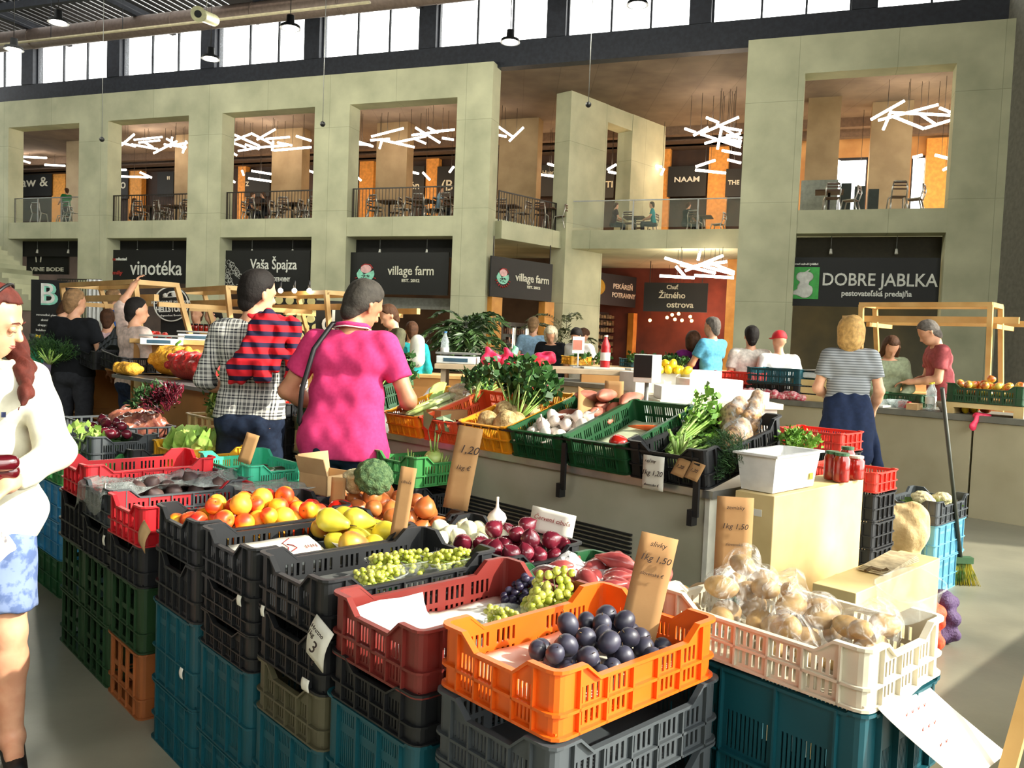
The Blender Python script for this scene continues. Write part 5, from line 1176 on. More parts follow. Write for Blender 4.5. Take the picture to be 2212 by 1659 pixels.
# ------------------------------------------------------------------ people
SKIN = mat('skin', (222, 170, 136), .5, c2=(206, 148, 116), sc=14, sss=.12)
SKIN2 = mat('skin_tanned', (196, 140, 106), .5, c2=(176, 118, 88), sc=14, sss=.12)
EYEW = mat('eye_white', (236, 232, 226), .2); EYED = mat('eye_dark', (50, 40, 36), .2); LIP = mat('lips', (176, 96, 88), .4)
def cloth(n, c, c2=None, sc=30, bump=.15): return mat('cloth_' + n, c, .85, c2=c2 or tuple(x * .86 for x in c), sc=sc, bump=bump, bsc=9, spec=.2)
def hairm(n, c): return mat('hair_' + n, c, .7, c2=tuple(x * .8 for x in c), sc=30, bump=.2, bsc=90, spec=.2)
def stripes(n, c1, c2, per, axis='Z', duty=.5, wob=0.0):
    if 'cloth_' + n in MATS: return MATS['cloth_' + n]
    m = cloth(n, c1); nt = m.node_tree; b = nt.nodes['Principled BSDF']; tc = nn(nt, 'ShaderNodeTexCoord'); sp = nn(nt, 'ShaderNodeSeparateXYZ'); nt.links.new(tc.outputs['Object'], sp.inputs[0])
    def wave(ax, per, duty):
        a = nn(nt, 'ShaderNodeMath', operation='DIVIDE'); a.inputs[1].default_value = per; nt.links.new(sp.outputs[ax], a.inputs[0])
        f = nn(nt, 'ShaderNodeMath', operation='FRACT'); nt.links.new(a.outputs[0], f.inputs[0]); g = nn(nt, 'ShaderNodeMath', operation='LESS_THAN'); g.inputs[1].default_value = duty; nt.links.new(f.outputs[0], g.inputs[0]); return g.outputs[0]
    mx = nn(nt, 'ShaderNodeMix', data_type='RGBA'); mx.inputs[6].default_value = (*srgb(c1), 1); mx.inputs[7].default_value = (*srgb(c2), 1)
    nt.links.new(wave(axis, per, duty), mx.inputs[0]); out = mx.outputs[2]
    nt.links.new(out, b.inputs['Base Color']); m['w'] = 1; return m
def plaid(n):
    if 'cloth_' + n in MATS: return MATS['cloth_' + n]
    m = cloth(n, (200, 202, 196)); nt = m.node_tree; b = nt.nodes['Principled BSDF']; tc = nn(nt, 'ShaderNodeTexCoord'); sp = nn(nt, 'ShaderNodeSeparateXYZ'); nt.links.new(tc.outputs['Object'], sp.inputs[0])
    def wave(ax, per, lo, hi):
        a = nn(nt, 'ShaderNodeMath', operation='DIVIDE'); a.inputs[1].default_value = per; nt.links.new(sp.outputs[ax], a.inputs[0]); f = nn(nt, 'ShaderNodeMath', operation='FRACT'); nt.links.new(a.outputs[0], f.inputs[0])
        g = nn(nt, 'ShaderNodeMath', operation='COMPARE'); g.inputs[1].default_value = (lo + hi) / 2; g.inputs[2].default_value = (hi - lo) / 2; nt.links.new(f.outputs[0], g.inputs[0]); return g.outputs[0]
    cur = None
    for ax, per, lo, hi, k in (('X', .092, .0, .42, .42), ('Z', .092, .0, .42, .42), ('X', .092, .62, .70, .75), ('Z', .092, .62, .70, .75), ('X', .092, .80, .86, .6), ('Z', .092, .80, .86, .6), ('X', .092, .18, .24, -.6), ('Z', .092, .18, .24, -.6)):
        s = nn(nt, 'ShaderNodeMath', operation='MULTIPLY'); s.inputs[1].default_value = k; nt.links.new(wave(ax, per, lo, hi), s.inputs[0])
        if cur is None: cur = s.outputs[0]
        else: a = nn(nt, 'ShaderNodeMath', operation='ADD'); nt.links.new(cur, a.inputs[0]); nt.links.new(s.outputs[0], a.inputs[1]); cur = a.outputs[0]
    r = nn(nt, 'ShaderNodeValToRGB'); r.color_ramp.elements[0].color = (*srgb((214, 214, 206)), 1); r.color_ramp.elements[1].color = (*srgb((44, 46, 54)), 1); r.color_ramp.elements[1].position = 1.2 if False else 1.0
    nt.links.new(cur, r.inputs[0]); nt.links.new(r.outputs[0], b.inputs['Base Color']); return m
def rotp(p, M_):
    q = dict(p); q['a'] = tuple(M_ @ Vector(p['a'])); q['b'] = tuple(M_ @ Vector(p['b']))
    if p.get('f') is not None: q['f'] = (tuple(M_.to_3x3() @ Vector(p['f'][0])), p['f'][1])
    return q
def about(p, R): return Matrix.Translation(p) @ R.to_4x4() @ Matrix.Translation(-Vector(p))
YA = (0, 1, 0); XA = (1, 0, 0)
def person(pos, rz, H, label, shirt=None, legs=None, hair=None, lean=0.0, head=(0, 0, 0), aL=None, aR=None, skin=None, vox=.009, wide=1.0, sleeve='short', hem=.90, legcut=None, shoes=True, pose='stand', group=None, fat=1.0, curl=.6, extra=None, hairk='short', twist=0.0, jacket=None, face=False, side=0.0, noarms=False, grip=None):
    """facing +y before rotation; the person's right hand is on +x. aL/aR = (elbow, wrist) for a 1.75 m body"""
    sk = skin or SKIN; s = H / 1.75; w = wide
    LM = about((0, 0, .98), Matrix.Rotation(-lean, 3, 'X') @ Matrix.Rotation(side, 3, 'Y')); TW = about((0, 0, 1.0), Matrix.Rotation(twist, 3, 'Z'))
    up = LM @ TW
    HM = up @ about((0, -.01, 1.50), (Matrix.Rotation(head[0], 3, 'Z') @ Matrix.Rotation(-head[1], 3, 'X') @ Matrix.Rotation(head[2], 3, 'Y')))
    torso = [pr((-.085 * w, 0, 1.33), (.085 * w, 0, 1.33), .105, f=(YA, .82 * fat)), pr((-.14 * w, -.01, 1.41), (.14 * w, -.01, 1.41), .055, f=(YA, .95)), pr((-.06 * w, .0, 1.16), (.06 * w, .0, 1.16), .105 * fat, f=(YA, .80)), pr((-.065 * w, .0, 1.02), (.065 * w, .0, 1.02), .112 * fat, f=(YA, .80)), pr((-.05, -.01, 1.40), (.05, -.01, 1.40), .075, f=(YA, .8)), pr((0, -.015, 1.42), (0, -.005, 1.53), .060, .052)]
    torso = [rotp(p, up) for p in torso]
    pel = [pr((-.075 * w, -.01, .93), (.075 * w, -.01, .93), .115 * (fat * .5 + .5), f=(YA, .88)), pr((-.07 * w, -.035, .90), (.07 * w, -.035, .90), .095)]
    hd = [pr((0, -.018, 1.655), (0, -.005, 1.66), .092, .088, f=(XA, .86)), pr((0, .015, 1.60), (0, .03, 1.575), .070, .060, f=(XA, .88)), pr((0, .050, 1.540), (0, .058, 1.540), .030, .024, k=.03), pr((0, .088, 1.625), (0, .104, 1.592), .008, .013, k=.014), pr((0, .07, 1.565), (0, .084, 1.562), .018, .012, k=.012),
          pr((-.035, .072, 1.642), (.035, .072, 1.642), .014, k=.02)]
    for e in (-1, 1): hd.append(pr((e * .076, -.004, 1.592), (e * .082, -.014, 1.625), .012, .016, f=(XA, .5), k=.006)); hd.append(pr((e * .033, .090, 1.622), (e * .033, .090, 1.622), .012, sub=True))
    hd = [rotp(p, HM) for p in hd]
    arms = []; slv = []; hands = []
    for e, a in ((-1, aL), (1, aR)):
        sh = up @ Vector((e * .178 * w, -.01, 1.405))
        if a is None: el = up @ Vector((e * .235 * w, -.04, 1.12)); wr = up @ Vector((e * .25 * w, .03, .87))
        else: el, wr = Vector(a[0]), Vector(a[1])
        # keep bone lengths natural
        d1 = (el - sh).normalized(); el = sh + d1 * .285; d2 = (wr - el).normalized(); wr = el + d2 * .255
        arms += [pr(sh, el, .050, .040), pr(el, el.lerp(wr, .35), .040, .042), pr(el.lerp(wr, .3), wr, .040, .026)]
        if sleeve == 'short': slv += [pr(sh + (sh - el) * .02, sh.lerp(el, .62), .052, .052, cut=True)]
        elif sleeve == 'elbow': slv += [pr(sh, el, .046, .037), pr(el, el.lerp(wr, .25), .036, .036, cut=True)]
        elif sleeve == 'long': slv += [pr(sh, el, .052, .045), pr(el, el.lerp(wr, .93), .044, .031, cut=True)]
        # hand: palm, four fingers, thumb from the side of the palm
        side_ = d2.cross(Vector((0, 0, 1)));
        if side_.length < .1: side_ = Vector((0, 1, 0))
        side_.normalize(); nrm = side_.cross(d2).normalized()
        if grip is not None and e == grip[0]: nrm = Vector(grip[1]).normalized(); side_ = d2.cross(nrm).normalized()
        pc = wr + d2 * .085; hands.append(pr(wr, wr + d2 * .02, .026, .028))
        for q in (-1.5, -.5, .5, 1.5): hands.append(pr(wr + d2 * .02 + side_ * q * .012, pc + side_ * q * .018, .016, .0125, f=(tuple(nrm), .85), k=.012))
        for qi, q in enumerate((-1.5, -.5, .5, 1.5)):
            L = (.066, .076, .078, .060)[qi]; b0 = pc + side_ * q * .019; cr = curl * (1 + .12 * qi); p0 = b0; ang = cr * .5
            for sgm in range(3):
                ang += cr * .55 * sgm; dd = d2 * math.cos(ang) - nrm * math.sin(ang); p1 = p0 + dd * L * (.45, .32, .23)[sgm]; hands.append(pr(p0, p1, .0092 - .0008 * sgm, .0085 - .0008 * sgm, k=.003)); p0 = p1
        tb = wr + d2 * .028 - side_ * e * .024; t1 = tb + (d2 * .7 - side_ * e * .7 - nrm * .3).normalized() * .042; t2 = t1 + (d2 * .85 - side_ * e * .2 - nrm * .45).normalized() * .032
        hands += [pr(tb, t1, .014, .011, k=.008), pr(t1, t2, .0105, .009, k=.004)]
    legp = []; trs = []; sho = []
    for e in (-1, 1):
        hip = Vector((e * .088 * w, 0, .90))
        if pose == 'sit': kn = Vector((e * .11, .42, .90)); an = Vector((e * .12, .40, .50)); 
        elif pose == 'step': kn = Vector((e * .10, .05 + .12 * e, .50)); an = Vector((e * .10, -.03 + .16 * e, .085))
        else: kn = Vector((e * .105, .02, .50)); an = Vector((e * .115, -.025, .085))
        legp += [pr(hip, kn, .082 * (fat * .5 + .5), .055), pr(kn, kn.lerp(an, .3), .053, .056), pr(kn.lerp(an, .25), an, .056, .036), pr(an, an + Vector((e * .015, .15, -.045)), .038, .028, k=.03), pr(an, an + Vector((0, -.03, -.04)), .034, .032)]
        if legcut: trs += [pr(hip, hip.lerp(kn, legcut), .098, .088, cut=True)]
        else: trs += [pr(hip, kn, .094 * (fat * .5 + .5), .072), pr(kn, an + Vector((0, 0, -.01)), .070, .060, cut=True)]
        if shoes: sho += [pr(an + Vector((0, -.03, -.045)), an + Vector((e * .018, .17, -.05)), .042, .036)]
    # body
    allp = torso + pel + hd + arms + hands + legp
    def S(ps, infl=0.0): return [dict(p, a=tuple(Vector(p['a']) * s), b=tuple(Vector(p['b']) * s), ra=(p['ra'] + (0 if p.get('sub') else infl)) * s, rb=(p['rb'] + (0 if p.get('sub') else infl)) * s, **({'k': p['k'] * s} if 'k' in p else {})) for p in ps]
    zc = -.05
    me = sdf_mesh(S(allp), vox, .028 * s, name='person', smooth=1); me.materials.append(sk)
    o = bpy.data.objects.new('person', me); COL.objects.link(o); o.location = pos; o.rotation_euler = (0, 0, rz); tag(o, label, 'person', group)
    rg = random.Random(hash(label) % 1000 if False else len(label)); ph = rg.uniform(0, 6)
    amp = .0035
    def folds(X, Y, Z): return (amp * (np.sin(Z * 38 + X * 22 + ph) * np.cos(X * 31 + Y * 20) + .7 * np.sin(X * 60 - Z * 25 + ph * 2) * np.cos(Y * 40 + Z * 12))).astype(np.float32)
    def child(name, ps, m, infl, k=.03, noise=folds, clip=None, vx=None, sm=2):
        me = sdf_mesh(S(ps, infl), vx or max(vox, .009), k * s, noise=noise, clip=clip, name=name, smooth=sm); me.materials.append(m); c = bpy.data.objects.new(name, me); COL.objects.link(c); c.parent = o; return c
    upi = up.inverted()
    if legs:
        wz = .99
        child('shorts' if legcut else 'trousers', pel + trs + [pr((-.06 * w, 0, .99), (.06 * w, 0, .99), .100 * fat, f=(YA, .80))], legs, .006, .02, clip=lambda X, Y, Z: Z - wz * s)
    if shirt:
        st = torso[:5] + [pel[0]] + slv
        extra_ = []
        if hem < .88: extra_ = [pr((-.085 * w, -.01, .93), (.085 * w, -.01, .86), .13, .14, f=(YA, .85))]
        R = up.inverted()
        def cl(X, Y, Z):
            # collar: cut above the neck base in the leaned frame
            zz = R[2][0] * X / s + R[2][1] * Y / s + R[2][2] * Z / s + R[2][3]; xx = R[0][0] * X / s + R[0][1] * Y / s + R[0][2] * Z / s + R[0][3]; yy = R[1][0] * X / s + R[1][1] * Y / s + R[1][2] * Z / s + R[1][3]
            d = (zz - 1.475 + .03 * (yy > .03)) - 0 * xx; d = np.where(np.abs(xx) < .10, d, -1)
            return np.maximum(d * s, (hem * s - Z) if lean < .3 else (hem - zz) * s).astype(np.float32)
        child('shirt', st + extra_, shirt, .014, .03, clip=cl)
    if shoes: child('shoes', sho, BLACKM, .0, .02, noise=None, clip=lambda X, Y, Z: -Z + .003)
    hi = HM.inverted()
    def hl(X, Y, Z):
        X, Y, Z = X / s, Y / s, Z / s
        return [hi[i][0] * X + hi[i][1] * Y + hi[i][2] * Z + hi[i][3] for i in range(3)]
    def strands(X, Y, Z):
        x, y, z = hl(X, Y, Z); return (.0022 * np.sin(x * 190 + y * 60) * np.cos(y * 150) + .002 * np.sin(x * 60 + z * 12)).astype(np.float32)
    if hair:
        base = [pr((0, -.020, 1.662), (0, -.008, 1.668), .098, .094, f=(XA, .88))]
        if hairk == 'short': ps = base + [pr((0, -.045, 1.60), (0, -.05, 1.56), .070, .055)]; cut = lambda x, y, z: np.maximum((y - .055) - (z - 1.70) * .6, np.where(y > .0, 1.655 - z - 0 * x, -1))
        elif hairk == 'bob': ps = base + [pr((0, -.035, 1.64), (0, -.04, 1.54), .112, .100, f=(XA, 1.0)), pr((-.07, .0, 1.62), (-.075, .0, 1.54), .03, .025), pr((.07, .0, 1.62), (.075, .0, 1.54), .03, .025)]; cut = lambda x, y, z: np.where(z < 1.70, y - .035, -1)
        elif hairk == 'long': ps = base + [pr((0, -.04, 1.62), (0, -.07, 1.40), .088, .07), pr((-.075, .0, 1.62), (-.09, -.01, 1.36), .028, .030), pr((.075, .0, 1.62), (.09, -.01, 1.34), .028, .028)]; cut = lambda x, y, z: np.where(z < 1.705, y - .03, -1)
        elif hairk == 'pony': ps = base + [pr((0, -.11, 1.64), (0, -.15, 1.52), .035, .018)]; cut = lambda x, y, z: np.where(z < 1.68, y + .0, -1)
        elif hairk == 'cap': ps = [pr((0, -.015, 1.672), (0, -.005, 1.675), .099, .095, f=(XA, .9)), pr((-.04, .10, 1.675), (.04, .10, 1.675), .05, f=((0, 0, 1), .18))]; cut = lambda x, y, z: 1.655 - z
        ps = [rotp(p, HM) for p in ps]
        child('cap' if hairk == 'cap' else 'hair', ps, hair, 0, .03, noise=strands if hairk != 'cap' else None, clip=lambda X, Y, Z: (cut(*hl(X, Y, Z)) * s).astype(np.float32), vx=min(vox, .008))
    if face:
        bm = new_bm()
        for e in (-1, 1): ico(bm, HM @ Vector((e * .033, .0795, 1.6225)) * s, .0128 * s, 2)
        mk('eyelids', bm, sk, o); bm = new_bm()
        for e in (-1, 1): tube(bm, [HM @ Vector((e * x, y, z)) * s for x, y, z in ((.019, .0895, 1.6175), (.027, .0935, 1.6145), (.036, .0935, 1.614), (.045, .0875, 1.617))], [.0008 * s, .0016 * s, .0016 * s, .001 * s], 5)
        mk('eyelashes', bm, EYED, o); bm = new_bm()
        for e in (-1, 1): tube(bm, [HM @ Vector((e * x, y, z)) * s for x, y, z in ((.014, .094, 1.645), (.032, .093, 1.650), (.052, .080, 1.643))], [.002 * s, .0026 * s, .0014 * s], 6)
        mk('eyebrows', bm, hair, o); bm = new_bm()
        for dz, r_ in ((.003, .0035), (-.0035, .0045)): tube(bm, [HM @ Vector((x, y, 1.561 + dz)) * s for x, y in ((-.022, .083), (-.01, .0925), (0, .0935), (.01, .0925), (.022, .083))], [.001 * s, r_ * s, r_ * s, r_ * s, .001 * s], 6)
        mk('lips', bm, LIP, o)
    o['s'] = s
    return o, up, HM, s
def PP(u, d): return Vector(((u - 1106) / FPX * d + .0, d, 0)) + Vector((RIGHT.z * 0, 0, 0))
def ppos(u, v, d): p = atY(u, v, d); return Vector((p.x, d, 0))
R_ = math.radians
JEANS = cloth('dark_jeans', (36, 48, 70), (26, 34, 52)); DKTR = cloth('charcoal_trousers', (52, 54, 60)); BEIGE = cloth('beige_trousers', (150, 134, 108))
HBLK = hairm('black', (34, 30, 28)); HBRN = hairm('brown', (84, 56, 38)); HRED = hairm('auburn', (92, 42, 34)); HGRY = hairm('grey', (110, 104, 98)); HSAND = hairm('sandy', (150, 116, 80)); HBLD = hairm('blonde', (206, 164, 100)); HDGR = hairm('dark_grey', (66, 62, 56))
# the man in the plaid shirt
p_, up, HM, s = person(ppos(545, 700, 4.75), R_(-4), 1.80, 'man seen from behind in a black and white plaid shirt and dark jeans', plaid('plaid'), JEANS, HBLK, lean=.02, head=(R_(-38), .12, .10), aL=((-.27, .0, 1.13), (-.20, .22, 1.04)), aR=((.26, .02, 1.13), (.20, .24, 1.06)), sleeve='elbow', hem=.93, vox=.008, wide=1.0)
SWT = stripes('red_navy_stripe', (206, 36, 46), (40, 36, 62), .062, 'Z', .42)
ps = [pr((-.02, -.03, 1.49), (.20, -.03, 1.46), .035, .045), pr((.10, -.13, 1.47), (-.02, -.17, 1.20), .075, .085), pr((.06, -.13, 1.44), (.10, -.17, 1.18), .07, .06), pr((.14, -.02, 1.46), (.12, .10, 1.42), .05, .04), pr((.22, -.06, 1.46), (.245, -.14, 1.14), .045, .05), pr((.05, -.14, 1.35), (.20, -.14, 1.30), .05, .04), pr((-.05, -.16, 1.22), (-.06, -.17, 1.14), .06, .03), pr((.16, -.10, 1.44), (.17, -.16, 1.22), .05, .03)]
me = sdf_mesh([dict(q, a=tuple((Vector(q['a']) + Vector((.035, 0, 0))) * s), b=tuple((Vector(q['b']) + Vector((.03, 0, 0))) * s), ra=q['ra'] * .84, rb=q['rb'] * .84) for q in ps], .008, .015, noise=lambda X, Y, Z: (.010 * np.sin(X * 75 + Z * 22) * np.cos(Z * 30)).astype(np.float32), name='sweater', smooth=2); me.materials.append(SWT)
q = bpy.data.objects.new('sweater', me); COL.objects.link(q); q.location = p_.location; q.rotation_euler = p_.rotation_euler; tag(q, 'red and navy striped sweater slung over the shoulders of the man in plaid', 'sweater')
# the man in the pink polo
PINK = cloth('pink_polo', (212, 62, 118), (202, 54, 108), 60, .1)
p_, up, HM, s = person(ppos(748, 720, 4.15), R_(-12), 1.75, 'man seen from behind in a bright pink polo shirt with a black shoulder strap', PINK, JEANS, HDGR, lean=.16, head=(R_(-30), .30, .16), aL=((-.34, .04, 1.14), (-.16, .26, 1.02)), aR=((.30, .08, 1.15), (.22, .34, 1.09)), hem=.84, vox=.008, wide=1.1, fat=1.12, skin=SKIN2)
bm = new_bm(); tube(bm, [up @ Vector(v) * s for v in ((.10, .10, 1.38), (-.02, .0, 1.52), (-.085, -.06, 1.50), (-.14, -.125, 1.36), (-.18, -.13, 1.16), (-.20, -.09, 1.0), (-.19, .02, .93))], .013, 8)
for v in bm.verts: pass
b_ = mk('shoulder_strap', bm, BLACKM, p_); b_.scale = (1, 1, 1); b_['label'] = 'black shoulder strap'
bm = new_bm(); tube(bm, [up @ Vector(v) * s for v in ((-.075, .03, 1.50), (-.085, -.04, 1.50), (0, -.085, 1.50), (.085, -.04, 1.50), (.075, .03, 1.50))], [.010, .012, .013, .012, .010], 8); mk('collar', bm, PINK, p_); bm = new_bm(); tube(bm, [up @ Vector(v) * s for v in ((-.086, .03, 1.487), (-.097, -.04, 1.487), (0, -.098, 1.487), (.097, -.04, 1.487), (.086, .03, 1.487))], .0035, 6)
b_ = mk('collar_trim', bm, WHITE, p_); b_['label'] = 'thin white collar trim'
# woman in the white top bending behind the counter
WTOP = cloth('white_top', (240, 240, 236), (228, 228, 224)); CREAM = cloth('cream_knit', (222, 218, 198), (208, 204, 182))
person(ppos(872, 800, 5.75), R_(62), 1.66, 'brown-haired woman in a white top bending over behind the pink-shirted man', WTOP, JEANS, HBRN, lean=.85, head=(0, .15, 0), aL=((-.2, .55, 1.0), (-.1, .75, .95)), aR=((.2, .55, 1.0), (.1, .75, .95)), sleeve='elbow', hem=.93, vox=.011, hairk='bob')
# the woman in cream at the left edge
LG = stripes('shorts_print', (92, 112, 160), (112, 134, 178), .05); SHRT = mat('denim_print', (84, 104, 150), .85, c2=(122, 140, 180), sc=26, lo=.45, hi=.55, kind='noise')
P1L = ppos(-50, 700, 2.62)
p_, up, HM, s = person(P1L, R_(-150), 1.575, 'auburn-haired woman in a cream pullover and denim shorts at the picture edge', CREAM, SHRT, HRED, lean=.06, head=(R_(73), .30, 0), aL=((-.24, .14, 1.17), (-.10, .36, 1.09)), aR=((.24, .1, 1.15), (.04, .33, 1.07)), sleeve='long', grip=(-1, (0, 0, 1)), hem=.83, legcut=.80, vox=.006, hairk='long', face=True, curl=.9, wide=.95)
child_blouse = sdf_mesh([dict(q, a=tuple(Vector(q['a']) * s), b=tuple(Vector(q['b']) * s)) for q in [pr((-.085, -.01, .90), (.085, -.01, .80), .145, .15, f=(YA, .86), cut=True, cut0=True)]], .009, 0, noise=lambda X, Y, Z: (.006 * np.sin(X * 60) * np.cos(Y * 50)).astype(np.float32), name='blouse'); child_blouse.materials.append(mat('blouse_print', (230, 226, 214), .85, c2=(120, 116, 120), sc=22, lo=.36, hi=.44))
q = bpy.data.objects.new('blouse', child_blouse); COL.objects.link(q); q.parent = p_; q['label'] = 'patterned blouse hem below the pullover'
lk = [atY(14, 700, 2.74), atY(32, 750, 2.72), atY(54, 800, 2.64), atY(56, 850, 2.56), atY(42, 885, 2.52)]; lk = [p_.matrix_basis.inverted() @ q for q in lk]
me = sdf_mesh([pr(lk[i], lk[i + 1], (.034, .034, .026, .015)[i], (.034, .026, .015, .005)[i], k=.03) for i in range(4)], .007, .02, noise=lambda X, Y, Z: (.004 * np.sin(X * 160 + Y * 120)).astype(np.float32), name='hair_lock'); me.materials.append(HRED); q = bpy.data.objects.new('hair_lock', me); COL.objects.link(q); q.parent = p_
bm = new_bm(); tube(bm, [HM @ Vector((.088 * math.cos(a), -.01 + .03 * math.sin(a), 1.665 + .10 * math.sin(a))) * s for a in [PI * i / 12 for i in range(13)]], .005, 6); q = mk('hair_band', bm, BLACKM, p_)
bm = new_bm(); v0 = up @ Vector((-.085, .108, 1.30)) * s; box(bm, (-.006, -.001, -.008), (.006, .006, .008), 0, Matrix.Translation(v0)); q = mk('chest_emblem', bm, mat('navy_thread', (40, 50, 90), .8), p_); q['label'] = 'small dark blue chest emblem'
for i, (dx, dy, dz) in enumerate(((0, .0, 1.095), (.0, .045, 1.12), (.02, .03, 1.075))):
    me = sdf_mesh([pr((-.075, 0, 0), (.06, .0, .0), .024, .030, k=0), pr((.05, 0, .0), (.075, 0, 0), .028, .018)], .006, .02, name='red_pepper')
    me.materials.append(M_AUB); g = bpy.data.objects.new('red_pepper', me); COL.objects.link(g); v = Vector((-.03 + dx, .36 + dy, dz + .045)) * s; v.rotate(Euler((0, 0, R_(-150)))); g.location = P1L + v; g.rotation_euler = (.1, .1 * i - .1, R_(-150 + 12 * i))
    tag(g, ['glossy dark red pepper held in front by the woman in cream', 'second dark red pepper held behind the first', 'third dark red pepper resting on her palm'][i], 'pepper')
# people further back
def far(u, vtop, d, rz, label, shirt, legs, hair, hk='short', sleeve='short', lean=0.0, head=(0, 0, 0), aL=None, aR=None, H=None, wide=1.0, hem=.9, fat=1.0, skin=None, vox=None, pose='stand', z0=0.0, **kw):
    zt = atY(u, vtop, d).z - z0
    H = H or (zt / (1 - .06 * lean * lean * 8) if lean < .5 else zt * 1.12); p = ppos(u, 740, d); p.z = z0
    if pose == 'sit': H = 1.7; p.z = z0 - .42 * H / 1.75
    return person(p, R_(rz), H, label, shirt, legs, hair, lean=lean, head=head, aL=aL, aR=aR, sleeve=sleeve, hem=hem, vox=vox or min(.022, .0014 * d + .002), wide=wide, fat=fat, hairk=hk, skin=skin, pose=pose, **kw)
GREYS = stripes('grey_fine_stripe', (152, 156, 158), (104, 108, 112), .022, 'Z', .45); ROSE = cloth('faded_red_tee', (176, 88, 92)); NAVY = cloth('navy_jacket', (30, 42, 70)); HOOD = cloth('grey_green_hoodie', (150, 160, 130)); OLIVE = cloth('olive_tee', (98, 96, 74)); LBLUE = cloth('light_blue_tee', (150, 184, 208)); SKY = cloth('sky_blue_tee', (96, 172, 206)); PURP = cloth('purple_top', (140, 44, 130)); BLK = cloth('black_tee', (26, 28, 32)); LILAC = cloth('lilac_shirt', (176, 164, 206)); PEACHC = cloth('pale_peach_knit', (232, 208, 196)); BLUE = cloth('blue_tee', (40, 96, 180)); TEALC = cloth('teal_top', (40, 160, 166)); GRCA = cloth('grey_cardigan', (120, 112, 100)); GREEN = cloth('green_tee', (36, 120, 70)); WARMW = cloth('offwhite_shirt', (226, 218, 206))
p_, up, HM, s = far(1838, 683, 7.2, -8, 'blonde-bobbed woman in a grey striped tee with a navy jacket tied at her waist', GREYS, DKTR, HBLD, 'bob', head=(R_(-40), .05, 0), aL=((-.25, .0, 1.13), (-.12, .22, 1.05)), aR=((.25, -.02, 1.12), (.24, .14, .92)), hem=.97, vox=.010)
me = sdf_mesh([dict(q, a=tuple(Vector(q['a']) * s), b=tuple(Vector(q['b']) * s), ra=q['ra'] * s, rb=q['rb'] * s) for q in [pr((-.07, -.01, 1.0), (.07, -.01, 1.0), .125, f=(YA, .9)), pr((-.06, -.07, .98), (-.05, -.12, .62), .12, .13, f=(YA, .5)), pr((.06, -.07, .98), (.08, -.12, .60), .12, .13, f=(YA, .5)), pr((-.15, -.03, .96), (-.24, -.08, .52), .05, .045), pr((.15, -.03, .96), (.26, -.06, .50), .05, .045)]], .012, .03, noise=lambda X, Y, Z: (.008 * np.sin(X * 55) * np.cos(Z * 14)).astype(np.float32), name='tied_jacket', smooth=2); me.materials.append(NAVY)
q = bpy.data.objects.new('tied_jacket', me); COL.objects.link(q); q.parent = p_; q['label'] = 'navy jacket tied around the waist'
far(2042, 692, 9.2, 78, 'man in a faded red tee looking down behind the right-hand counter', ROSE, BEIGE, HGRY, lean=.18, head=(0, .45, 0), aL=((-.2, .10, 1.14), (-.1, .36, 1.08)), aR=((.2, .1, 1.14), (.1, .36, 1.04)), fat=1.2, wide=1.08, H=1.90)
far(1915, 722, 9.4, 172, 'dark-haired girl in a grey-green hoodie looking down between the frame posts', HOOD, JEANS, HBRN, 'long', 'long', lean=.20, head=(0, .55, 0), aL=((-.24, .1, 1.15), (-.08, .32, 1.0)), aR=((.24, .1, 1.15), (.08, .32, 1.0)), H=1.72)
far(1538, 685, 11.4, 35, 'grey-haired man in a sky blue tee at the sunlit stall', SKY, BEIGE, HGRY, aL=((-.24, .1, 1.15), (-.2, .34, 1.02)), aR=((.24, .1, 1.15), (.14, .33, 1.0)), head=(R_(20), .1, 0))
far(1497, 715, 11.6, -10, 'small person in a purple top beside the man in sky blue', PURP, BEIGE, HBRN, 'bob', 'long')
far(1622, 704, 10.0, 0, 'dark-haired person in an off-white shirt seen from behind by a pillar', WARMW, DKTR, HBLK, fat=1.15, wide=1.1, sleeve='short')
far(1687, 717, 9.8, 5, 'person in a bright white shirt and red cap seen from behind', WTOP, DKTR, mat('red_cap_cloth', (222, 40, 52), .7), 'cap', fat=1.1, wide=1.1, lean=.1)
far(1151, 685, 13.6, -8, 'man in a light blue tee standing with his back to us by the open stall', LBLUE, JEANS, HSAND, head=(R_(-20), 0, 0))
far(1192, 703, 13.0, 170, 'white-haired person in a black top looking down', BLK, DKTR, hairm('platinum', (226, 212, 180)), 'bob', lean=.2, head=(0, .5, 0), H=1.74)
far(1226, 700, 13.6, -70, 'dark-haired person in olive bending beside the white shirts', OLIVE, DKTR, HBRN, lean=.35, head=(0, .4, 0), H=1.78)
far(1258, 700, 12.6, 150, 'person in a white shirt behind the white card holder', WTOP, DKTR, HBLK, lean=.25, head=(0, .5, 0), H=1.74)
far(853, 655, 9.6, 118, 'man in an olive tee looking down at the village farm counter', OLIVE, BEIGE, HBRN, lean=.05, head=(0, .45, 0), aL=((-.22, .12, 1.16), (-.05, .34, 1.1)), aR=((.22, .1, 1.16), (.10, .34, 1.08)))
far(888, 695, 10.5, 20, 'small person in a teal top with a pale backpack', TEALC, TEALC, HBRN, 'short', 'long')
q = bpy.data.objects.new('backpack', sdf_mesh([pr((0, 0, 0), (0, 0, .22), .10, .09, f=(YA, .6))], .014, .02, name='backpack')); COL.objects.link(q); q.data.materials.append(mat('pale_backpack', (206, 210, 200), .8)); q.location = ppos(902, 740, 10.3) + Vector((0, 0, 1.18)); tag(q, 'pale backpack worn by the small person in teal', 'backpack')
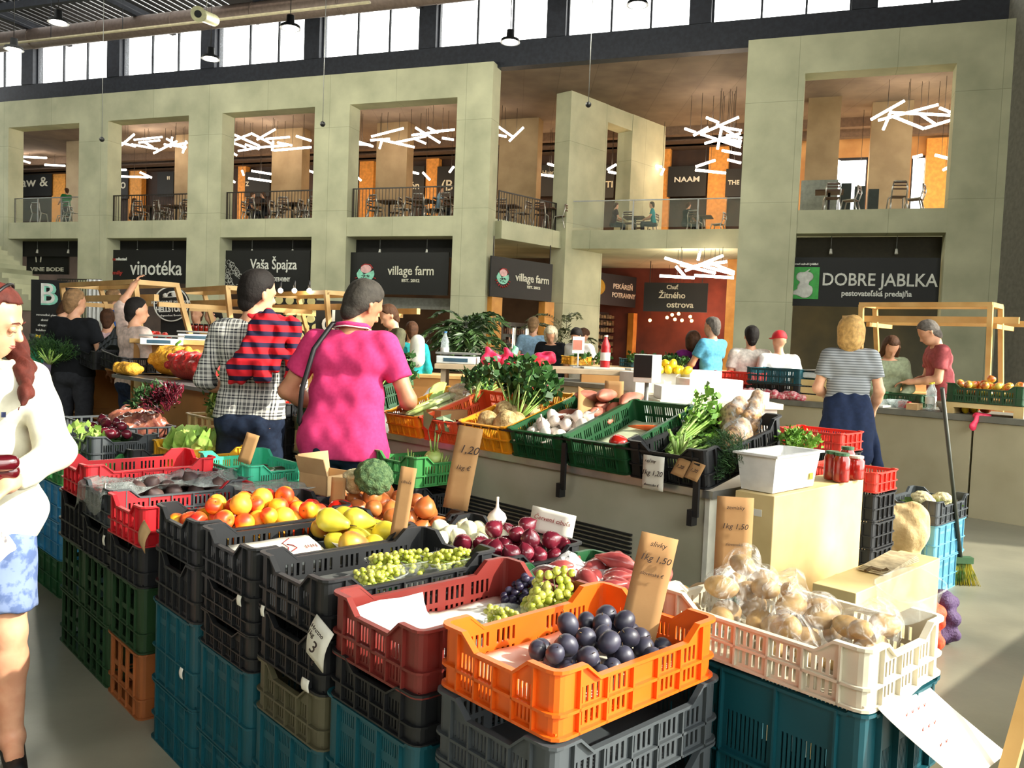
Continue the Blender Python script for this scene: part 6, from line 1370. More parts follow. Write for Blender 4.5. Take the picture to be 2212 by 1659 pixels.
far(160, 625, 8.4, -6, 'broad man in a black tee seen from behind at the left stall', BLK, DKTR, HSAND, wide=1.08, head=(R_(-25), .05, 0), aL=((-.27, .0, 1.13), (-.24, .22, 1.0)), aR=((.27, .02, 1.13), (.25, .20, .96)), fat=1.1)
far(118, 640, 9.2, -60, 'dark-haired woman in a lilac shirt beside the man in black', LILAC, JEANS, HBRN, 'short', 'elbow', lean=.15, head=(0, .4, 0))
far(292, 643, 7.9, -35, 'short-haired woman in a pale peach top reaching up to the wooden frame', PEACHC, JEANS, HBLK, 'short', 'elbow', head=(R_(-25), .1, 0), aL=((-.30, .02, 1.60), (-.27, .12, 1.86)), wide=1.1, fat=1.15)
far(246, 625, 12.5, -60, 'person in a blue tee standing under the left wooden frame', BLUE, JEANS, HSAND)
far(232, 668, 9.6, 15, 'person in a pinkish shirt partly hidden behind the reaching woman', cloth('dusty_pink', (206, 176, 180)), JEANS, HBRN, 'short')
far(423, 658, 12.0, 170, 'person in a grey cardigan and white shirt behind the jars', GRCA, DKTR, HBRN, 'short', 'long')
far(456, 660, 12.5, 120, 'dark-haired person in white beyond the plaid shoulder', WTOP, DKTR, HBLK, 'pony', 'long')
far(612, 700, 9.5, 20, 'person in a dark olive tee half hidden between the two men', OLIVE, DKTR, HBRN)
# trestle legs
tt = bpy.data.objects['trestle_table']
for i, (x, y) in enumerate(((.5, -.2), (.5, -1.15), (4.9, -.2), (4.9, -1.15))):
    bm = new_bm(); bar(bm, (x + (.12 if i < 2 else -.12), y, 0), (x, y, .97), .04, .05); mk('leg', bm, WOODL, tt)
q = atY(2205, 1560, 1.72); q2 = atY(2172, 1680, 1.66); d_ = (q2 - q).normalized()
t = empty('wooden_easel', Vector((q2.x, q2.y, 0)), 0, 'pale wooden easel whose slanted leg crosses the lower right corner', 'easel')
bm = new_bm(); top_ = q - d_ * .35; bot = q + d_ * ((0.02 - q.z) / d_.z); bar(bm, bot - t.location, top_ - t.location, .03, .02); mk('leg', bm, WOODL, t)
bm = new_bm(); bar(bm, top_ - t.location, Vector((top_.x + .75, top_.y + .35, .02)) - t.location, .03, .02); mk('leg', bm, WOODL, t)
# ------------------------------------------------------------------ facade fittings
RAILM = mat('rail_dark', (42, 38, 34), .5); RAILG = film('rail_glass', (170, 190, 180), .10, .05, .5, .14)
def railing(name, p0, d, L, label, glass=False, h=1.05, sp=.13):
    t = empty(name, p0, math.atan2(d.y, d.x), label, 'railing'); bm = new_bm()
    box(bm, (0, -.02, h - .04), (L, .02, h)); 
    for x in ([0, L - .05] if not glass else [L * k / 3 for k in range(4)]): box(bm, (x, -.02, 0), (x + .05, .02, h))
    mk('frame', bm, RAILM if not glass else GREY, t)
    if glass:
        bm = new_bm(); box(bm, (0, -.005, .08), (L, .005, h - .05)); mk('glass_panel', bm, RAILG, t)
    else:
        bm = new_bm()
        for i in range(1, int(L / sp)): box(bm, (i * sp, -.008, .04), (i * sp + .018, .008, h - .03))
        o = mk('balusters', bm, RAILM, t); o['kind'] = 'stuff'
    return t
bays = [(1, 2, 'between the first and second full pillars from the left'), (2, 3, 'above the shop with the pantry drawing'), (3, 4, 'above the longer village farm sign')]
for a, b, lab in bays:
    x0 = s_of(PILLARS[a][1], 440); x1 = s_of(PILLARS[b][0], 440)
    railing('balustrade', FQ + FX * x0 + FN * .3 + Vector((0, 0, ZS)), FX, x1 - x0, 'dark barred gallery railing ' + lab)
railing('balustrade', RQ + RD * .1 + Vector((0, 0, zs1)), RD, r1a - .1, 'dark barred gallery railing on the angled bay beside the corner pillar')
railing('balustrade', FQ + FX * s_of(18, 440) + FN * .3 + Vector((0, 0, ZS)), FX, s_of(170, 440) - s_of(18, 440), 'glass gallery railing above the stairs at the far left', True)
bx = Vector((b0.x, b0.y, ZS)); bl = (fp(sR + 1, (b0 - FQ).dot(FN)) - bx); bl.z = 0
railing('balustrade', bx, bl.normalized(), bl.length - .5, 'glass railing of the set-back balcony in the middle', True)
# gallery ceiling beams and rear plywood pillars
for i, (off, z) in enumerate(((8.9, CZ - .35), (9.9, CZ - .5))):
    bm = new_bm(); box(bm, (sL, off, z), (s_of(2700), off + .35, z + (.35 if i == 0 else .5))); FS(bm, mat('gallery_beam_brown', (112, 92, 76), .8), 'beam')
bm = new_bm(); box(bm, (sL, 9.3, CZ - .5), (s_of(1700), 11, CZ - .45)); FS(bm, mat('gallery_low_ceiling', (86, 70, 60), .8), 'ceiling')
PLYW = mat('gallery_ply_pillar', (214, 164, 100), .6, c2=(196, 146, 84), sc=1.5)
for (u0_, u1_, off) in ((142, 172, 6), (376, 405, 6), (585, 650, 6), (810, 876, 6), (1735, 1806, 6), (1873, 1962, 7)):
    x0, x1 = fac(u0_, 430, off)[0], fac(u1_, 430, off)[0]; bm = new_bm(); box(bm, (x0, off, ZS), (x1, off + .6, CZ)); FS(bm, mat('gallery_pillar_tan', (158, 136, 102), .7, c2=(140, 118, 86), sc=1.5), 'pillar')
x0, x1 = fac(1075, 430, 5)[0], fac(1130, 430, 5)[0]
bm = new_bm(); box(bm, (x0 - .6, 6.5, ZS), (x1, 7.1, CZ)); FS(bm, mat('gallery_pillar_tan', (196, 170, 128), .7), 'pillar')
for (u0_, u1_) in ((112, 140), (277, 305), (513, 530), (615, 620), (775, 805), (918, 945), (1412, 1444), (1527, 1569), (1995, 2050)):
    x0, x1 = fac(u0_, 430, 10.6)[0], fac(u1_, 430, 10.6)[0]; bm = new_bm(); box(bm, (x0, 10.6, ZS), (x1, 10.95, CZ - .5)); FS(bm, mat('orange_board', (232, 160, 72), .6), 'trim_%d' % u0_)
# gallery signs
def fit(o, frac, w):
    if frac < .99:
        bpy.context.view_layer.update(); o.scale.x = frac * w / max(o.dimensions.x, .01)
    return o
def fsign(u0_, v0_, u1_, v1_, off, label, texts=(), name='sign_board', m=None, frame=None, depth=.06):
    a, z1_ = fac(u0_, v0_, off); b, _ = fac(u1_, v0_, off); _, z0_ = fac(u0_, v1_, off)
    t = empty(name, FQ + FX * a + FN * off + Vector((0, 0, z0_)), ROTF, label, 'sign'); w = b - a; h = z1_ - z0_
    bm = new_bm(); box(bm, (0, 0, 0), (w, depth, h)); mk('board', bm, m or SIGNM, t)
    for s, sz, fx, fz, mm, sx in texts: fit(text(s, sz * h, mm, t, (fx * w, -.015, fz * h), (PI / 2, 0, 0), ext=.008, sx=1, off=.006), sx, w)
    return t, w, h
fsign(27, 352, 112, 425, 10.5, 'dark gallery sign reading raw & at the far left', [('raw &', .40, .5, .40, LETT, .80)])
fsign(232, 362, 277, 430, 10.5, 'dark gallery sign reading stro', [('stro', .42, .5, .45, LETT, .80)])
fsign(340, 372, 375, 425, 10.5, 'small dark gallery sign with quotation marks', [('"', .5, .7, .6, LETT, 1)])
fsign(530, 372, 583, 425, 10.5, 'blank dark gallery panel behind the dark-dressed couple', [('z', .4, .1, .55, LETT, 1)])
fsign(878, 360, 917, 425, 10.5, 'dark gallery sign reading món', [('món', .36, .3, .35, LETT, .9)])
fsign(945, 360, 985, 425, 10.5, 'dark gallery sign reading (B', [('(B', .5, .55, .35, LETT, 1)])
t, w, h = fsign(1130, 358, 1200, 425, 10.5, 'dark gallery sign with a round yellow-green badge'); 
bm = new_bm(); tube(bm, [(w * .15, -.02, h * .38), (w * .15, .0, h * .38)], h * .36, 28); c_ = mk('badge', bm, mat('badge_green', (160, 170, 90), .6), t); c_['label'] = 'round yellow-green badge'
bm = new_bm(); tube(bm, [(w * .15, -.035, h * .38), (w * .15, -.02, h * .38)], h * .28, 28); mk('badge_centre', bm, mat('badge_cream', (222, 206, 160), .6), c_)
text('Huan', .2 * h, LETT, t, (w * .8, -.015, h * .75), (PI / 2, 0, 0), ext=.008)
t, w, h = fsign(1280, 358, 1328, 428, 10.5, 'dark gallery sign with a red bell mark reading TI', [('TI', .28, .8, .40, LETT, 1)])
bm = new_bm(); box(bm, (w * .02, -.02, h * .25), (w * .38, 0, h * .32)); lathe(bm, [(0, 0), (w * .14, 0), (w * .12, h * .15), (w * .05, h * .22), (0, h * .22)], 12, c=(w * .2, 0, h * .34)); mk('red_mark', bm, mat('red_mark', (206, 40, 34), .6), t)
fsign(1444, 360, 1527, 425, 10.5, 'dark gallery sign reading NAAM', [('NAAM', .24, .5, .55, LETW, .65)])
fsign(1569, 365, 1604, 425, 10.5, 'dark gallery sign reading THE', [('THE', .22, .5, .5, LETT, 1)])
# shop signs between the pillars
LETR = mat('letter_red', (176, 60, 52), .6); MINTL = mat('logo_mint', (150, 226, 200), .6); PINKL = mat('logo_pink', (240, 190, 190), .6); REDL = mat('logo_red', (212, 60, 60), .6); GOLD = mat('logo_gold', (196, 162, 52), .5)
t, w, h = fsign(227, 540, 403, 610, .35, 'black shop sign reading vinotéka', [('vinotéka', .62, .64, .44, LETW, .63), ('wine', .14, .10, .72, LETR, .09), ('selected', .12, .21, .72, LETW, .14), ('family', .16, .14, .30, LETR, .18)])
t, w, h = fsign(470, 541, 670, 625, .35, 'black shop sign reading Vaša Špajza with a pile of line-drawn groceries', [('Vaša Špajza', .36, .62, .64, LETW, .50), ('POTRAVINY', .15, .70, .27, LETW, .20)])
bm = new_bm(); rg = random.Random(2)
for i in range(46):
    fx = rg.uniform(.02, .30); fz = rg.uniform(.06, .85 - abs(fx - .09) * 2.6)
    if fz < .06: continue
    r_ = rg.uniform(.03, .07) * h; cx_, cz_ = fx * w, fz * h; n_ = rg.choice((4, 10, 12)); P_ = [(cx_ + r_ * math.cos(2 * PI * k / n_), -.02, cz_ + r_ * rg.uniform(.8, 1.2) * math.sin(2 * PI * k / n_)) for k in range(n_ + 1)]; tube(bm, P_, .010, 4)
o = mk('line_drawing', bm, mat('chalk_grey', (190, 192, 186), .7), t)
def farmlogo(t, cx_, cz_, r):
    bm = new_bm(); P_ = [(cx_ + r * math.cos(a), cz_ + r * .8 * math.sin(a)) for a in [PI + PI * k / 16 for k in range(17)]]
    def slabp(pts, m, nm, y=.02):
        bm = new_bm(); v0 = [bm.verts.new((x, -y, z)) for x, z in pts]; v1 = [bm.verts.new((x, 0, z)) for x, z in pts]; bm.faces.new(v0); bm.faces.new(v1)
        for i in range(len(pts)): bm.faces.new((v0[i], v0[(i + 1) % len(pts)], v1[(i + 1) % len(pts)], v1[i]))
        return mk(nm, bm, m, t)
    slabp([(cx_ + r * math.cos(a), cz_ + r * .05 + r * .85 * math.sin(a)) for a in [PI + PI * k / 16 for k in range(17)]] + [(cx_ + r * .9, cz_ + r * .35), (cx_ + r * 1.15, cz_ + r * .3)] [:1] + [(cx_ - r * .2, cz_ - r * .05), (cx_ - r * .7, cz_ + r * .5)], MINTL, 'mint_shape')
    slabp([(cx_ + r * .05 + r * .62 * math.cos(a), cz_ + r * .5 + r * .42 * math.sin(a)) for a in [2 * PI * k / 18 for k in range(18)]], PINKL, 'pink_shape', .025)
    bm = new_bm()
    for k in range(9):
        a = PI * 1.12 + PI * .76 * k / 8; tube(bm, [(cx_ + r * 1.0 * math.cos(a), -.02, cz_ + r * 1.0 * math.sin(a)), (cx_ + r * 1.28 * math.cos(a), -.02, cz_ + r * 1.22 * math.sin(a))], .018, 5)
    tube(bm, [(cx_ - .5 * r, -.02, cz_ + .75 * r), (cx_ - .1 * r, -.02, cz_ + .98 * r), (cx_ + .5 * r, -.02, cz_ + .95 * r), (cx_ + .85 * r, -.02, cz_ + .55 * r)], .015, 5); o = mk('red_strokes', bm, REDL, t)
    bm = new_bm(); rg = random.Random(1)
    for k in range(18): 
        a = rg.uniform(PI * 1.1, PI * 1.9); q_ = rg.uniform(.2, .7); tube(bm, [(cx_ + r * q_ * math.cos(a), -.024, cz_ + r * q_ * math.sin(a)), (cx_ + r * q_ * math.cos(a) + .05, -.024, cz_ + r * q_ * math.sin(a))], .010, 4)
    mk('dark_flecks', bm, SIGNM, t)
t, w, h = fsign(746, 545, 970, 634, .35, 'long black shop sign reading village farm with a round bird emblem', [('village farm', .30, .65, .56, LETT, .44), ('EST. 2012', .10, .65, .33, LETT, .17)])
farmlogo(t, w * .21, h * .48, h * .24)
def rsign(u0_, v0_, u1_, v1_, off, label, texts):
    a, z1_ = rs_of(u0_, v0_, off); b, _ = rs_of(u1_, v0_, off); _, z0_ = rs_of(u0_, v1_, off)
    t = empty('sign_board', RQ + RD * a + RN * off + Vector((0, 0, z0_)), ROTR, label, 'sign'); w = b - a; h = z1_ - z0_
    bm = new_bm(); box(bm, (0, 0, 0), (w, .06, h)); mk('board', bm, SIGNM, t)
    for x in (.1, w - .14): bm = new_bm(); box(bm, (x, .02, h), (x + .03, .05, ZSB - z0_)); mk('hanger', bm, RAILM, t)
    for s, sz, fx, fz, mm, sx in texts: fit(text(s, sz * h, mm, t, (fx * w, -.015, fz * h), (PI / 2, 0, 0), ext=.008, sx=1, off=.006), sx, w)
    return t, w, h
t, w, h = rsign(1062, 552, 1195, 640, -.45, 'shorter black shop sign reading village farm on the angled bay', [('village farm', .28, .66, .54, LETT, .56), ('EST. 2012', .09, .68, .32, LETT, .22)])
farmlogo(t, w * .18, h * .5, h * .22)
t, w, h = rsign(1272, 585, 1380, 655, 1.6, 'dark shop sign reading PEKÁREŇ POTRAVINY with a golden loaf', [('PEKÁREŇ', .22, .68, .62, LETT, .40), ('POTRAVINY', .22, .70, .34, LETT, .48)])
bm = new_bm(); ico(bm, (w * .19, -.02, h * .55), h * .26, 3, (1.3, .25, 1)); mk('loaf_emblem', bm, GOLD, t)
t, w, h = fsign(1392, 610, 1530, 672, 8.0, 'dark shop sign reading Chuť Žitného ostrova in script', [('Chuť', .2, .45, .84, LETT, .18), ('Žitného', .3, .45, .56, LETT, .42), ('ostrova', .3, .58, .24, LETT, .42)])
for x in (.2, w - .25): bm = new_bm(); box(bm, (x, .02, h), (x + .03, .05, ZSB - t.location.z)); mk('hanger', bm, RAILM, t)
t, w, h = fsign(1705, 556, 2033, 660, .35, 'wide black shop sign reading DOBRE JABLKA with a green apple badge', [('DOBRE JABLKA', .36, .61, .54, LETW, .75), ('pestovateľská predajňa', .15, .60, .27, LETW, .46), ('zdravá mladá jablká', .05, .11, .86, LETW, .19)])
GRB = mat('badge_bright_green', (70, 186, 84), .5); a_ = w * .015; b2 = w * .215
bm = new_bm(); box(bm, (a_, -.02, h * .14), (b2, 0, h * .80)); q = mk('green_badge', bm, GRB, t, bevel=.06); q['label'] = 'green badge with a white apple figure'
c_ = (a_ + b2) / 2
me = sdf_mesh([pr((c_ - .12 * h * .6, -.03, h * .60), (c_ + .12 * h * .6, -.03, h * .60), .10 * h), pr((c_, -.03, h * .50), (c_, -.03, h * .50), .10 * h), pr((c_ - .02 * h, -.03, h * .38), (c_ + .02, -.03, h * .32), .12 * h, .16 * h), pr((c_, -.03, h * .30), (c_ - .24 * h, -.03, h * .26), .12 * h, .03 * h), pr((c_ + .02 * h, -.03, h * .70), (c_ + .09 * h, -.03, h * .75), .015 * h)], .02, .03, clip=lambda X, Y, Z: np.abs(Y + .03) - .018, name='apple_figure'); me.materials.append(LETW)
q2_ = bpy.data.objects.new('apple_figure', me); COL.objects.link(q2_); q2_.parent = q
t, w, h = fsign(2158, 568, 2560, 668, .35, 'blank black shop board at the right edge')
t, w, h = fsign(58, 535, 148, 592, .9, 'black shop sign with a crest reading VINE BODE behind the stair railing', [('VINE BODE', .2, .5, .18, LETT, .8)])
bm = new_bm(); 
for e in (-1, 1): tube(bm, [(w * .3 + e * .12, -.03, h * .45), (w * .3 + e * .16, -.03, h * .75), (w * .3 + e * .07, -.03, h * .92)], .03, 5)
mk('crest', bm, LETT, t)
# dark shop openings under the gallery: header shutters and fridges
for a, b, m_ in ((0, 1, 'shop_dark'), (1, 2, 'shop_dark'), (2, 3, 'shop_dark'), (3, 4, 'shop_dark'), (5, 6, 'shop_dark_green'), (6, 7, 'shop_dark_green')):
    bm = new_bm(); x0, x1 = s_of(PILLARS[a][1]), s_of(PILLARS[b][0]); box(bm, (x0 - .2, .75, ZSB - .65), (x1 + .2, .85, ZSB - .02)); FS(bm, mat(m_, (30, 30, 28) if m_ == 'shop_dark' else (52, 48, 34), .8), 'beam')
    for fx in (.25, .7):
        x = x0 + (x1 - x0) * fx; t = empty('track_light', FQ + FX * x + FN * .6 + Vector((0, 0, ZSB - .5)), ROTF, 'small track spotlight above the shop sign, %s' % {(0, .25): 'left of two at the far left bay', (0, .7): 'right of two at the far left bay', (1, .25): 'left of two over vinotéka', (1, .7): 'right of two over vinotéka', (2, .25): 'left of two over the pantry sign', (2, .7): 'right of two over the pantry sign', (3, .25): 'left of two over the long village farm sign', (3, .7): 'right of two over the long village farm sign', (5, .25): 'left of two over the apple badge', (5, .7): 'right of two over the apple sign', (6, .25): 'left over the blank board', (6, .7): 'right over the blank board'}[(a, fx)], 'lamp')
        bm = new_bm(); tube(bm, [(0, 0, .5), (0, 0, .1)], .012, 6); mk('stem', bm, GREY, t); bm = new_bm(); tube(bm, [(0, 0, .12), (0, -.02, -.03)], [.03, .05], 10); mk('lamp_head', bm, mat('lamp_white', (230, 230, 220), .4), t)
bm = new_bm(); box(bm, (s_of(752), .9, 2.45), (s_of(983), 1.0, 2.85)); FS(bm, mat('shutter_grey', (150, 150, 142), .5), 'trim_1')
def fridge(p, rz, label):
    t = empty('display_fridge', p, rz, label, 'fridge'); bm = new_bm()
    for lo, hi in (((0, .0, 0), (1.5, .7, .12)), ((0, 0, 2.0), (1.5, .7, 2.15)), ((0, 0, 0), (.05, .7, 2.1)), ((1.45, 0, 0), (1.5, .7, 2.1)), ((.72, 0, .1), (.78, .05, 2.0)), ((0, .65, 0), (1.5, .7, 2.1))): box(bm, lo, hi)
    mk('cabinet', bm, GREY, t)
    for k in range(5): bm = new_bm(); box(bm, (.06, .08, .3 + .35 * k), (1.44, .6, .32 + .35 * k)); mk('shelf', bm, GREY, t)
    bm = new_bm(); box(bm, (.66, .06, .2), (.69, .09, 1.95)); mk('light_strip', bm, glow('fridge_light', (255, 244, 214), 6), t); bm = new_bm(); box(bm, (1.38, .06, .2), (1.41, .09, 1.95)); mk('light_strip', bm, glow('fridge_light', (255, 244, 214), 6), t)
    bm = new_bm(); rg = random.Random(3)
    for k in range(5):
        for i in range(12): x = .08 + i * .11; box(bm, (x, .15, .325 + .35 * k), (x + .08, .3, .325 + .35 * k + rg.uniform(.1, .24)))
    o = mk('goods', bm, mat('fridge_goods', (120, 74, 50), .6, c2=(60, 40, 34), sc=8), t); o['kind'] = 'stuff'
a = rs_of(1085, 700, 1.2)[0]
fridge(RQ + RD * a + RN * 1.2, ROTR, 'glass-fronted display fridge with lit strips under the shorter village farm sign')
for i, u in enumerate((1063, 1178, 1272, 1368)):
    a = rs_of(u, 700, -.45 if i < 2 else 1.5)[0]; bm = new_bm(); box(bm, (a, -.4 if i < 2 else 1.5, 0), (a + .5, -.1 if i < 2 else 1.8, 2.9)); o = struct('trim_%d' % (20 + i), bm, PLY, RQ, ROTR)
bm = new_bm(); box(bm, (s_of(1530), 7.2, 0), (s_of(1590) + .6, 7.6, ZSB)); FS(bm, PLY, 'pillar')
a0, a1_ = rs_of(1280, 700, 2.4)[0], rs_of(1370, 700, 2.4)[0]
t = empty('jar_shelf', RQ + RD * a0 + RN * 2.4, ROTR, 'tall shelf packed with pale jars under the bakery sign', 'shelf'); wS = a1_ - a0
bm = new_bm(); 
for k in range(9): box(bm, (0, 0, .2 + k * .3), (wS, .3, .22 + k * .3))
box(bm, (0, .28, 0), (wS, .32, 2.9)); mk('shelving', bm, BROWN, t); bm = new_bm(); rg = random.Random(8)
for k in range(9):
    for i in range(int(wS / .2)): x = i * .2 + .04; box(bm, (x, .03, .22 + k * .3), (x + .14, .2, .22 + k * .3 + rg.uniform(.12, .22)))
o = mk('jars', bm, mat('shelf_jars', (170, 150, 110), .4, c2=(90, 76, 58), sc=5), t); o['kind'] = 'stuff'
for i, (u, v) in enumerate(((1441, 686), (1452, 680), (1466, 678), (1458, 690), (1473, 692), (1491, 684), (1404, 692), (1494, 693))):
    p = atP(u, v, FQ + FN * 9.5, FN); t = empty('bulb_lamp', p, 0, 'small warm bulb %s in the red-lit shop' % ['left of the top row', 'second of the top row', 'brightest at the top', 'in the middle of the cluster', 'lower right of the cluster', 'alone to the right', 'alone to the far left', 'lowest at the right'][i], 'lamp')
    bm = new_bm(); ico(bm, (0, 0, 0), .07, 2); mk('bulb', bm, glow('warm_bulb', (255, 170, 80), 14), t); bm = new_bm(); tube(bm, [(0, 0, .07), (0, 0, ZSB - p.z)], .006, 4); mk('cord', bm, BLACKM, t)
# tube light clusters
def tubes(name, spec, off, label, rad=.045, off2=0.0):
    """spec: list of pixel segments; they hang at different depths around off"""
    t = None; rg = random.Random(len(label))
    for i, (u0_, v0_, u1_, v1_) in enumerate(spec):
        o1 = off + rg.uniform(-.6, .6) ; o2 = o1 + rg.uniform(-.5, .5)
        A_ = atP(u0_, v0_, FQ + FN * o1, FN); B_ = atP(u1_, v1_, FQ + FN * o2, FN)
        if t is None: c_ = A_.copy(); t = empty(name, c_, 0, label, 'lamp')
        bm = new_bm(); tube(bm, [A_ - c_, B_ - c_], rad, 8); tb_ = mk('tube', bm, TUBEL, t)
        bm = new_bm(); m_ = (A_ + B_) / 2 - c_; tube(bm, [m_, (m_.x, m_.y, (ZSB if c_.z < ZSB else CZ) - .015 - c_.z)], .008, 4); mk('wire', bm, RAILM, t)
    return t
tubes('tube_chandelier', [(248, 305, 292, 316), (262, 314, 290, 290), (290, 302, 350, 296), (300, 308, 345, 303), (285, 312, 340, 322), (332, 331, 382, 305), (355, 312, 402, 318), (372, 296, 368, 318), (385, 312, 405, 308), (395, 330, 402, 305), (310, 306, 330, 318), (360, 300, 400, 322)], 4.5, 'cluster of crossed glowing tubes in the leftmost open bay')
tubes('tube_chandelier', [(483, 312, 540, 290), (483, 318, 512, 336), (495, 286, 560, 315), (543, 288, 590, 312), (555, 302, 595, 279), (515, 326, 565, 318), (575, 300, 625, 296), (565, 318, 620, 314), (592, 325, 672, 318), (590, 305, 588, 325), (640, 294, 672, 304), (483, 302, 530, 318), (600, 308, 630, 314), (530, 312, 560, 322)], 4.5, 'cluster of crossed glowing tubes above the pantry shop bay')
tubes('tube_chandelier', [(760, 302, 805, 316), (758, 310, 800, 313), (802, 295, 872, 277), (800, 303, 842, 300), (820, 320, 826, 300), (828, 303, 895, 318), (855, 308, 920, 294), (890, 292, 950, 284), (898, 276, 950, 308), (925, 276, 945, 286), (930, 285, 982, 280), (955, 298, 980, 302), (896, 300, 920, 310)], 4.5, 'cluster of crossed glowing tubes in the bay left of the corner pillar')
tubes('tube_chandelier', [(1073, 271, 1108, 296), (1072, 291, 1094, 295), (1100, 305, 1131, 275)], 4.5, 'short run of glowing tubes right of the corner pillar')
tubes('tube_chandelier', [(1480, 278, 1502, 286), (1498, 293, 1530, 275), (1526, 254, 1553, 265), (1512, 290, 1596, 253), (1515, 290, 1600, 318), (1522, 310, 1600, 288), (1558, 280, 1550, 322), (1555, 274, 1602, 282), (1565, 300, 1602, 306), (1560, 325, 1600, 333), (1548, 268, 1600, 300), (1570, 292, 1602, 298), (1540, 300, 1600, 312)], 4.5, 'dense cluster of glowing tubes left of the wide pillar')
tubes('tube_chandelier', [(1882, 258, 1953, 218), (1897, 260, 2027, 226), (1908, 280, 1925, 240), (1930, 252, 1995, 278), (1925, 243, 2053, 249), (1985, 245, 2020, 268), (1998, 277, 2052, 260), (2030, 233, 2052, 242)], 4.5, 'cluster of crossed glowing tubes in the wide right-hand bay')
tubes('tube_chandelier', [(2173, 250, 2212, 218), (2173, 262, 2205, 262), (2190, 240, 2208, 278), (2185, 248, 2230, 232)], 4.5, 'glowing tubes at the right edge of the picture')
tubes('tube_chandelier', [(1436, 557, 1510, 580), (1425, 596, 1500, 600), (1460, 575, 1480, 598), (1480, 585, 1562, 552), (1500, 575, 1570, 565), (1512, 543, 1508, 562), (1500, 595, 1585, 600), (1520, 575, 1585, 592), (1470, 572, 1545, 590), (1535, 568, 1585, 588)], 3.5, 'cluster of glowing tubes hanging below the gallery in the middle bay', .05)
for spec, lab in (([(28, 338, 100, 341), (28, 340, 65, 352), (97, 356, 140, 358)], 'zigzag of glowing tubes near the raw sign'), ([(235, 366, 272, 367), (302, 372, 328, 384), (260, 381, 320, 383)], 'glowing tubes near the stro sign'), ([(485, 382, 508, 394), (523, 369, 526, 378), (543, 369, 586, 376), (537, 385, 586, 392)], 'glowing tubes behind the pantry bay'), ([(660, 366, 676, 372), (763, 376, 780, 390)], 'two glowing tubes seen beside the third pillar'), ([(876, 369, 904, 375), (914, 373, 928, 388), (971, 372, 980, 360)], 'three glowing tubes behind the village farm bay'), ([(1138, 369, 1156, 354), (1140, 373, 1172, 378), (1175, 378, 1198, 381), (1184, 354, 1198, 358)], 'ring of glowing tubes right of the corner pillar'), ([(1313, 366, 1330, 356), (1315, 371, 1330, 374), (1404, 357, 1430, 361), (1428, 378, 1434, 364)], 'glowing tubes around the inner pillar'), ([(1503, 360, 1545, 346), (1502, 367, 1568, 374), (1572, 345, 1600, 352)], 'zigzag of glowing tubes above the NAAM sign'), ([(1715, 352, 1722, 352), (1800, 345, 1815, 350), (1850, 352, 1870, 350), (1972, 340, 1992, 335), (2020, 335, 2048, 342), (2038, 367, 2048, 362)], 'scattered glowing tubes at the rear of the right-hand gallery'), ([(2168, 345, 2215, 336), (2168, 360, 2208, 364)], 'two glowing tubes low at the right edge')):
    tubes('tube_lamp', spec, 8.0, lab, .05)
# warm lamps light the gallery and shops
def wlight(s_, y_, z_, e, c=(1, .62, .32), r=.6):
    l = bpy.data.lights.new('gallery_lamp', 'POINT'); l.energy = e; l.color = c; l.shadow_soft_size = r; o = bpy.data.objects.new('gallery_lamp', l); COL.objects.link(o); o.location = FQ + FX * s_ + FN * y_ + Vector((0, 0, z_))
for u in (80, 320, 580, 870, 1130, 1450, 1850, 2100): wlight(s_of(u), 8.2, CZ - 2.2, 90)
for u in (320, 580, 870): wlight(s_of(u), 3.5, 3.0, 40)
wlight(s_of(1450), 9.5, 3.0, 160, (1, .45, .3)); wlight(s_of(1860), 4, 3.2, 60, (1, .8, .4)); wlight(s_of(1450), 4, 3.6, 90, (1, .8, .6))
# gallery furniture: tables and silver chairs
CHM = mat('chair_silver', (206, 204, 198), .3, .7); TBM = mat('table_top_brown', (92, 64, 44), .6)
def chairbm():
    t = empty('bistro_chair', (0, 0, 0), 0, 'x', 'chair')
    bm = new_bm(); 
    for x in (-.2, .2): tube(bm, [(x * 1.15, .24, 0), (x, .16, .44), (x, -.2, .46), (x, -.26, .68), (x * .8, -.24, .86)], .022, 6); tube(bm, [(x * 1.15, -.28, 0), (x, -.16, .44)], .022, 6)
    tube(bm, [(-.16, -.24, .86), (.16, -.24, .86)], .022, 6); mk('frame', bm, CHM, t); bm = new_bm(); box(bm, (-.2, -.2, .44), (.2, .18, .46)); mk('seat', bm, TBM, t)
    bm = new_bm()
    for z in (.62, .72, .80): box(bm, (-.18, -.265, z), (.18, -.25, z + .04))
    mk('backrest', bm, TBM, t); return t
ch0 = chairbm(); tb0 = empty('bistro_table', (0, 0, 0), 0, 'x', 'table'); bm = new_bm(); box(bm, (-.4, -.4, .72), (.4, .4, .76)); mk('tabletop', bm, TBM, tb0); bm = new_bm(); tube(bm, [(0, 0, 0), (0, 0, .72)], .04, 8); box(bm, (-.22, -.22, 0), (.22, .22, .02)); mk('pedestal', bm, BLACKM, tb0)
rg = random.Random(6); first = [True, True]
GBAY = {1: 'in the bay by the stro sign', 2: 'in the bay above the pantry shop', 3: 'in the bay above the long village farm sign', 0: 'behind the glass railing at the far left', 7: 'beside the corner pillar', 8: 'on the set-back balcony', 5: 'in the wide right-hand bay', 6: 'at the right edge'}
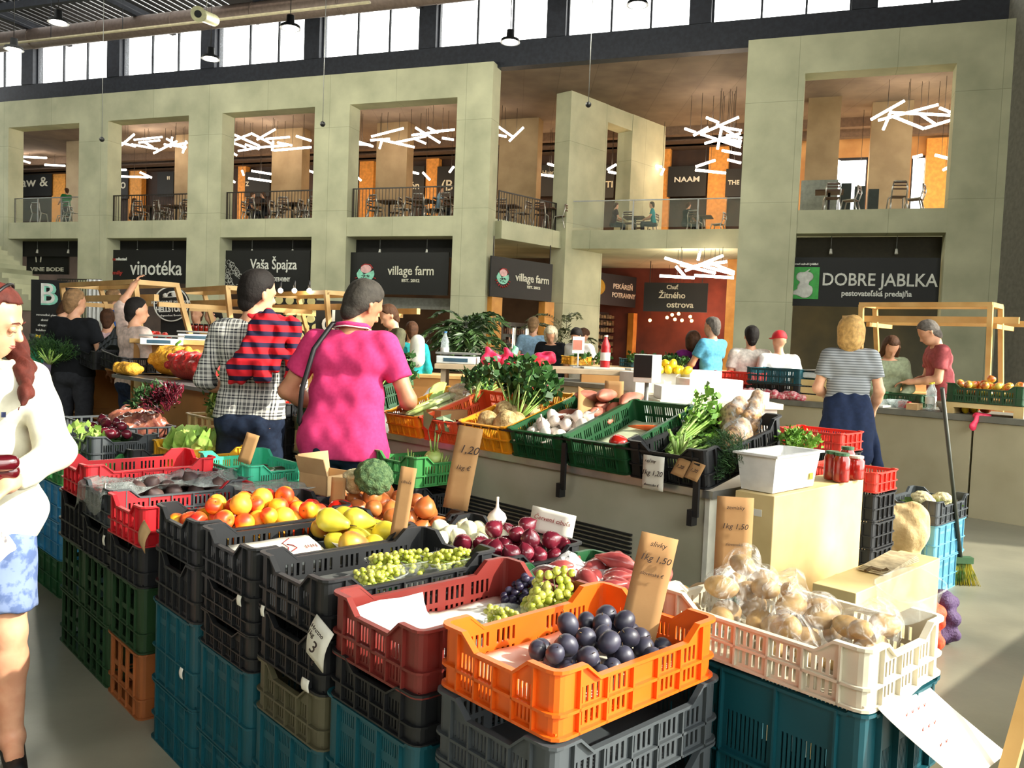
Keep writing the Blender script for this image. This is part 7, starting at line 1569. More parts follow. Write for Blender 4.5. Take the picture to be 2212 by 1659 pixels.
def place_set(s_, y_, bay, nch=4, table=True):
    P0 = FQ + FX * s_ + FN * y_ + Vector((0, 0, ZS + .0))
    if table:
        lab = 'square brown café table on the gallery ' + GBAY[bay]; g = 'café tables ' + GBAY[bay]
        if first[1]: tb0.location = P0; tb0.rotation_euler = (0, 0, ROTF); tb0['label'] = lab; tb0['group'] = g; first[1] = False
        else: dup(tb0, P0, ROTF, lab, g)
    for k in range(nch):
        a = PI / 2 * k + rg.uniform(-.3, .3) + ROTF; p = P0 + Vector((math.sin(a) * .62, -math.cos(a) * .62, 0)); lab = 'silver café chair with brown slats ' + GBAY[bay]; g = 'café chairs ' + GBAY[bay]
        if first[0]: ch0.location = p; ch0.rotation_euler = (0, 0, a); ch0['label'] = lab; ch0['group'] = g; first[0] = False
        else: dup(ch0, p, a, lab, g)
for bay in (1, 2, 3):
    x0, x1 = s_of(PILLARS[bay][1]), s_of(PILLARS[bay + 1][0])
    for fx in (.22, .55, .88): place_set(x0 + (x1 - x0) * fx, 1.4, bay, 4)
    place_set(x0 + (x1 - x0) * .4, 3.4, bay, 2)
x0, x1 = s_of(18), s_of(170); place_set(x0 + (x1 - x0) * .25, 1.2, 0, 3, False); place_set(x0 + (x1 - x0) * .75, 1.2, 0, 3, False)
x0 = fac(1090, 440, 2.4)[0]; place_set(x0, 2.8, 7, 3); place_set(x0 + 1.2, 3.6, 7, 3)
for u in (1365, 1510): place_set(fac(u, 470, 5.3)[0], 5.9, 8, 3)
for u in (1790, 1925): place_set(fac(u, 440, 1.4)[0], 1.4, 5, 2, u == 1790)
place_set(fac(2205, 440, 1.4)[0], 1.4, 6, 3)
t = empty('stacked_boxes', FQ + FX * fac(1728, 440, 2.4)[0] + FN * 2.6 + Vector((0, 0, ZS)), ROTF, 'pale grey storage crate with dark chair stacks on the right-hand gallery', 'crate'); bm = new_bm(); box(bm, (0, 0, 0), (1.1, .8, 1.35)); mk('crate_body', bm, mat('pale_grey_box', (168, 176, 168), .6), t)
for i in range(3): bm = new_bm(); box(bm, (1.2 + .4 * i, .1, 0), (1.5 + .4 * i, .5, 1.25 - .1 * i)); mk('chair_stack', bm, mat('stack_dark', (60, 70, 66), .6), t)
# people on the gallery
def gal(u, vt, off, rz, label, c, seat=True):
    p = atP(u, 470, FQ + FN * off, FN); p.z = ZS
    person(Vector((p.x, p.y, ZS - (.42 if seat else 0))), R_(rz), 1.72, label, c, DKTR, HBRN, vox=.03, pose='sit' if seat else 'stand', lean=.15 if seat else 0, aL=((-.22, .15, 1.1), (-.12, .4, 1.05)), aR=((.22, .15, 1.1), (.12, .4, 1.05)))
gal(143, 400, 1.8, 60, 'person in a green tee standing behind the glass gallery railing', GREEN, False)
gal(285, 408, 2.2, -80, 'seated person with brown hair on the gallery by the stro sign', cloth('tan_top', (150, 110, 80)))
gal(540, 405, 1.7, -90, 'dark-dressed person at the left of the gallery couple', NAVY); gal(572, 405, 1.7, 90, 'dark-dressed person at the right of the gallery couple', BLK)
gal(945, 395, 1.5, -80, 'person in pale blue at a gallery table beside the corner pillar', LBLUE)
gal(1325, 425, 5.6, -80, 'person in dark red seated at the left of the balcony table', cloth('dark_maroon', (64, 36, 40))); gal(1412, 430, 5.6, 80, 'person in a teal top seated at the right of the balcony table', TEALC); gal(1482, 430, 5.8, -60, 'person in dark clothes at the further balcony table', BLK)
# hanging factory lamps, high-bay lamps, cable weights and the speaker
def pendant(u, v, y, label, lit=False, r=.22, kind='dome'):
    p = atY(u, v, y); t = empty('pendant_lamp', p, 0, label, 'lamp'); bm = new_bm()
    if kind == 'dome': lathe(bm, [(r, 0), (r * .98, .03), (r * .75, .14), (r * .35, .22), (r * .25, .24), (r * .28, .36), (r * .12, .42), (0, .42)], 20)
    else: lathe(bm, [(r, 0), (r * .9, .08), (r * .4, .12), (r * .35, .32), (0, .34)], 16)
    mk('shade', bm, BLACKM, t); bm = new_bm(); tube(bm, [(0, 0, .36), (0, 0, (ZSB - p.z) if kind == 'dome' else (ZR - p.z))], .012, 5); mk('cord', bm, BLACKM, t)
    bm = new_bm(); lathe(bm, [(0, .03), (r * .7, .03), (r * .8, .0), (0, -.01)], 16); mk('bulb', bm, glow('lamp_glow', (255, 246, 226), 14) if lit else mat('lamp_white', (230, 230, 220), .4), t); return t
for u, lab in ((1240, 'black dome pendant left of three under the gallery edge'), (1402, 'black dome pendant in the middle under the balcony'), (1578, 'black dome pendant by the wide pillar')): pendant(u, 520, b0.y + .5, lab, r=.29)
for u, v, y, lab in ((126, 50, 22, 'lit high-bay lamp near the slatted roof'), (30, 108, 24, 'lit high-bay lamp at the left edge'), (455, 128, 24, 'lit high-bay lamp before the third window from the left'), (627, 62, 21, 'high-bay lamp before the third window top'), (1102, 92, 22, 'high-bay lamp hanging low before the fifth window'), (1377, 12, 20, 'high-bay lamp at the top edge over the sixth window')): pendant(u, v, y, lab, True, .26, 'bay'); l = bpy.data.lights.new('high_bay_light', 'POINT'); l.energy = 260; l.color = (1, .97, .80); l.shadow_soft_size = .3; o = bpy.data.objects.new('high_bay_light', l); COL.objects.link(o); o.location = atY(u, v, y) - Vector((0, 0, .5))
for u, v, y, lab in ((220, 301, 25, 'small dark weight on a thin cable before the second pillar'), (697, 268, 23, 'small dark weight on a thin cable before the fourth pillar'), (1271, 226, 21, 'small dark weight on a thin cable before the inner pillar')):
    p = atY(u, v, y); t = empty('cable_weight', p, 0, lab, 'weight'); bm = new_bm(); ico(bm, (0, 0, 0), .075, 2); mk('ball', bm, BLACKM, t); bm = new_bm(); tube(bm, [(0, 0, .05), (0, 0, ZR - p.z)], .009, 4); mk('cable', bm, GREY, t)
p = atY(428, 30, 17); t = empty('tube_speaker', p, 0, 'cream cylindrical speaker hung under the roof', 'speaker'); bm = new_bm(); q = atY(462, 44, 18.3) - p; tube(bm, [(0, 0, 0), tuple(q * .2), tuple(q)], [.15, .12, .12], 20); mk('speaker_body', bm, mat('speaker_cream', (206, 204, 160), .5), t); bm = new_bm(); tube(bm, [tuple(-q * .01), tuple(q * .01)], .07, 16); mk('speaker_cone', bm, BLACKM, t)
bm = new_bm(); tube(bm, [tuple(q * .5), (q.x * .5, q.y * .5, ZR - p.z)], .01, 5); mk('hanger', bm, GREY, t)
# stairs at the far left
sx0 = fac(-10, 560, -1.5)[0]
bm = new_bm()
for i in range(16):
    x = fac(150, 600, -1.2)[0] - i * .34; box(bm, (x - 5, -2.4, 1.0 + i * .2 + 0.9), (x, -.8, 1.2 + i * .2 + 0.9))
FS(bm, CONC, 'stairs')
t = empty('stair_railing', FQ + FX * fac(215, 600, -.8)[0] + FN * -.75, ROTF, 'dark barred stair railing sloping down at the far left', 'railing'); bm = new_bm(); bar(bm, (0, 0, 3.2), (2.2, 0, 1.6), .05); bar(bm, (-2.2, 0, 3.2), (0, 0, 3.2), .05); mk('handrail', bm, RAILM, t); bm = new_bm()
for i in range(34): x = -2.2 + i * .13; zt = 3.2 if x < 0 else 3.2 - x * .727; box(bm, (x, -.01, zt - 1.5), (x + .02, .01, zt))
o = mk('balusters', bm, RAILM, t); o['kind'] = 'stuff'
# ------------------------------------------------------------------ wooden market frames
def wframe(name, p, d, L, h, label, dep=.9, legs=True, post=.05, over=.25):
    """A-framed wooden stall frame: p ground point of one end, d along it"""
    t = empty(name, p, math.atan2(d.y, d.x), label, 'stall frame')
    bm = new_bm()
    def rail(n, a, b, w, h2): bm = new_bm(); bar(bm, a, b, w, h2); mk(n, bm, WOODL, t)
    for y in (0, dep): rail('top_rail', (-.02, y * .5 + .2, h), (L + .02, y * .5 + .2, h), post, post)
    for y in (.08, dep - .02): rail('shelf_rail', (-over, y, h - .16), (L + over, y, h - .16), .05, .07)
    for x in (0, L): rail('cross_rail', (x, -.05, h - .22), (x, dep + .05, h - .22), .04, .05); rail('cross_rail', (x, .2, h), (x, dep * .5 + .2, h), post, post)
    if legs:
        for x in (0, L):
            for y, ye in ((.2, -.05), (dep * .5 + .2, dep + .05)): bm = new_bm(); bar(bm, (x, ye, 0), (x, y, h), post, post); mk('leg', bm, WOODL, t)
    return t
# right-hand frame over the far counter
pR = atY(2143, 760, 9.0); pR.z = 0; pL = pR - FX * 0; dirR = (atY(1868, 760, 9.9) - atY(2143, 760, 9.0)); dirR.z = 0; LR = dirR.length; dirR.normalize()
wframe('stall_frame', pR, dirR, LR, atY(2148, 660, 9.0).z, 'pale wooden stall frame over the right-hand counter', -.9)
# left-hand frames
for (u0_, d0_, u1_, d1_, v, lab) in ((330, 9.0, 170, 10.4, 612, 'pale wooden stall frame over the black-shirted man'), (525, 9.6, 398, 11.0, 624, 'pale wooden stall frame beside the round brewery sign'), (735, 9.8, 604, 11.0, 634, 'pale wooden stall frame with lights between the two men')):
    p0 = atY(u0_, 740, d0_); p0.z = 0; q = atY(u1_, 740, d1_); q.z = 0; dd = q - p0; wframe('stall_frame', p0, dd.normalized(), dd.length, atY(u0_, v, d0_).z, lab, -.9)
for i, u in enumerate((606, 636, 668)):
    p = atY(u, 628, 9.9); t = empty('frame_light', p, 0, ['small bright light at the left end of the lit wooden frame', 'small bright light in the middle of the lit wooden frame', 'small bright light at the right of the lit wooden frame'][i], 'lamp'); bm = new_bm(); ico(bm, (0, 0, 0), .03, 2); mk('bulb', bm, glow('spot_glow', (255, 240, 210), 25), t); bm = new_bm(); tube(bm, [(0, 0, .02), (0, 0, .12)], .015, 6); mk('socket', bm, BLACKM, t)
# can-wall poster
t = empty('poster_panel', atY(630, 740, 12.5) * 1, 0, 'panel of round cream labels on a dark board between the two men', 'panel'); t.location.z = 0; zq = atY(630, 632, 12.5).z
bm = new_bm(); box(bm, (-.3, 0, 0), (.35, .04, zq)); mk('board', bm, SIGNM, t); bm = new_bm()
for i in range(4):
    for j in range(5): tube(bm, [(-.2 + i * .16 + .08 * (j % 2), -.03, zq - .12 - j * .13), (-.2 + i * .16 + .08 * (j % 2), 0, zq - .12 - j * .13)], .06, 14)
mk('round_labels', bm, mat('label_cream', (214, 200, 132), .6), t)
t = empty('standing_sign', atY(722, 740, 11.0), 0, 'dark standing sign with a white letter d beside the pink shirt', 'sign'); t.location.z = 0; zq = atY(722, 650, 11).z; bm = new_bm(); box(bm, (-.25, 0, 0), (.2, .05, zq)); mk('board', bm, SIGNM, t); text('d', .42, LETW, t, (-.08, -.01, zq - .28), (PI / 2, 0, 0))
# standing boards on the left
t = empty('standing_sign', atY(105, 740, 11.5), 0, 'tall dark board with a mint and white letter B emblem', 'sign'); t.location.z = 0; zt = atY(105, 605, 11.5).z; w = 78 / 1803 * 11.5
bm = new_bm(); box(bm, (-w / 2, 0, .2), (w / 2, .05, zt)); mk('board', bm, SIGNM, t); text('B', .40, MINTL, t, (.0, -.012, zt - .21), (PI / 2, 0, 0), sx=1.1, off=.012); text('B', .40, LETW, t, (-.015, -.022, zt - .20), (PI / 2, 0, 0), sx=1.0)
for k in range(6): text(['remeselné pivo', 'domáce', 'sirupy a víno', 'kváskový chlieb', 'med', 'čaj'][k], .045, LETW, t, (-.03, -.012, zt - .48 - k * .07), (PI / 2, 0, 0))
bm = new_bm(); 
for a, b in (((-w / 2 + .02, .3, 0), (-w / 2 + .02, .05, zt - .2)), ((w / 2 - .02, .3, 0), (w / 2 - .02, .05, zt - .2))): bar(bm, a, b, .03)
mk('stand', bm, BLACKM, t)
t = empty('round_sign', atY(371, 657, 10.0), 0, 'round black sign reading Hellstork with a white ring and a stork', 'sign'); r_ = 38 / 1803 * 10.0
bm = new_bm(); tube(bm, [(0, -.02, 0), (0, .02, 0)], r_, 40); mk('disc', bm, SIGNM, t); bm = new_bm(); tube(bm, [(r_ * .96 * math.cos(a), -.025, r_ * .96 * math.sin(a)) for a in [2 * PI * k / 40 for k in range(41)]], .008, 6); mk('ring', bm, LETW, t)
text('KOČOVNÝ PIVOVAR', .05, LETW, t, (0, -.026, .02), (PI / 2, -.06, 0)); text('HELLSTORK', .085, LETW, t, (0, -.026, -.065), (PI / 2, -.06, 0), off=.004, sx=.78); text('Independent Brewing', .034, LETW, t, (0, -.026, -.135), (PI / 2, -.06, 0))
bm = new_bm(); ico(bm, (.05, -.025, .12), .045, 2, (1.1, .25, .8)); ico(bm, (-.07, -.025, .10), .03, 2, (1, .3, .9)); tube(bm, [(-.10, -.025, .075), (.12, -.025, .095)], .006, 5); tube(bm, [(-.06, -.025, .1), (-.02, -.025, .14), (.04, -.025, .15)], .009, 5); mk('stork_figure', bm, LETW, t)
bm = new_bm(); box(bm, (-.14, .03, -1.55), (.18, .07, -.0)); mk('backboard', bm, SIGNM, t); t.location.z = max(t.location.z, 1.57)
# white curtain behind the left frame
G = []
p0 = atY(186, 740, 12.0); p1 = atY(222, 740, 12.0)
for i in range(15): q = p0.lerp(p1, i / 14); G.append([Vector((q.x, 12 + .05 * math.sin(i * 1.7), .01)), Vector((q.x, 12 + .04 * math.sin(i * 1.7), 2.1))])
sheet('white_cloth_panel', G, WHITE, 'white cloth hanging behind the left wooden frame', 'cloth')
# ------------------------------------------------------------------ left counter: plywood boxes, black crates, net bags
PC3 = Vector((-2.13, 6.05, 0)); Z3 = 1.0
def gbox(name, p, L, D, H, m, label, cat, open_=False, thick=.02):
    t = empty(name, p, math.atan2(E1.y, E1.x), label, cat); bm = new_bm()
    # local x along E1, local y is -E2 side; build towards +E2 (negative local y)
    if not open_: box(bm, (0, -D, 0), (L, 0, H))
    else:
        for lo, hi in (((0, -D, 0), (thick, 0, H)), ((L - thick, -D, 0), (L, 0, H)), ((0, -D, H - thick), (L, 0, H)), ((0, -D, 0), (L, 0, thick)), ((0, -D, 0), (L, -D + thick, H)), ((0, -D, H * .5), (L, 0, H * .5 + thick))): box(bm, lo, hi)
    mk('carcass', bm, m, t, bevel=.003); return t
KRAFT = mat('kraft_ply', (190, 138, 76), .6, c2=(164, 116, 62), sc=2)
gbox('plywood_counter', PC3, 1.5, .6, Z3, KRAFT, 'closed plywood counter box below the net bags on the left', 'counter')
gbox('plywood_counter', PC3 + E1 * 1.58 + E2 * .1, .36, .6, Z3 + .03, BIRCH, 'pale plywood box between the dark shelf and the brown counter', 'counter')
gbox('plywood_shelf', PC3 + E1 * 2.0 + E2 * .1, 2.0, .6, Z3 + .04, KRAFT, 'open plywood shelf box below the tilted black crates', 'shelf', True)
t = empty('counter_board', PC3 - E1 * .35 - E2 * .12 + Vector((0, 0, Z3)), math.atan2(E1.y, E1.x), 'grey board under the net bags', 'board'); bm = new_bm(); box(bm, (0, -.8, .001), (2.2, 0, .03)); mk('board', bm, GREY, t)
def onc3(tt, bb, key, colr, label, tl=0.0, sc=1.0, swap=False, dz=0.0):
    F = PC3 + E1 * tt * 1.2 + E2 * bb; return crate(key, colr, F, label, z=Z3 + .055 + dz, sc=sc * 1.15, swap=swap, tilt=tl, name='fruit_crate')
o = crate('fruit', 'grey', PC3 + E1 * 2.5 + E2 * .1, 'large grey crate lying tilted on its side above the plywood shelf', z=Z3 + .08, swap=True, name='fruit_crate', sc=1.35)[0]; o.rotation_euler = (Matrix.Rotation(math.atan2(E2.y, E2.x), 3, 'Z') @ Matrix.Rotation(-.30, 3, 'X') @ Matrix.Rotation(.35, 3, 'Y')).to_euler()
onc3(1.65, .0, 'flat', 'black', 'black crate lying half empty beside the tilted grey crate', .1, 1.1, True)
onc3(2.25, .0, 'fruit', 'black', 'black crate with white cards under the tilted grey crate', .1, 1.0, True)
o, c, _, _ = onc3(2.85, .0, 'flat', 'grey', 'grey crate under the bunches of dill on the left', .0, 1.0, True)
for i, (u, v, L) in enumerate(((95, 775, .22), (130, 770, .22), (112, 765, .2))): bunch('dill_bunch', atY(u, v, 8.3) - Vector((0, 0, .03)), (.3, -.2, .8), L, ['feathery dark dill bunch nearest the woman in cream', 'feathery dark dill bunch beside the black crates', 'dill bunch at the rear of the heap'][i], 'dill', 24, .002, 1.1, .05, .003, 50, sm=M_LEAFL, lm=M_DILL, seed=100 + i, leaf0=.2, base_r=.06)
bunch('green_onion_bunch', atY(108, 785, 8.0), (.2, -.3, .6), .16, 'bright green stalks below the dill', 'greens', 10, .008, .8, .03, .008, 3, lm=M_LEAFL, seed=104)
NETY = mat('yellow_potato_net', (226, 166, 52), .6, c2=(196, 134, 40), sc=46, kind='voronoi', lo=.1, hi=.5, bump=.5, bsc=60); NETR = mat('red_onion_net', (196, 44, 40), .5, c2=(150, 26, 30), sc=40, kind='voronoi', lo=.1, hi=.5, bump=.4, bsc=60, coat=.3)
def pilebag(name, p, m, L, h, label, seed, r=.035, n=44):
    rg = random.Random(seed); ps = [pr((-L * .5 + h * .5, 0, h * .42), (L * .5 - h * .5, 0, h * .42), h * .42)]
    for i in range(n):
        a = rg.uniform(0, PI); x = rg.uniform(-L * .46, L * .46); q = h * .40; ps.append(pr((x, -q * math.cos(a), h * .45 + q * .95 * math.sin(a) - .02), (x, -q * math.cos(a), h * .45 + q * .95 * math.sin(a) - .02), r))
    me = sdf_mesh(ps, .012, .012, clip=lambda X, Y, Z: -Z, name=name); me.materials.append(m); o = bpy.data.objects.new(name, me); COL.objects.link(o); o.location = p; o.rotation_euler = (0, 0, math.atan2(E1.y, E1.x)); tag(o, label, 'net bag'); return o
pb = PC3 + E1 * .38 + E2 * .3 + Vector((0, 0, Z3 + .03))
o = pilebag('potato_net', pb + E1 * 1.15 + E2 * .0, NETY, .62, .31, 'yellow net bag of potatoes standing on the left counter', 1); bm = new_bm(); tube(bm, [(-.05, 0, .22), (-.08, .02, .28), (-.12, 0, .31)], .012, 6); mk('tie', bm, M_LEAFL, o)
pilebag('potato_net', pb + E1 * 1.25 - E2 * .36, NETY, .40, .13, 'small yellow net bag lying below the large one', 5, .03, 24)
pilebag('onion_net', pb + E1 * .42 - E2 * .12, NETR, .74, .27, 'red net bag of onions beside the plaid shirt', 2)
# crates of the lower left rows
GL = 'crates of the lower left rows'
def lowcrate(u, v, z, d0, key, colr, label, swap=True, sc=1.0, sup='black', nm='fruit_crate'):
    F = atZ(u, v, z + DIM[key][3] * sc); F.z = 0; o = crate(key, colr, F, label, z=z, swap=swap, sc=sc, name=nm); n = max(2, int(z / .16)); supports(F, key, n, '%s crate stacked under the %s' % (sup, label[:46].split(' with ')[0].split(' of ')[0].split(' holding ')[0]), z - .002, swap=swap, sc=sc); return o
A1 = lowcrate(410, 985, .68, 0, 'fruit', 'yellow', 'amber crate holding pale lettuce by the dark jeans', sc=.9)
o, c, (a1, a2), _ = A1
def lettuce(p, r, label, seed, m=None):
    rg = random.Random(seed); t = empty('lettuce_head', p, 0, label, 'lettuce'); bm = new_bm()
    for k in range(16):
        a = k * 2.4; tl = .25 + .06 * k; G = []
        R0 = r * (1.05 - .035 * k); n = 7
        rows = []
        for i in range(n):
            s_ = i / (n - 1); el = tl + s_ * .9; wd = R0 * (.25 + .75 * math.sin(PI * min(1, s_ * .75 + .15)))
            c_ = Vector((math.cos(a), math.sin(a), 0)) * (R0 * (.2 + .8 * s_) * math.cos(min(el, 1.4) * .75)) + Vector((0, 0, R0 * (.1 + s_ * .9) * math.sin(min(el, 1.5)))); sd = Vector((-math.sin(a), math.cos(a), 0))
            rows.append([bm.verts.new(c_ + sd * wd * q + Vector((0, 0, .012 * rg.uniform(-1, 1) * (1 + s_ * 1.5))) - Vector((math.cos(a), math.sin(a), 0)) * abs(q) * wd * .4) for q in (-.8, -.5, -.2, .1, .45, .8)])
        for x, y in zip(rows, rows[1:]):
            for j in range(5): bm.faces.new((x[j], x[j + 1], y[j + 1], y[j])).smooth = True
    mk('leaves', bm, m or M_LETT, t); return t
for i, (a, b, s_) in enumerate(((.02, -.02, .14), (.13, -.04, .13), (.20, .05, .12), (.08, .10, .12))): lettuce(at_c(c, a1, a2, a, b, c.z + .07), s_, ['large frilly pale lettuce nearest the dark jeans', 'pale green lettuce in the middle of the amber crate', 'lettuce at the left end of the amber crate', 'lettuce at the rear of the amber crate'][i], i)
BK1 = lowcrate(478, 908, .76, 0, 'basket', 'khaki', 'cream basket crate with thin orange bars holding green onions', sc=1.0, swap=True); o, c, (a1, a2), _ = BK1; 
for i, (a, b) in enumerate(((-.12, 0), (0, .02), (.12, -.02), (-.05, .1))): bunch('green_onion_bunch', at_c(c, a1, a2, a + .1, b, c.z + .17), (E1 * -.8 + Vector((0, 0, .45))), .30, ['green onion bunch nearest the jeans', 'green onion bunch in the middle of the basket', 'green onion bunch at the left of the basket', 'green onion bunch at the rear'][i], 'green onions', 22, .008, .35, .06, .010, 6, sm=M_STALK, lm=M_LEAF, seed=110 + i, base_r=.03)
for i, (u, v) in enumerate(((300, 870), (340, 862), (325, 880))):
    bunch('radish_bunch' if i else 'dill_bunch', atY(u + 30, v + 8, 5.6), (-.3, .1, .4), .13, ['dark feathery greens below the net bags', 'dark red bunch of leaves below the red net', 'second dark red bunch near the basket'][i], 'greens', 18, .003, 1.0, .04, .006, 30, sm=M_RONION if i else M_DILL, lm=M_RONION if i else M_DILL, seed=120 + i, base_r=.04)
lowcrate(285, 985, .65, 0, 'fruit', 'black', 'black crate with scraps of greens beside the lettuce', sc=.9)
lowcrate(198, 958, .69, 0, 'fruit', 'grey', 'dark grey crate of cucumbers at the left', sc=1.0); F = atZ(198, 958, .80); F.z = 0
c = F + E1 * .28 + E2 * .18; heap('cucumber', 12, c, E1, E2, .16, .08, .76, .021, 'cucumber', 'green cucumber in the dark grey crate at the left', 'cucumber', 'cucumbers at the left', 130, lie=True, rotz=ROTG, tiltr=.5, peak=.3)
lowcrate(278, 925, .63, 0, 'basket', 'grey', 'wire-grey crate of bagged brown vegetables', sc=.9); F = atZ(278, 925, .79); F.z = 0; c = F + E1 * .2 + E2 * .16
me = sdf_mesh([pr((-.15, 0, .05), (.15, 0, .05), .11), pr((-.1, .1, .1), (.1, -.05, .13), .08)], .012, .04, noise=lambda X, Y, Z: (.012 * np.sin(X * 50) * np.cos(Y * 44 + Z * 30)).astype(np.float32), name='produce_bag'); me.materials.append(mat('bagged_onions', (170, 108, 84), .25, c2=(120, 60, 60), sc=18, coat=.6, bump=.2))
for i, (da, db, s_) in enumerate(((.05, 0, .75), (.45, .1, .8), (.8, .2, .8))): o = bpy.data.objects.new('produce_bag', me); COL.objects.link(o); o.location = c + E1 * da + E2 * db + Vector((0, 0, .72 - .02 * i)); o.rotation_euler = (0, 0, i + .5); o.scale = (s_,) * 3; tag(o, ['shiny clear bag of brown onions nearest the basket', 'shiny bag of purple onions in the middle of the left rows', 'shiny bag of onions at the far left'][i], 'bag of onions')
lowcrate(180, 912, .61, 0, 'basket', 'grey', 'grey crate of bagged purple onions at the far left', sc=.9)
heap('ronion', 14, atZ(238, 930, .84), E1, E2, .16, .05, .80, .032, 'beetroot', 'dark red glossy beetroot beside the lettuce', 'beetroot', 'red beetroots by the lettuce', 140, peak=.5)
F = atZ(135, 1050, .60); F.z = 0
crate('fruit', 'green', F, 'green crate of celery greens behind the woman in cream', z=.60, swap=True, name='fruit_crate')
for i in range(3): o = crate('tall', 'blue' if i else 'dkgreen', F, ['dark green stacking crate on the floor behind the woman in cream', 'lower blue slotted crate behind the woman in cream', 'upper blue slotted crate behind the woman in cream'][i], z=i * .199, swap=True, name='stacking_crate')[0]; o.scale.z = .197 / .285
bunch('celery_greens', F + E1 * .28 + E2 * .15 + Vector((0, 0, .68)), (0, 0, 1), .2, 'pale celery greens rising behind the cream sleeve', 'greens', 12, .008, .9, .05, .02, 10, lm=M_LETT, seed=150)
# stalls further left
t = empty('market_table', atY(40, 780, 10.0), ROTG + PI / 2, 'table of dark grey crates behind the dill', 'table'); t.location.z = 0; bm = new_bm(); box(bm, (-1.6, -.8, 0), (.6, .0, .98)); mk('table_body', bm, KRAFT, t)
o = crate('fruit', 'grey', atY(95, 740, 9.7), 'grey crate of yellow and orange peppers behind the dill', z=1.12, swap=True, name='fruit_crate', sc=1.1)[0]; o.location.z = 1.15
crate('fruit', 'mint', atY(95, 740, 9.7), 'mint crate under the grey crate of peppers', z=.985, swap=True, name='fruit_crate', sc=1.1)
heap('lemon', 26, o.location, E1, E2, .22, .14, 1.24, .032, 'yellow_pepper', 'yellow pepper heaped behind the dill', 'pepper', 'yellow peppers', 160, peak=.5)
LMs = mat('scale_white', (222, 230, 232), .4)
def scale_(p, rz, label):
    t = empty('weighing_scale', p, rz, label, 'scale'); bm = new_bm(); box(bm, (-.16, -.14, 0), (.16, .14, .06)); mk('scale_body', bm, LMs, t, bevel=.006); bm = new_bm(); box(bm, (-.17, -.12, .075), (.17, .14, .09)); box(bm, (-.03, -.03, .05), (.03, .03, .08)); mk('pan', bm, GREY, t); bm = new_bm(); box(bm, (-.10, -.142, .015), (.10, -.14, .045)); mk('display', bm, mat('scale_display', (60, 90, 110), .3), t)
# tables of the left middle ground
def table(name, p, rz, L, D, H, label, m=WOODL, body=None, cat='table', legs=True):
    t = empty(name, p, rz, label, cat); bm = new_bm(); box(bm, (0, 0, H - .04), (L, D, H)); mk('tabletop', bm, m, t, bevel=.004)
    if body: bm = new_bm(); box(bm, (.03, .03, 0), (L - .03, D - .03, H - .04)); mk('body', bm, body, t)
    else:
        for x in (.05, L - .09):
            for y in (.05, D - .09): bm = new_bm(); box(bm, (x, y, 0), (x + .04, y + .04, H - .04)); mk('leg', bm, m, t)
    return t
tp = atZ(500, 792, 1.0); table('market_table', Vector((tp.x, tp.y, 0)), math.atan2(-E2.y, -E2.x) + PI / 2 + .2, 1.8, .7, 1.0, 'table with scales beyond the left net bags', WOODL, KRAFT)
tp2 = atZ(480, 735, 1.02)
scale_(atY(424, 735, 8.2), .3, 'white weighing scale with a blue display beyond the plaid sleeve'); scale_(atY(350, 745, 7.6), .2, 'yellowish lit scale beside the tilted grey crate')
table('market_table', Vector((atY(300, 740, 7.9).x, 7.7, 0)), .1, 1.6, .7, atY(424, 735, 8.2).z, 'table carrying the two scales', WOODL, KRAFT)
heap('tomato', 14, atY(338, 735, 8.2), Vector((1, 0, 0)), Vector((0, 1, 0)), .12, .08, atY(338, 735, 8.2).z - .03, .034, 'tomato', 'red tomato heaped behind the lit scale', 'tomato', 'tomatoes behind the scale', 170)
heap('tomato', 24, atY(655, 880, 5.5), E1, E2, .16, .2, atY(655, 862, 5.5).z - .06, .036, 'tomato', 'red tomato seen between the two men', 'tomato', 'tomatoes between the two men', 171)
q = atY(655, 880, 5.5); crate('fruit', 'black', Vector((q.x, q.y, 0)) - E1 * .2 - E2 * .25, 'black crate of tomatoes seen between the two men', z=atY(655, 862, 5.5).z - .16, name='fruit_crate'); supports(Vector((q.x, q.y, 0)) - E1 * .2 - E2 * .25, 'fruit', 5, 'black crate under the tomatoes between the two men', atY(655, 862, 5.5).z - .162)
# ------------------------------------------------------------------ middle ground beyond the long counter
tb = atZ(1110, 800, .96)
TB = lambda u, dy=.3, dz=0: Vector((atY(u, 780, 6.6 + dy).x, 6.6 + dy, 1.251 + dz))
table('trestle_table', Vector((-.62, 6.6, 0)), .03, 2.15, .7, 1.25, 'trestle table with ledgers and red bags beyond the counter', mat('table_grey_wood', (170, 150, 120), .6))
for i, (u, v, w_, lab) in enumerate(((1300, 780, .34, 'open grey ledger on the trestle table'), (1395, 772, .30, 'silver tray at the right of the trestle table'))):
    p = TB(u, .35); bm = new_bm(); box(bm, (-w_ / 2, -.12, 0), (w_ / 2, .12, .015)); q = mk('ledger' if i == 0 else 'tray', bm, mat('ledger_grey', (196, 204, 200), .35, .2), None, p, .1); tag(q, lab, 'book' if i == 0 else 'tray')
REDB = mat('red_bag', (206, 34, 44), .5, c2=(180, 24, 34), sc=6, bump=.3); PNKB = mat('pink_bag', (232, 50, 92), .45, c2=(212, 34, 74), sc=8, bump=.4)
def lumpy(name, p, m, prims, label, cat, seed=0, amp_=.012, vox=.012, rz=0):
    me = sdf_mesh(prims, vox, .03, noise=lambda X, Y, Z: (amp_ * np.sin(X * 55 + seed) * np.cos(Z * 40 + Y * 30 + seed)).astype(np.float32), name=name, smooth=2); me.materials.append(m); o = bpy.data.objects.new(name, me); COL.objects.link(o); o.location = p; o.rotation_euler = (0, 0, rz); tag(o, label, cat); return o
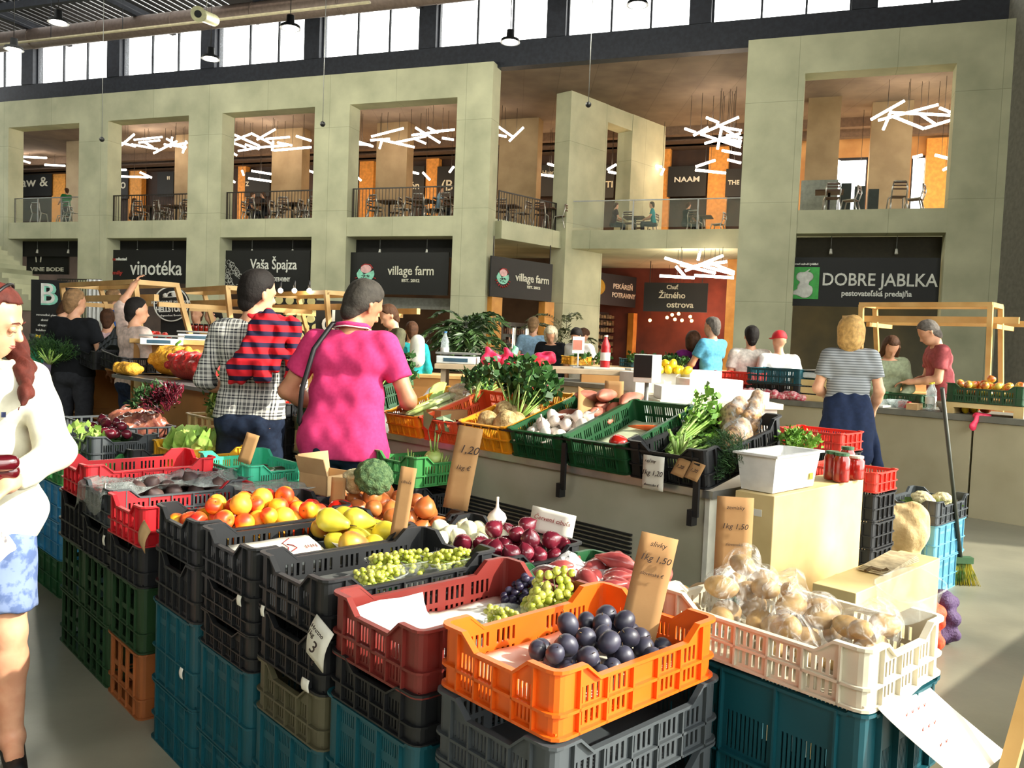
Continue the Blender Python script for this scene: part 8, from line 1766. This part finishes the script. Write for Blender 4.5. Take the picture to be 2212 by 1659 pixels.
lumpy('red_jacket', Vector((TB(1160).x, 6.52, .93)), REDB, [pr((-.08, 0, .02), (-.05, 0, .34), .09, .07, f=(YA, .6)), pr((.06, 0, .05), (.04, 0, .34), .08, .06, f=(YA, .6))], 'red jacket hanging over the front of the trestle table', 'jacket', 1)
lumpy('black_white_cloth', Vector((TB(1133).x, 6.53, .93)), stripes('bw_print', (30, 30, 32), (220, 220, 220), .035, 'Z', .4), [pr((0, 0, .0), (0, 0, .36), .06, .05, f=(YA, .6))], 'black and white patterned cloth beside the red jacket', 'cloth', 2)
for i, (u, v, y) in enumerate(((1052, 775, 5.9), (1095, 778, 6.0))): lumpy('pink_bag', TB(u, .2, .04), PNKB, [pr((0, 0, 0), (.05, 0, .02), .05), pr((.08, 0, 0), (.14, .02, .01), .04), pr((0, 0, .03), (-.01, 0, .09), .02, .025)], ['crumpled pink carrier bag with a knotted handle', 'crumpled pink carrier bag to the right of the knotted one'][i], 'plastic bag', i)
lumpy('green_bag', TB(1110, .4, .07), mat('mint_bag', (120, 190, 150), .5), [pr((0, 0, -.05), (0, 0, .05), .05, .03), pr((0, 0, .05), (-.02, 0, .11), .02, .01)], 'mint green carrier bag with a pointed handle', 'plastic bag', 3)
lumpy('pink_bag', TB(1162, .5, .05), PNKB, [pr((0, 0, 0), (.1, 0, .02), .06)], 'pink bag in front of the man in light blue', 'plastic bag', 5)
q = atZ(1005, 862, .78); FBL = Vector((-.45, 5.75, 0))
for i, (du, c_, lab) in enumerate(((0, 'ltblue', 'pale blue crate under the folded grey plastic bags'), (1, 'ltblue', 'lighter blue crate beside it under the newspapers'))):
    F = FBL + Vector((.50 * du, .10 * du, 0)); crate('tall', c_, F, lab, z=.66, name='stacking_crate', yaw=1.45, sc=.95); 
    for k in range(2): crate('tall', 'teal' if k == 1 else 'blue', F, ['lowest', 'middle'][k] + ' stacking crate under the ' + lab[:20] + ' stack', z=k * .33, name='stacking_crate', yaw=1.45, sc=.95)[0].scale.z = 1.2
lumpy('grey_bag_pile', FBL + Vector((-.02, .3, .95)), film('grey_bag_film', (190, 190, 192), .7, .3, 14, .95), [pr((-.15, 0, .0), (.15, 0, .0), .12, f=((0, 0, 1), .6)), pr((-.1, .1, .06), (.1, .1, .04), .08)], 'folded grey plastic bags heaped on the pale blue crates', 'plastic bags', 2)
lumpy('newspaper_bundle', FBL + Vector((.42, .35, .95)), mat('newsprint_pale', (206, 204, 190), .8, c2=(150, 150, 140), sc=30), [pr((-.14, 0, 0), (.14, 0, 0), .10, f=((0, 0, 1), .5))], 'bundle of pale newspapers on the lighter blue crate', 'newspapers', 4, .004)
scale_(TB(990), -.1, 'pale yellow scale beyond the parsley')
# bottles
def bottle(p, h, r, m, capm, label, s=1):
    t = empty('bottle', p, 0, label, 'bottle'); bm = new_bm(); lathe(bm, [(0, 0), (r * .95, 0), (r, .01), (r, h * .55), (r * .92, h * .62), (r, h * .68), (r * .35, h * .90), (r * .33, h * .96)], 16); mk('bottle_body', bm, m, t); bm = new_bm(); lathe(bm, [(0, h * .95), (r * .4, h * .95), (r * .4, h), (0, h)], 12, smooth=False); mk('cap', bm, capm, t); bm = new_bm(); lathe(bm, [(r * 1.01, h * .25), (r * 1.02, h * .26), (r * 1.02, h * .48), (r * 1.01, h * .49)], 16); mk('label_band', bm, WHITE, t)
    bm = bm
CLR = film('bottle_clear', (220, 234, 236), .25, .05, 6, .5)
bottle(TB(1307), .28, .04, mat('red_bottle', (206, 30, 38), .3, coat=.4), WHITE, 'red bottle with a white label on the trestle table')
bottle(TB(960), .26, .035, CLR, mat('cap_blue', (60, 120, 190), .4), 'clear water bottle beyond the parsley')
# white machine (computer case) on a post, orange bags, overlit stall
t = empty('white_speaker_box', atY(1384, 826, 4.9), -.55, 'white box-shaped loudspeaker with a black front on a pole', 'speaker'); bm = new_bm(); box(bm, (-.05, .0, 0), (.07, .14, .165)); mk('cabinet', bm, WHITE, t, bevel=.004); bm = new_bm(); box(bm, (-.046, -.004, .03), (.066, 0, .16)); mk('grille', bm, BLACKM, t); bm = new_bm(); tube(bm, [(.01, .07, -t.location.z + 0), (.01, .07, 0)], .014, 8); mk('pole', bm, GREY, t)
ORB = mat('orange_bag', (244, 120, 44), .4, c2=(236, 96, 30), sc=7, bump=.3)
lumpy('orange_cloth', atY(1322, 870, 4.8) + Vector((0, 0, -.10)), ORB, [pr((-.08, 0, .08), (.06, 0, .08), .05), pr((-.09, -.02, -.1), (-.09, 0, .08), .03, .04), pr((.0, -.03, -.14), (.0, 0, .08), .045), pr((.07, -.03, -.12), (.07, 0, .08), .035)], 'bright orange cloth draped behind the amber crate', 'cloth', 1)
chairp = Vector((.55, 4.9, 0)); t = empty('orange_chair', atY(1322, 870, 4.92) * 1, .2, 'chair carrying the orange cloth behind the counter', 'chair'); t.location.z = 0; bm = new_bm(); zc_ = atY(1322, 850, 4.9).z
for x in (-.18, .18): tube(bm, [(x, 0, 0), (x, 0, zc_ - .02)], .012, 6); tube(bm, [(x, .35, 0), (x, .35, .45)], .012, 6)
tube(bm, [(-.18, 0, zc_ - .02), (.18, 0, zc_ - .02)], .012, 6); mk('frame', bm, GREY, t); bm = new_bm(); box(bm, (-.2, 0, .43), (.2, .38, .46)); mk('seat', bm, GREY, t)
SUNT = mat('pale_sunlit_table', (232, 222, 196), .6)
table('market_stall', Vector((.98, 5.5, 0)), .10, .85, 1.3, 1.1, 'sunlit pale stall table beyond the celery', SUNT, mat('stall_cloth_white', (236, 232, 220), .8))
for i, (x, y, z, sx, sy, sz) in enumerate(((1.0, 5.58, 1.1, .3, .3, .09), (1.36, 5.64, 1.1, .4, .3, .07), (1.28, 6.02, 1.1, .42, .26, .13), (.94, 6.35, 1.1, .38, .3, .15), (1.36, 6.4, 1.1, .3, .3, .18))):
    bm = new_bm(); box(bm, (0, 0, 0), (sx, sy, sz)); q = mk('white_carton', bm, WHITE, None, (x, y, z), .1 * i, bevel=.004); tag(q, ['white carton at the near left of the sunlit stall', 'long white carton at the front of the sunlit stall', 'low white carton at the right of the sunlit stall', 'tall white carton at the rear of the sunlit stall', 'white carton at the far right of the sunlit stall'][i], 'carton')
heap('lemon', 22, Vector((1.18, 6.45, 0)), Vector((1, 0, 0)), Vector((0, 1, 0)), .15, .12, 1.25, .03, 'yellow_pepper', 'yellow pepper heaped on the sunlit stall', 'pepper', 'yellow peppers on the sunlit stall', 180)
heap('carrot', 14, Vector((1.18, 6.02, 0)), Vector((1, 0, 0)), Vector((0, 1, 0)), .14, .06, 1.1, .02, 'carrot', 'orange carrot on the sunlit stall', 'carrot', 'carrots on the sunlit stall', 181, lie=True)
table('market_table', Vector((.9, 11.2, 0)), -.05, 4.6, .8, 1.16, 'long wooden market table across the middle with greens and cloths', WOODL, KRAFT)
for i, (u, v, c_, lab) in enumerate(((1235, 742, 'yellow', 'small yellow crate on the long middle table'), (1365, 740, 'teal', 'teal crate of greens on the long middle table'), (1455, 745, 'grey', 'grey crate with leaves at the right of the long middle table'))): q = atY(u, v, 11.3); crate('flat', c_, Vector((q.x, 11.3, 0)), lab, z=1.165, swap=True, name='fruit_crate', yaw=1.3)
for i, (u, y) in enumerate(((1395, 11.5), (1440, 11.6), (1462, 11.5), (1280, 11.5))): bunch('greens_bunch', Vector((atY(u, 735, y).x, y - .1, 1.18)), (0, 0, 1), .15, ['low leafy greens in the teal crate', 'dark leafy greens beside the purple top', 'leafy greens at the right end of the long middle table', 'leafy greens behind the open ledger'][i], 'greens', 14, .005, 1.4, .07, .03, 12, seed=190 + i, base_r=.12)
table('market_table', Vector((-2.4, 10.4, 0)), -.12, 2.6, .7, 1.0, 'low wooden table in front of the tall palm', WOODL, KRAFT)
t = empty('card_holder', atY(1248, 780, 7.0), 0, 'white card holder on a thin post', 'card holder'); t.location = TB(1248, .4); bm = new_bm(); box(bm, (-.05, -.01, .12), (.05, .01, .26)); mk('card', bm, WHITE, t); bm = new_bm(); tube(bm, [(0, 0, 0), (0, 0, .13)], .008, 6); box(bm, (-.04, -.04, 0), (.04, .04, .01)); mk('post', bm, WHITE, t)
bm = new_bm(); box(bm, (-.045, -.013, .15), (.03, -.0105, .23)); 
mk('picture', bm, mat('card_pink', (206, 130, 110), .6), t)
# palms
def palm(p, H, R, n, label, seed, m, pot=True, wide=1.0):
    rg = random.Random(seed); t = empty('potted_palm', p, 0, label, 'palm'); 
    bm = new_bm(); lathe(bm, [(0, 0), (.16, 0), (.22, .4), (.24, .42), (.20, .42), (.18, .38), (0, .38)], 18); mk('pot', bm, mat('pot_brown', (110, 84, 60), .7), t)
    bm = new_bm()
    for i in range(5): a = i * 1.26; tube(bm, [(.05 * math.cos(a), .05 * math.sin(a), .38), (.12 * math.cos(a), .12 * math.sin(a), H * .55)], [.02, .012], 6)
    mk('stem', bm, M_STEM, t); bm = new_bm()
    for i in range(n):
        a = rg.uniform(0, 6.28); zt = .40 + (H - .55) * rg.random() ** .7; L = R * rg.uniform(.6, 1.05); up_ = rg.uniform(.2, 1.0); P0 = Vector((.05 * math.cos(a), .05 * math.sin(a), zt * .8)); pts = []
        for k in range(6): s_ = k / 5; pts.append(P0 + Vector((math.cos(a), math.sin(a), 0)) * L * s_ + Vector((0, 0, L * (up_ * s_ * 1.3 - 1.1 * s_ * s_ * (.5 + up_ * .4)))))
        tube(bm, pts, [.006, .005, .004, .003, .002, .001], 4)
        for k in range(1, 6):
            d_ = (pts[k] - pts[k - 1]).normalized(); sd = Vector((-math.sin(a), math.cos(a), 0))
            for q in range(3):
                pp = pts[k - 1].lerp(pts[k], q / 3)
                for e in (-1, 1): leafbm(bm, pp, d_ * .9 + sd * e * .8 + Vector((0, 0, -.15)), L * .34 * wide, .018, 0, rg)
    mk('fronds', bm, m, t, fix=False); return t
PALM = two('palm_green', (74, 104, 52), (40, 66, 32), .5, 6); PALM2 = two('palm_dim', (104, 108, 66), (70, 76, 44), .6, 6)
pp_ = atY(1006, 740, 12.5); pp_.z = .55; palm(pp_, atY(1006, 640, 12.5).z - .55 + .1, .62, 64, 'tall bushy potted palm in front of the corner pillar', 3, PALM)
bm = new_bm(); box(bm, (-.35, -.3, 0), (.35, .3, .55)); q = mk('palm_plinth', bm, KRAFT, None, (pp_.x, pp_.y, 0)); tag(q, 'wooden plinth under the tall bushy palm', 'plinth')
pp_ = atY(1222, 740, 17.5); pp_.z = 0; palm(pp_, atY(1222, 650, 17.5).z + .25, 1.05, 20, 'spreading palm with long thin fronds before the inner pillar', 5, PALM2, wide=.6)
# ------------------------------------------------------------------ right-hand counter
CP = Vector((3.9, 7.95, 0)); CZ2 = .94
CREND = mat('counter_render', (186, 180, 152), .7, c2=(160, 152, 124), sc=1.4, detail=8, lo=.3, hi=.7)
t = empty('market_counter', CP - E1 * 3.5, math.atan2(E1.y, E1.x), 'long grey concrete counter with a dark worktop on the right', 'counter')
bm = new_bm(); box(bm, (0, -.85, 0), (3.02, 0, CZ2 - .06)); box(bm, (3.04, -.85, 0), (9.4, 0, CZ2 - .06)); mk('body', bm, CREND, t); bm = new_bm(); box(bm, (-.02, -.9, CZ2 - .055), (9.42, .03, CZ2)); mk('worktop', bm, mat('worktop_grey', (122, 122, 112), .6), t)
def onr(u, b=.2, dz=0.0): p = atP(u, 880, CP + E2 * b, E2); p.z = CZ2 + dz; return p
def rcrate(u, v, key, colr, label, sc=1.0, swap=True, z=None, yaw=None): F = onr(u, .04); F.z = 0; return crate(key, colr, F, label, z=(CZ2 + .003) if z is None else z, swap=swap, sc=sc, name='fruit_crate', yaw=yaw)
o, c, (a1, a2), _ = rcrate(2210, 890, 'fruit', 'dkgreen', 'dark green crate heaped with yellow and red apples on a wooden box', 1.15, True, CZ2 + .11)
heap('apple', 46, c, a1, a2, .26, .16, c.z + .06, .04, 'apple', 'yellow-red apple heaped in the dark green crate', 'apple', 'apples on the right-hand counter', 200, peak=.4)
F = onr(2212, .04); bm = new_bm(); box(bm, (0, -.42, .06), (.66, 0, .105)); box(bm, (0, -.42, 0), (.08, 0, .06)); box(bm, (.58, -.42, 0), (.66, 0, .06)); q = mk('wooden_tray', bm, BIRCH, None, (F.x, F.y, CZ2), math.atan2(E1.y, E1.x)); tag(q, 'flat wooden tray box under the dark green apple crate', 'tray')
heap('orange', 12, onr(2105, .5), E1, E2, .16, .10, CZ2 + .0, .042, 'orange', 'orange in the clear tray beside the apple crate', 'orange', 'oranges on the counter', 201)
heap('lemon', 10, onr(2085, .25), E1, E2, .10, .08, CZ2 + .0, .035, 'lemon', 'yellow lemon beside the oranges on the counter', 'lemon', 'lemons on the counter', 202)
for i, (u, v, lab) in enumerate(((2008, 868, 'clear bottle with a yellow cap standing in front on the counter'), (2012, 845, 'clear bottle with a yellow cap standing behind on the counter'))): bottle(onr(u, .12 + .25 * i), .27, .042, CLR, mat('cap_yellow', (236, 214, 50), .4), lab)
for i, (u, v, r_) in enumerate(((1905, 862, .09), (1938, 858, .10), (2048, 872, .11))):
    t = empty('bowl', onr(u, .18), 0, ['small clear bowl on the counter near the striped tee', 'larger clear bowl beside the small one', 'white bowl on the counter by the broom handle'][i], 'bowl'); bm = new_bm(); lathe(bm, [(0, 0), (r_ * .55, 0), (r_, r_ * .8), (r_ * 1.02, r_ * .82), (r_ * .9, r_ * .75), (0, .01)], 22); mk('bowl_body', bm, CLR if i < 2 else WHITE, t)
for i, (u, v, c_) in enumerate(((1905, 880, WHITE), (1975, 872, SHTB if False else CARDL), (1955, 855, REDB))):
    bm = new_bm(); box(bm, (-.10, -.05, 0), (.10, .05, .06 if i else .02)); q = mk('small_box', bm, c_, None, onr(u, .1 + .25 * (i == 2), .001), ROTG + .1 * i); tag(q, ['flat white pack beside the clear bowls', 'light carton in front of the bottles', 'red pack behind the clear bowls'][i], 'box')
F = onr(1990, .42); F.z = 0; crate('flat', 'dkgreen', F, 'dark green crate in front of the girl in the hoodie', z=CZ2 + .003, swap=True, sc=1.1, name='fruit_crate')
q = onr(2110, -.01); lumpy('pink_bag', q, PNKB, [pr((0, 0, .0), (.12, 0, -.01), .03, f=(YA, .7)), pr((0, -.03, .0), (-.06, -.06, -.10), .02, .035, f=(YA, .4))], 'pink bag hanging over the edge of the right-hand counter', 'plastic bag', 7, .006, .008, rz=0)
# wooden crate, black crates and nets at the middle part of that counter
def slatbox(p, L, D, H, label, rz):
    t = empty('wooden_crate', p, rz, label, 'wooden crate'); bm = new_bm()
    n = 3
    for k in range(n):
        z0 = k * H / n + .004; z1 = (k + 1) * H / n - .012
        box(bm, (0, -D, z0), (L, -D + .012, z1)); box(bm, (0, -.012, z0), (L, 0, z1)); box(bm, (0, -D, z0), (.012, 0, z1)); box(bm, (L - .012, -D, z0), (L, 0, z1))
    for x in (.014, L - .034):
        for y in (-.034, -D + .014): box(bm, (x, y, 0), (x + .02, y + .02, H))
    mk('slats', bm, BIRCH, t); return t
q = onr(1812, .06); sb = slatbox(q, .55, .38, .24, 'pale slatted wooden crate beside the woman in the striped tee', math.atan2(E1.y, E1.x))
scale_(q + E1 * .3 + E2 * .2 + Vector((0, 0, .245)), ROTG, 'flat scale lying on the slatted wooden crate')
for i, (u, v, c_, z, lab) in enumerate(((1725, 852, 'black', 0, 'black crate with white letters beside the slatted wooden crate'), (1725, 852, 'teal', .155, 'teal crate on top of the lettered black crate'), (1600, 838, 'scarlet', 0, 'red crate behind the pink nets on the counter'), (1620, 835, 'scarlet', .13, 'upper red crate beside the teal one'))):
    o, c, (a1, a2), dd = rcrate(u, v, 'slant' if i < 2 else 'flat', c_, lab, 1.15, True, CZ2 + .003 + z)
    if i == 0: t_ = text('yax', .10, LETW, o, (-dd[0] / 2 / 1.15 - .012, .12, .07), (PI / 2, 0, -PI / 2))
for i, (u, v) in enumerate(((1560, 852), (1615, 858), (1665, 858), (1705, 850))): lumpy('pink_net_bundle', onr(u, .02 + .03 * (i % 2)), mat('pink_netting', (216, 84, 100), .7, c2=(240, 190, 190), sc=40, kind='voronoi', bump=.3), [pr((-.14, 0, .03), (.12, 0, .03), .05, f=((0, 0, 1), .8)), pr((-.05, .03, .06), (.08, 0, .05), .04)], 'bundle of pink netting on the counter, %s' % ['nearest the sunlit stall', 'second from the sunlit stall', 'in front of the lettered black crate', 'beside the slatted wooden crate'][i], 'netting', i, .008, .010, rz=2.3)
table('market_table', Vector((4.2, 10.9, 0)), -.35, 2.6, .7, 1.0, 'wooden table behind the striped-tee woman', WOODL, KRAFT)
for i, (u, v) in enumerate(((1770, 770), (1780, 782))): q = atY(u, v, 10.9); lettuce(Vector((q.x, 10.9 + .1 * i, 1.0)), .14, ['pale lettuce on the table behind the white shirts', 'second pale lettuce on that table'][i], 60 + i)
t = empty('small_rack', atY(1790, 780, 10.8), 0, 'small white rack with a plant on the far table', 'rack'); t.location.z = 1.0; bm = new_bm()
for lo, hi in (((-.3, 0, 0), (-.26, .3, .22)), ((.26, 0, 0), (.3, .3, .22)), ((-.3, 0, .2), (.3, .3, .23))): box(bm, lo, hi)
mk('frame', bm, WHITE, t)
# chair behind the off-white shirt, jars in front of the cardigan
t = empty('dark_chair', atY(1618, 790, 9.6), 0, 'dark rounded chair back behind the off-white shirt', 'chair'); t.location.z = 0; bm = new_bm(); 
tube(bm, [(.3 * math.cos(a), 0, .85 + .22 * math.sin(a)) for a in [PI * k / 10 for k in range(11)]], .03, 8); box(bm, (-.28, -.01, .62), (.28, .02, 1.0)); mk('backrest', bm, DKTR, t); bm = new_bm(); box(bm, (-.25, -.02, .44), (.25, .42, .48)); mk('seat', bm, DKTR, t)
for x in (-.23, .23):
    for y in (0, .38): bm = new_bm(); tube(bm, [(x, y, 0), (x, y, .46 if y else .9)], .014, 6); mk('leg', bm, ORB, t)
for i in range(7): q = atY(412 + i * 11, 712, 10.6); t = empty('preserve_jar', Vector((q.x, 10.6, atY(420, 716, 10.6).z)), 0, 'small dark red jar in the row before the grey cardigan', 'jar', 'red jars in a row'); bm = new_bm(); lathe(bm, [(0, 0), (.028, 0), (.028, .07), (.022, .08), (0, .08)], 12); mk('glass_jar', bm, JAR, t); bm = new_bm(); lathe(bm, [(0, .08), (.026, .08), (.026, .1), (0, .1)], 12); mk('lid', bm, BLACKM, t)
zt = atY(420, 716, 10.6).z; table('market_table', Vector((atY(400, 740, 10.5).x, 10.4, 0)), 0, 1.3, .4, zt, 'table with a row of red jars before the grey cardigan', WOODL, WHITE)
# ------------------------------------------------------------------ lettering becomes mesh
bpy.context.view_layer.update(); dg = bpy.context.evaluated_depsgraph_get()
for o in [o for o in bpy.data.objects if o.type == 'FONT']:
    me = bpy.data.meshes.new_from_object(o.evaluated_get(dg)); n = o.name; par = o.parent; lc, ro, sc_ = o.location.copy(), o.rotation_euler.copy(), o.scale.copy()
    bpy.data.objects.remove(o); q = bpy.data.objects.new(n, me); COL.objects.link(q); q.parent = par; q.location = lc; q.rotation_euler = ro; q.scale = sc_
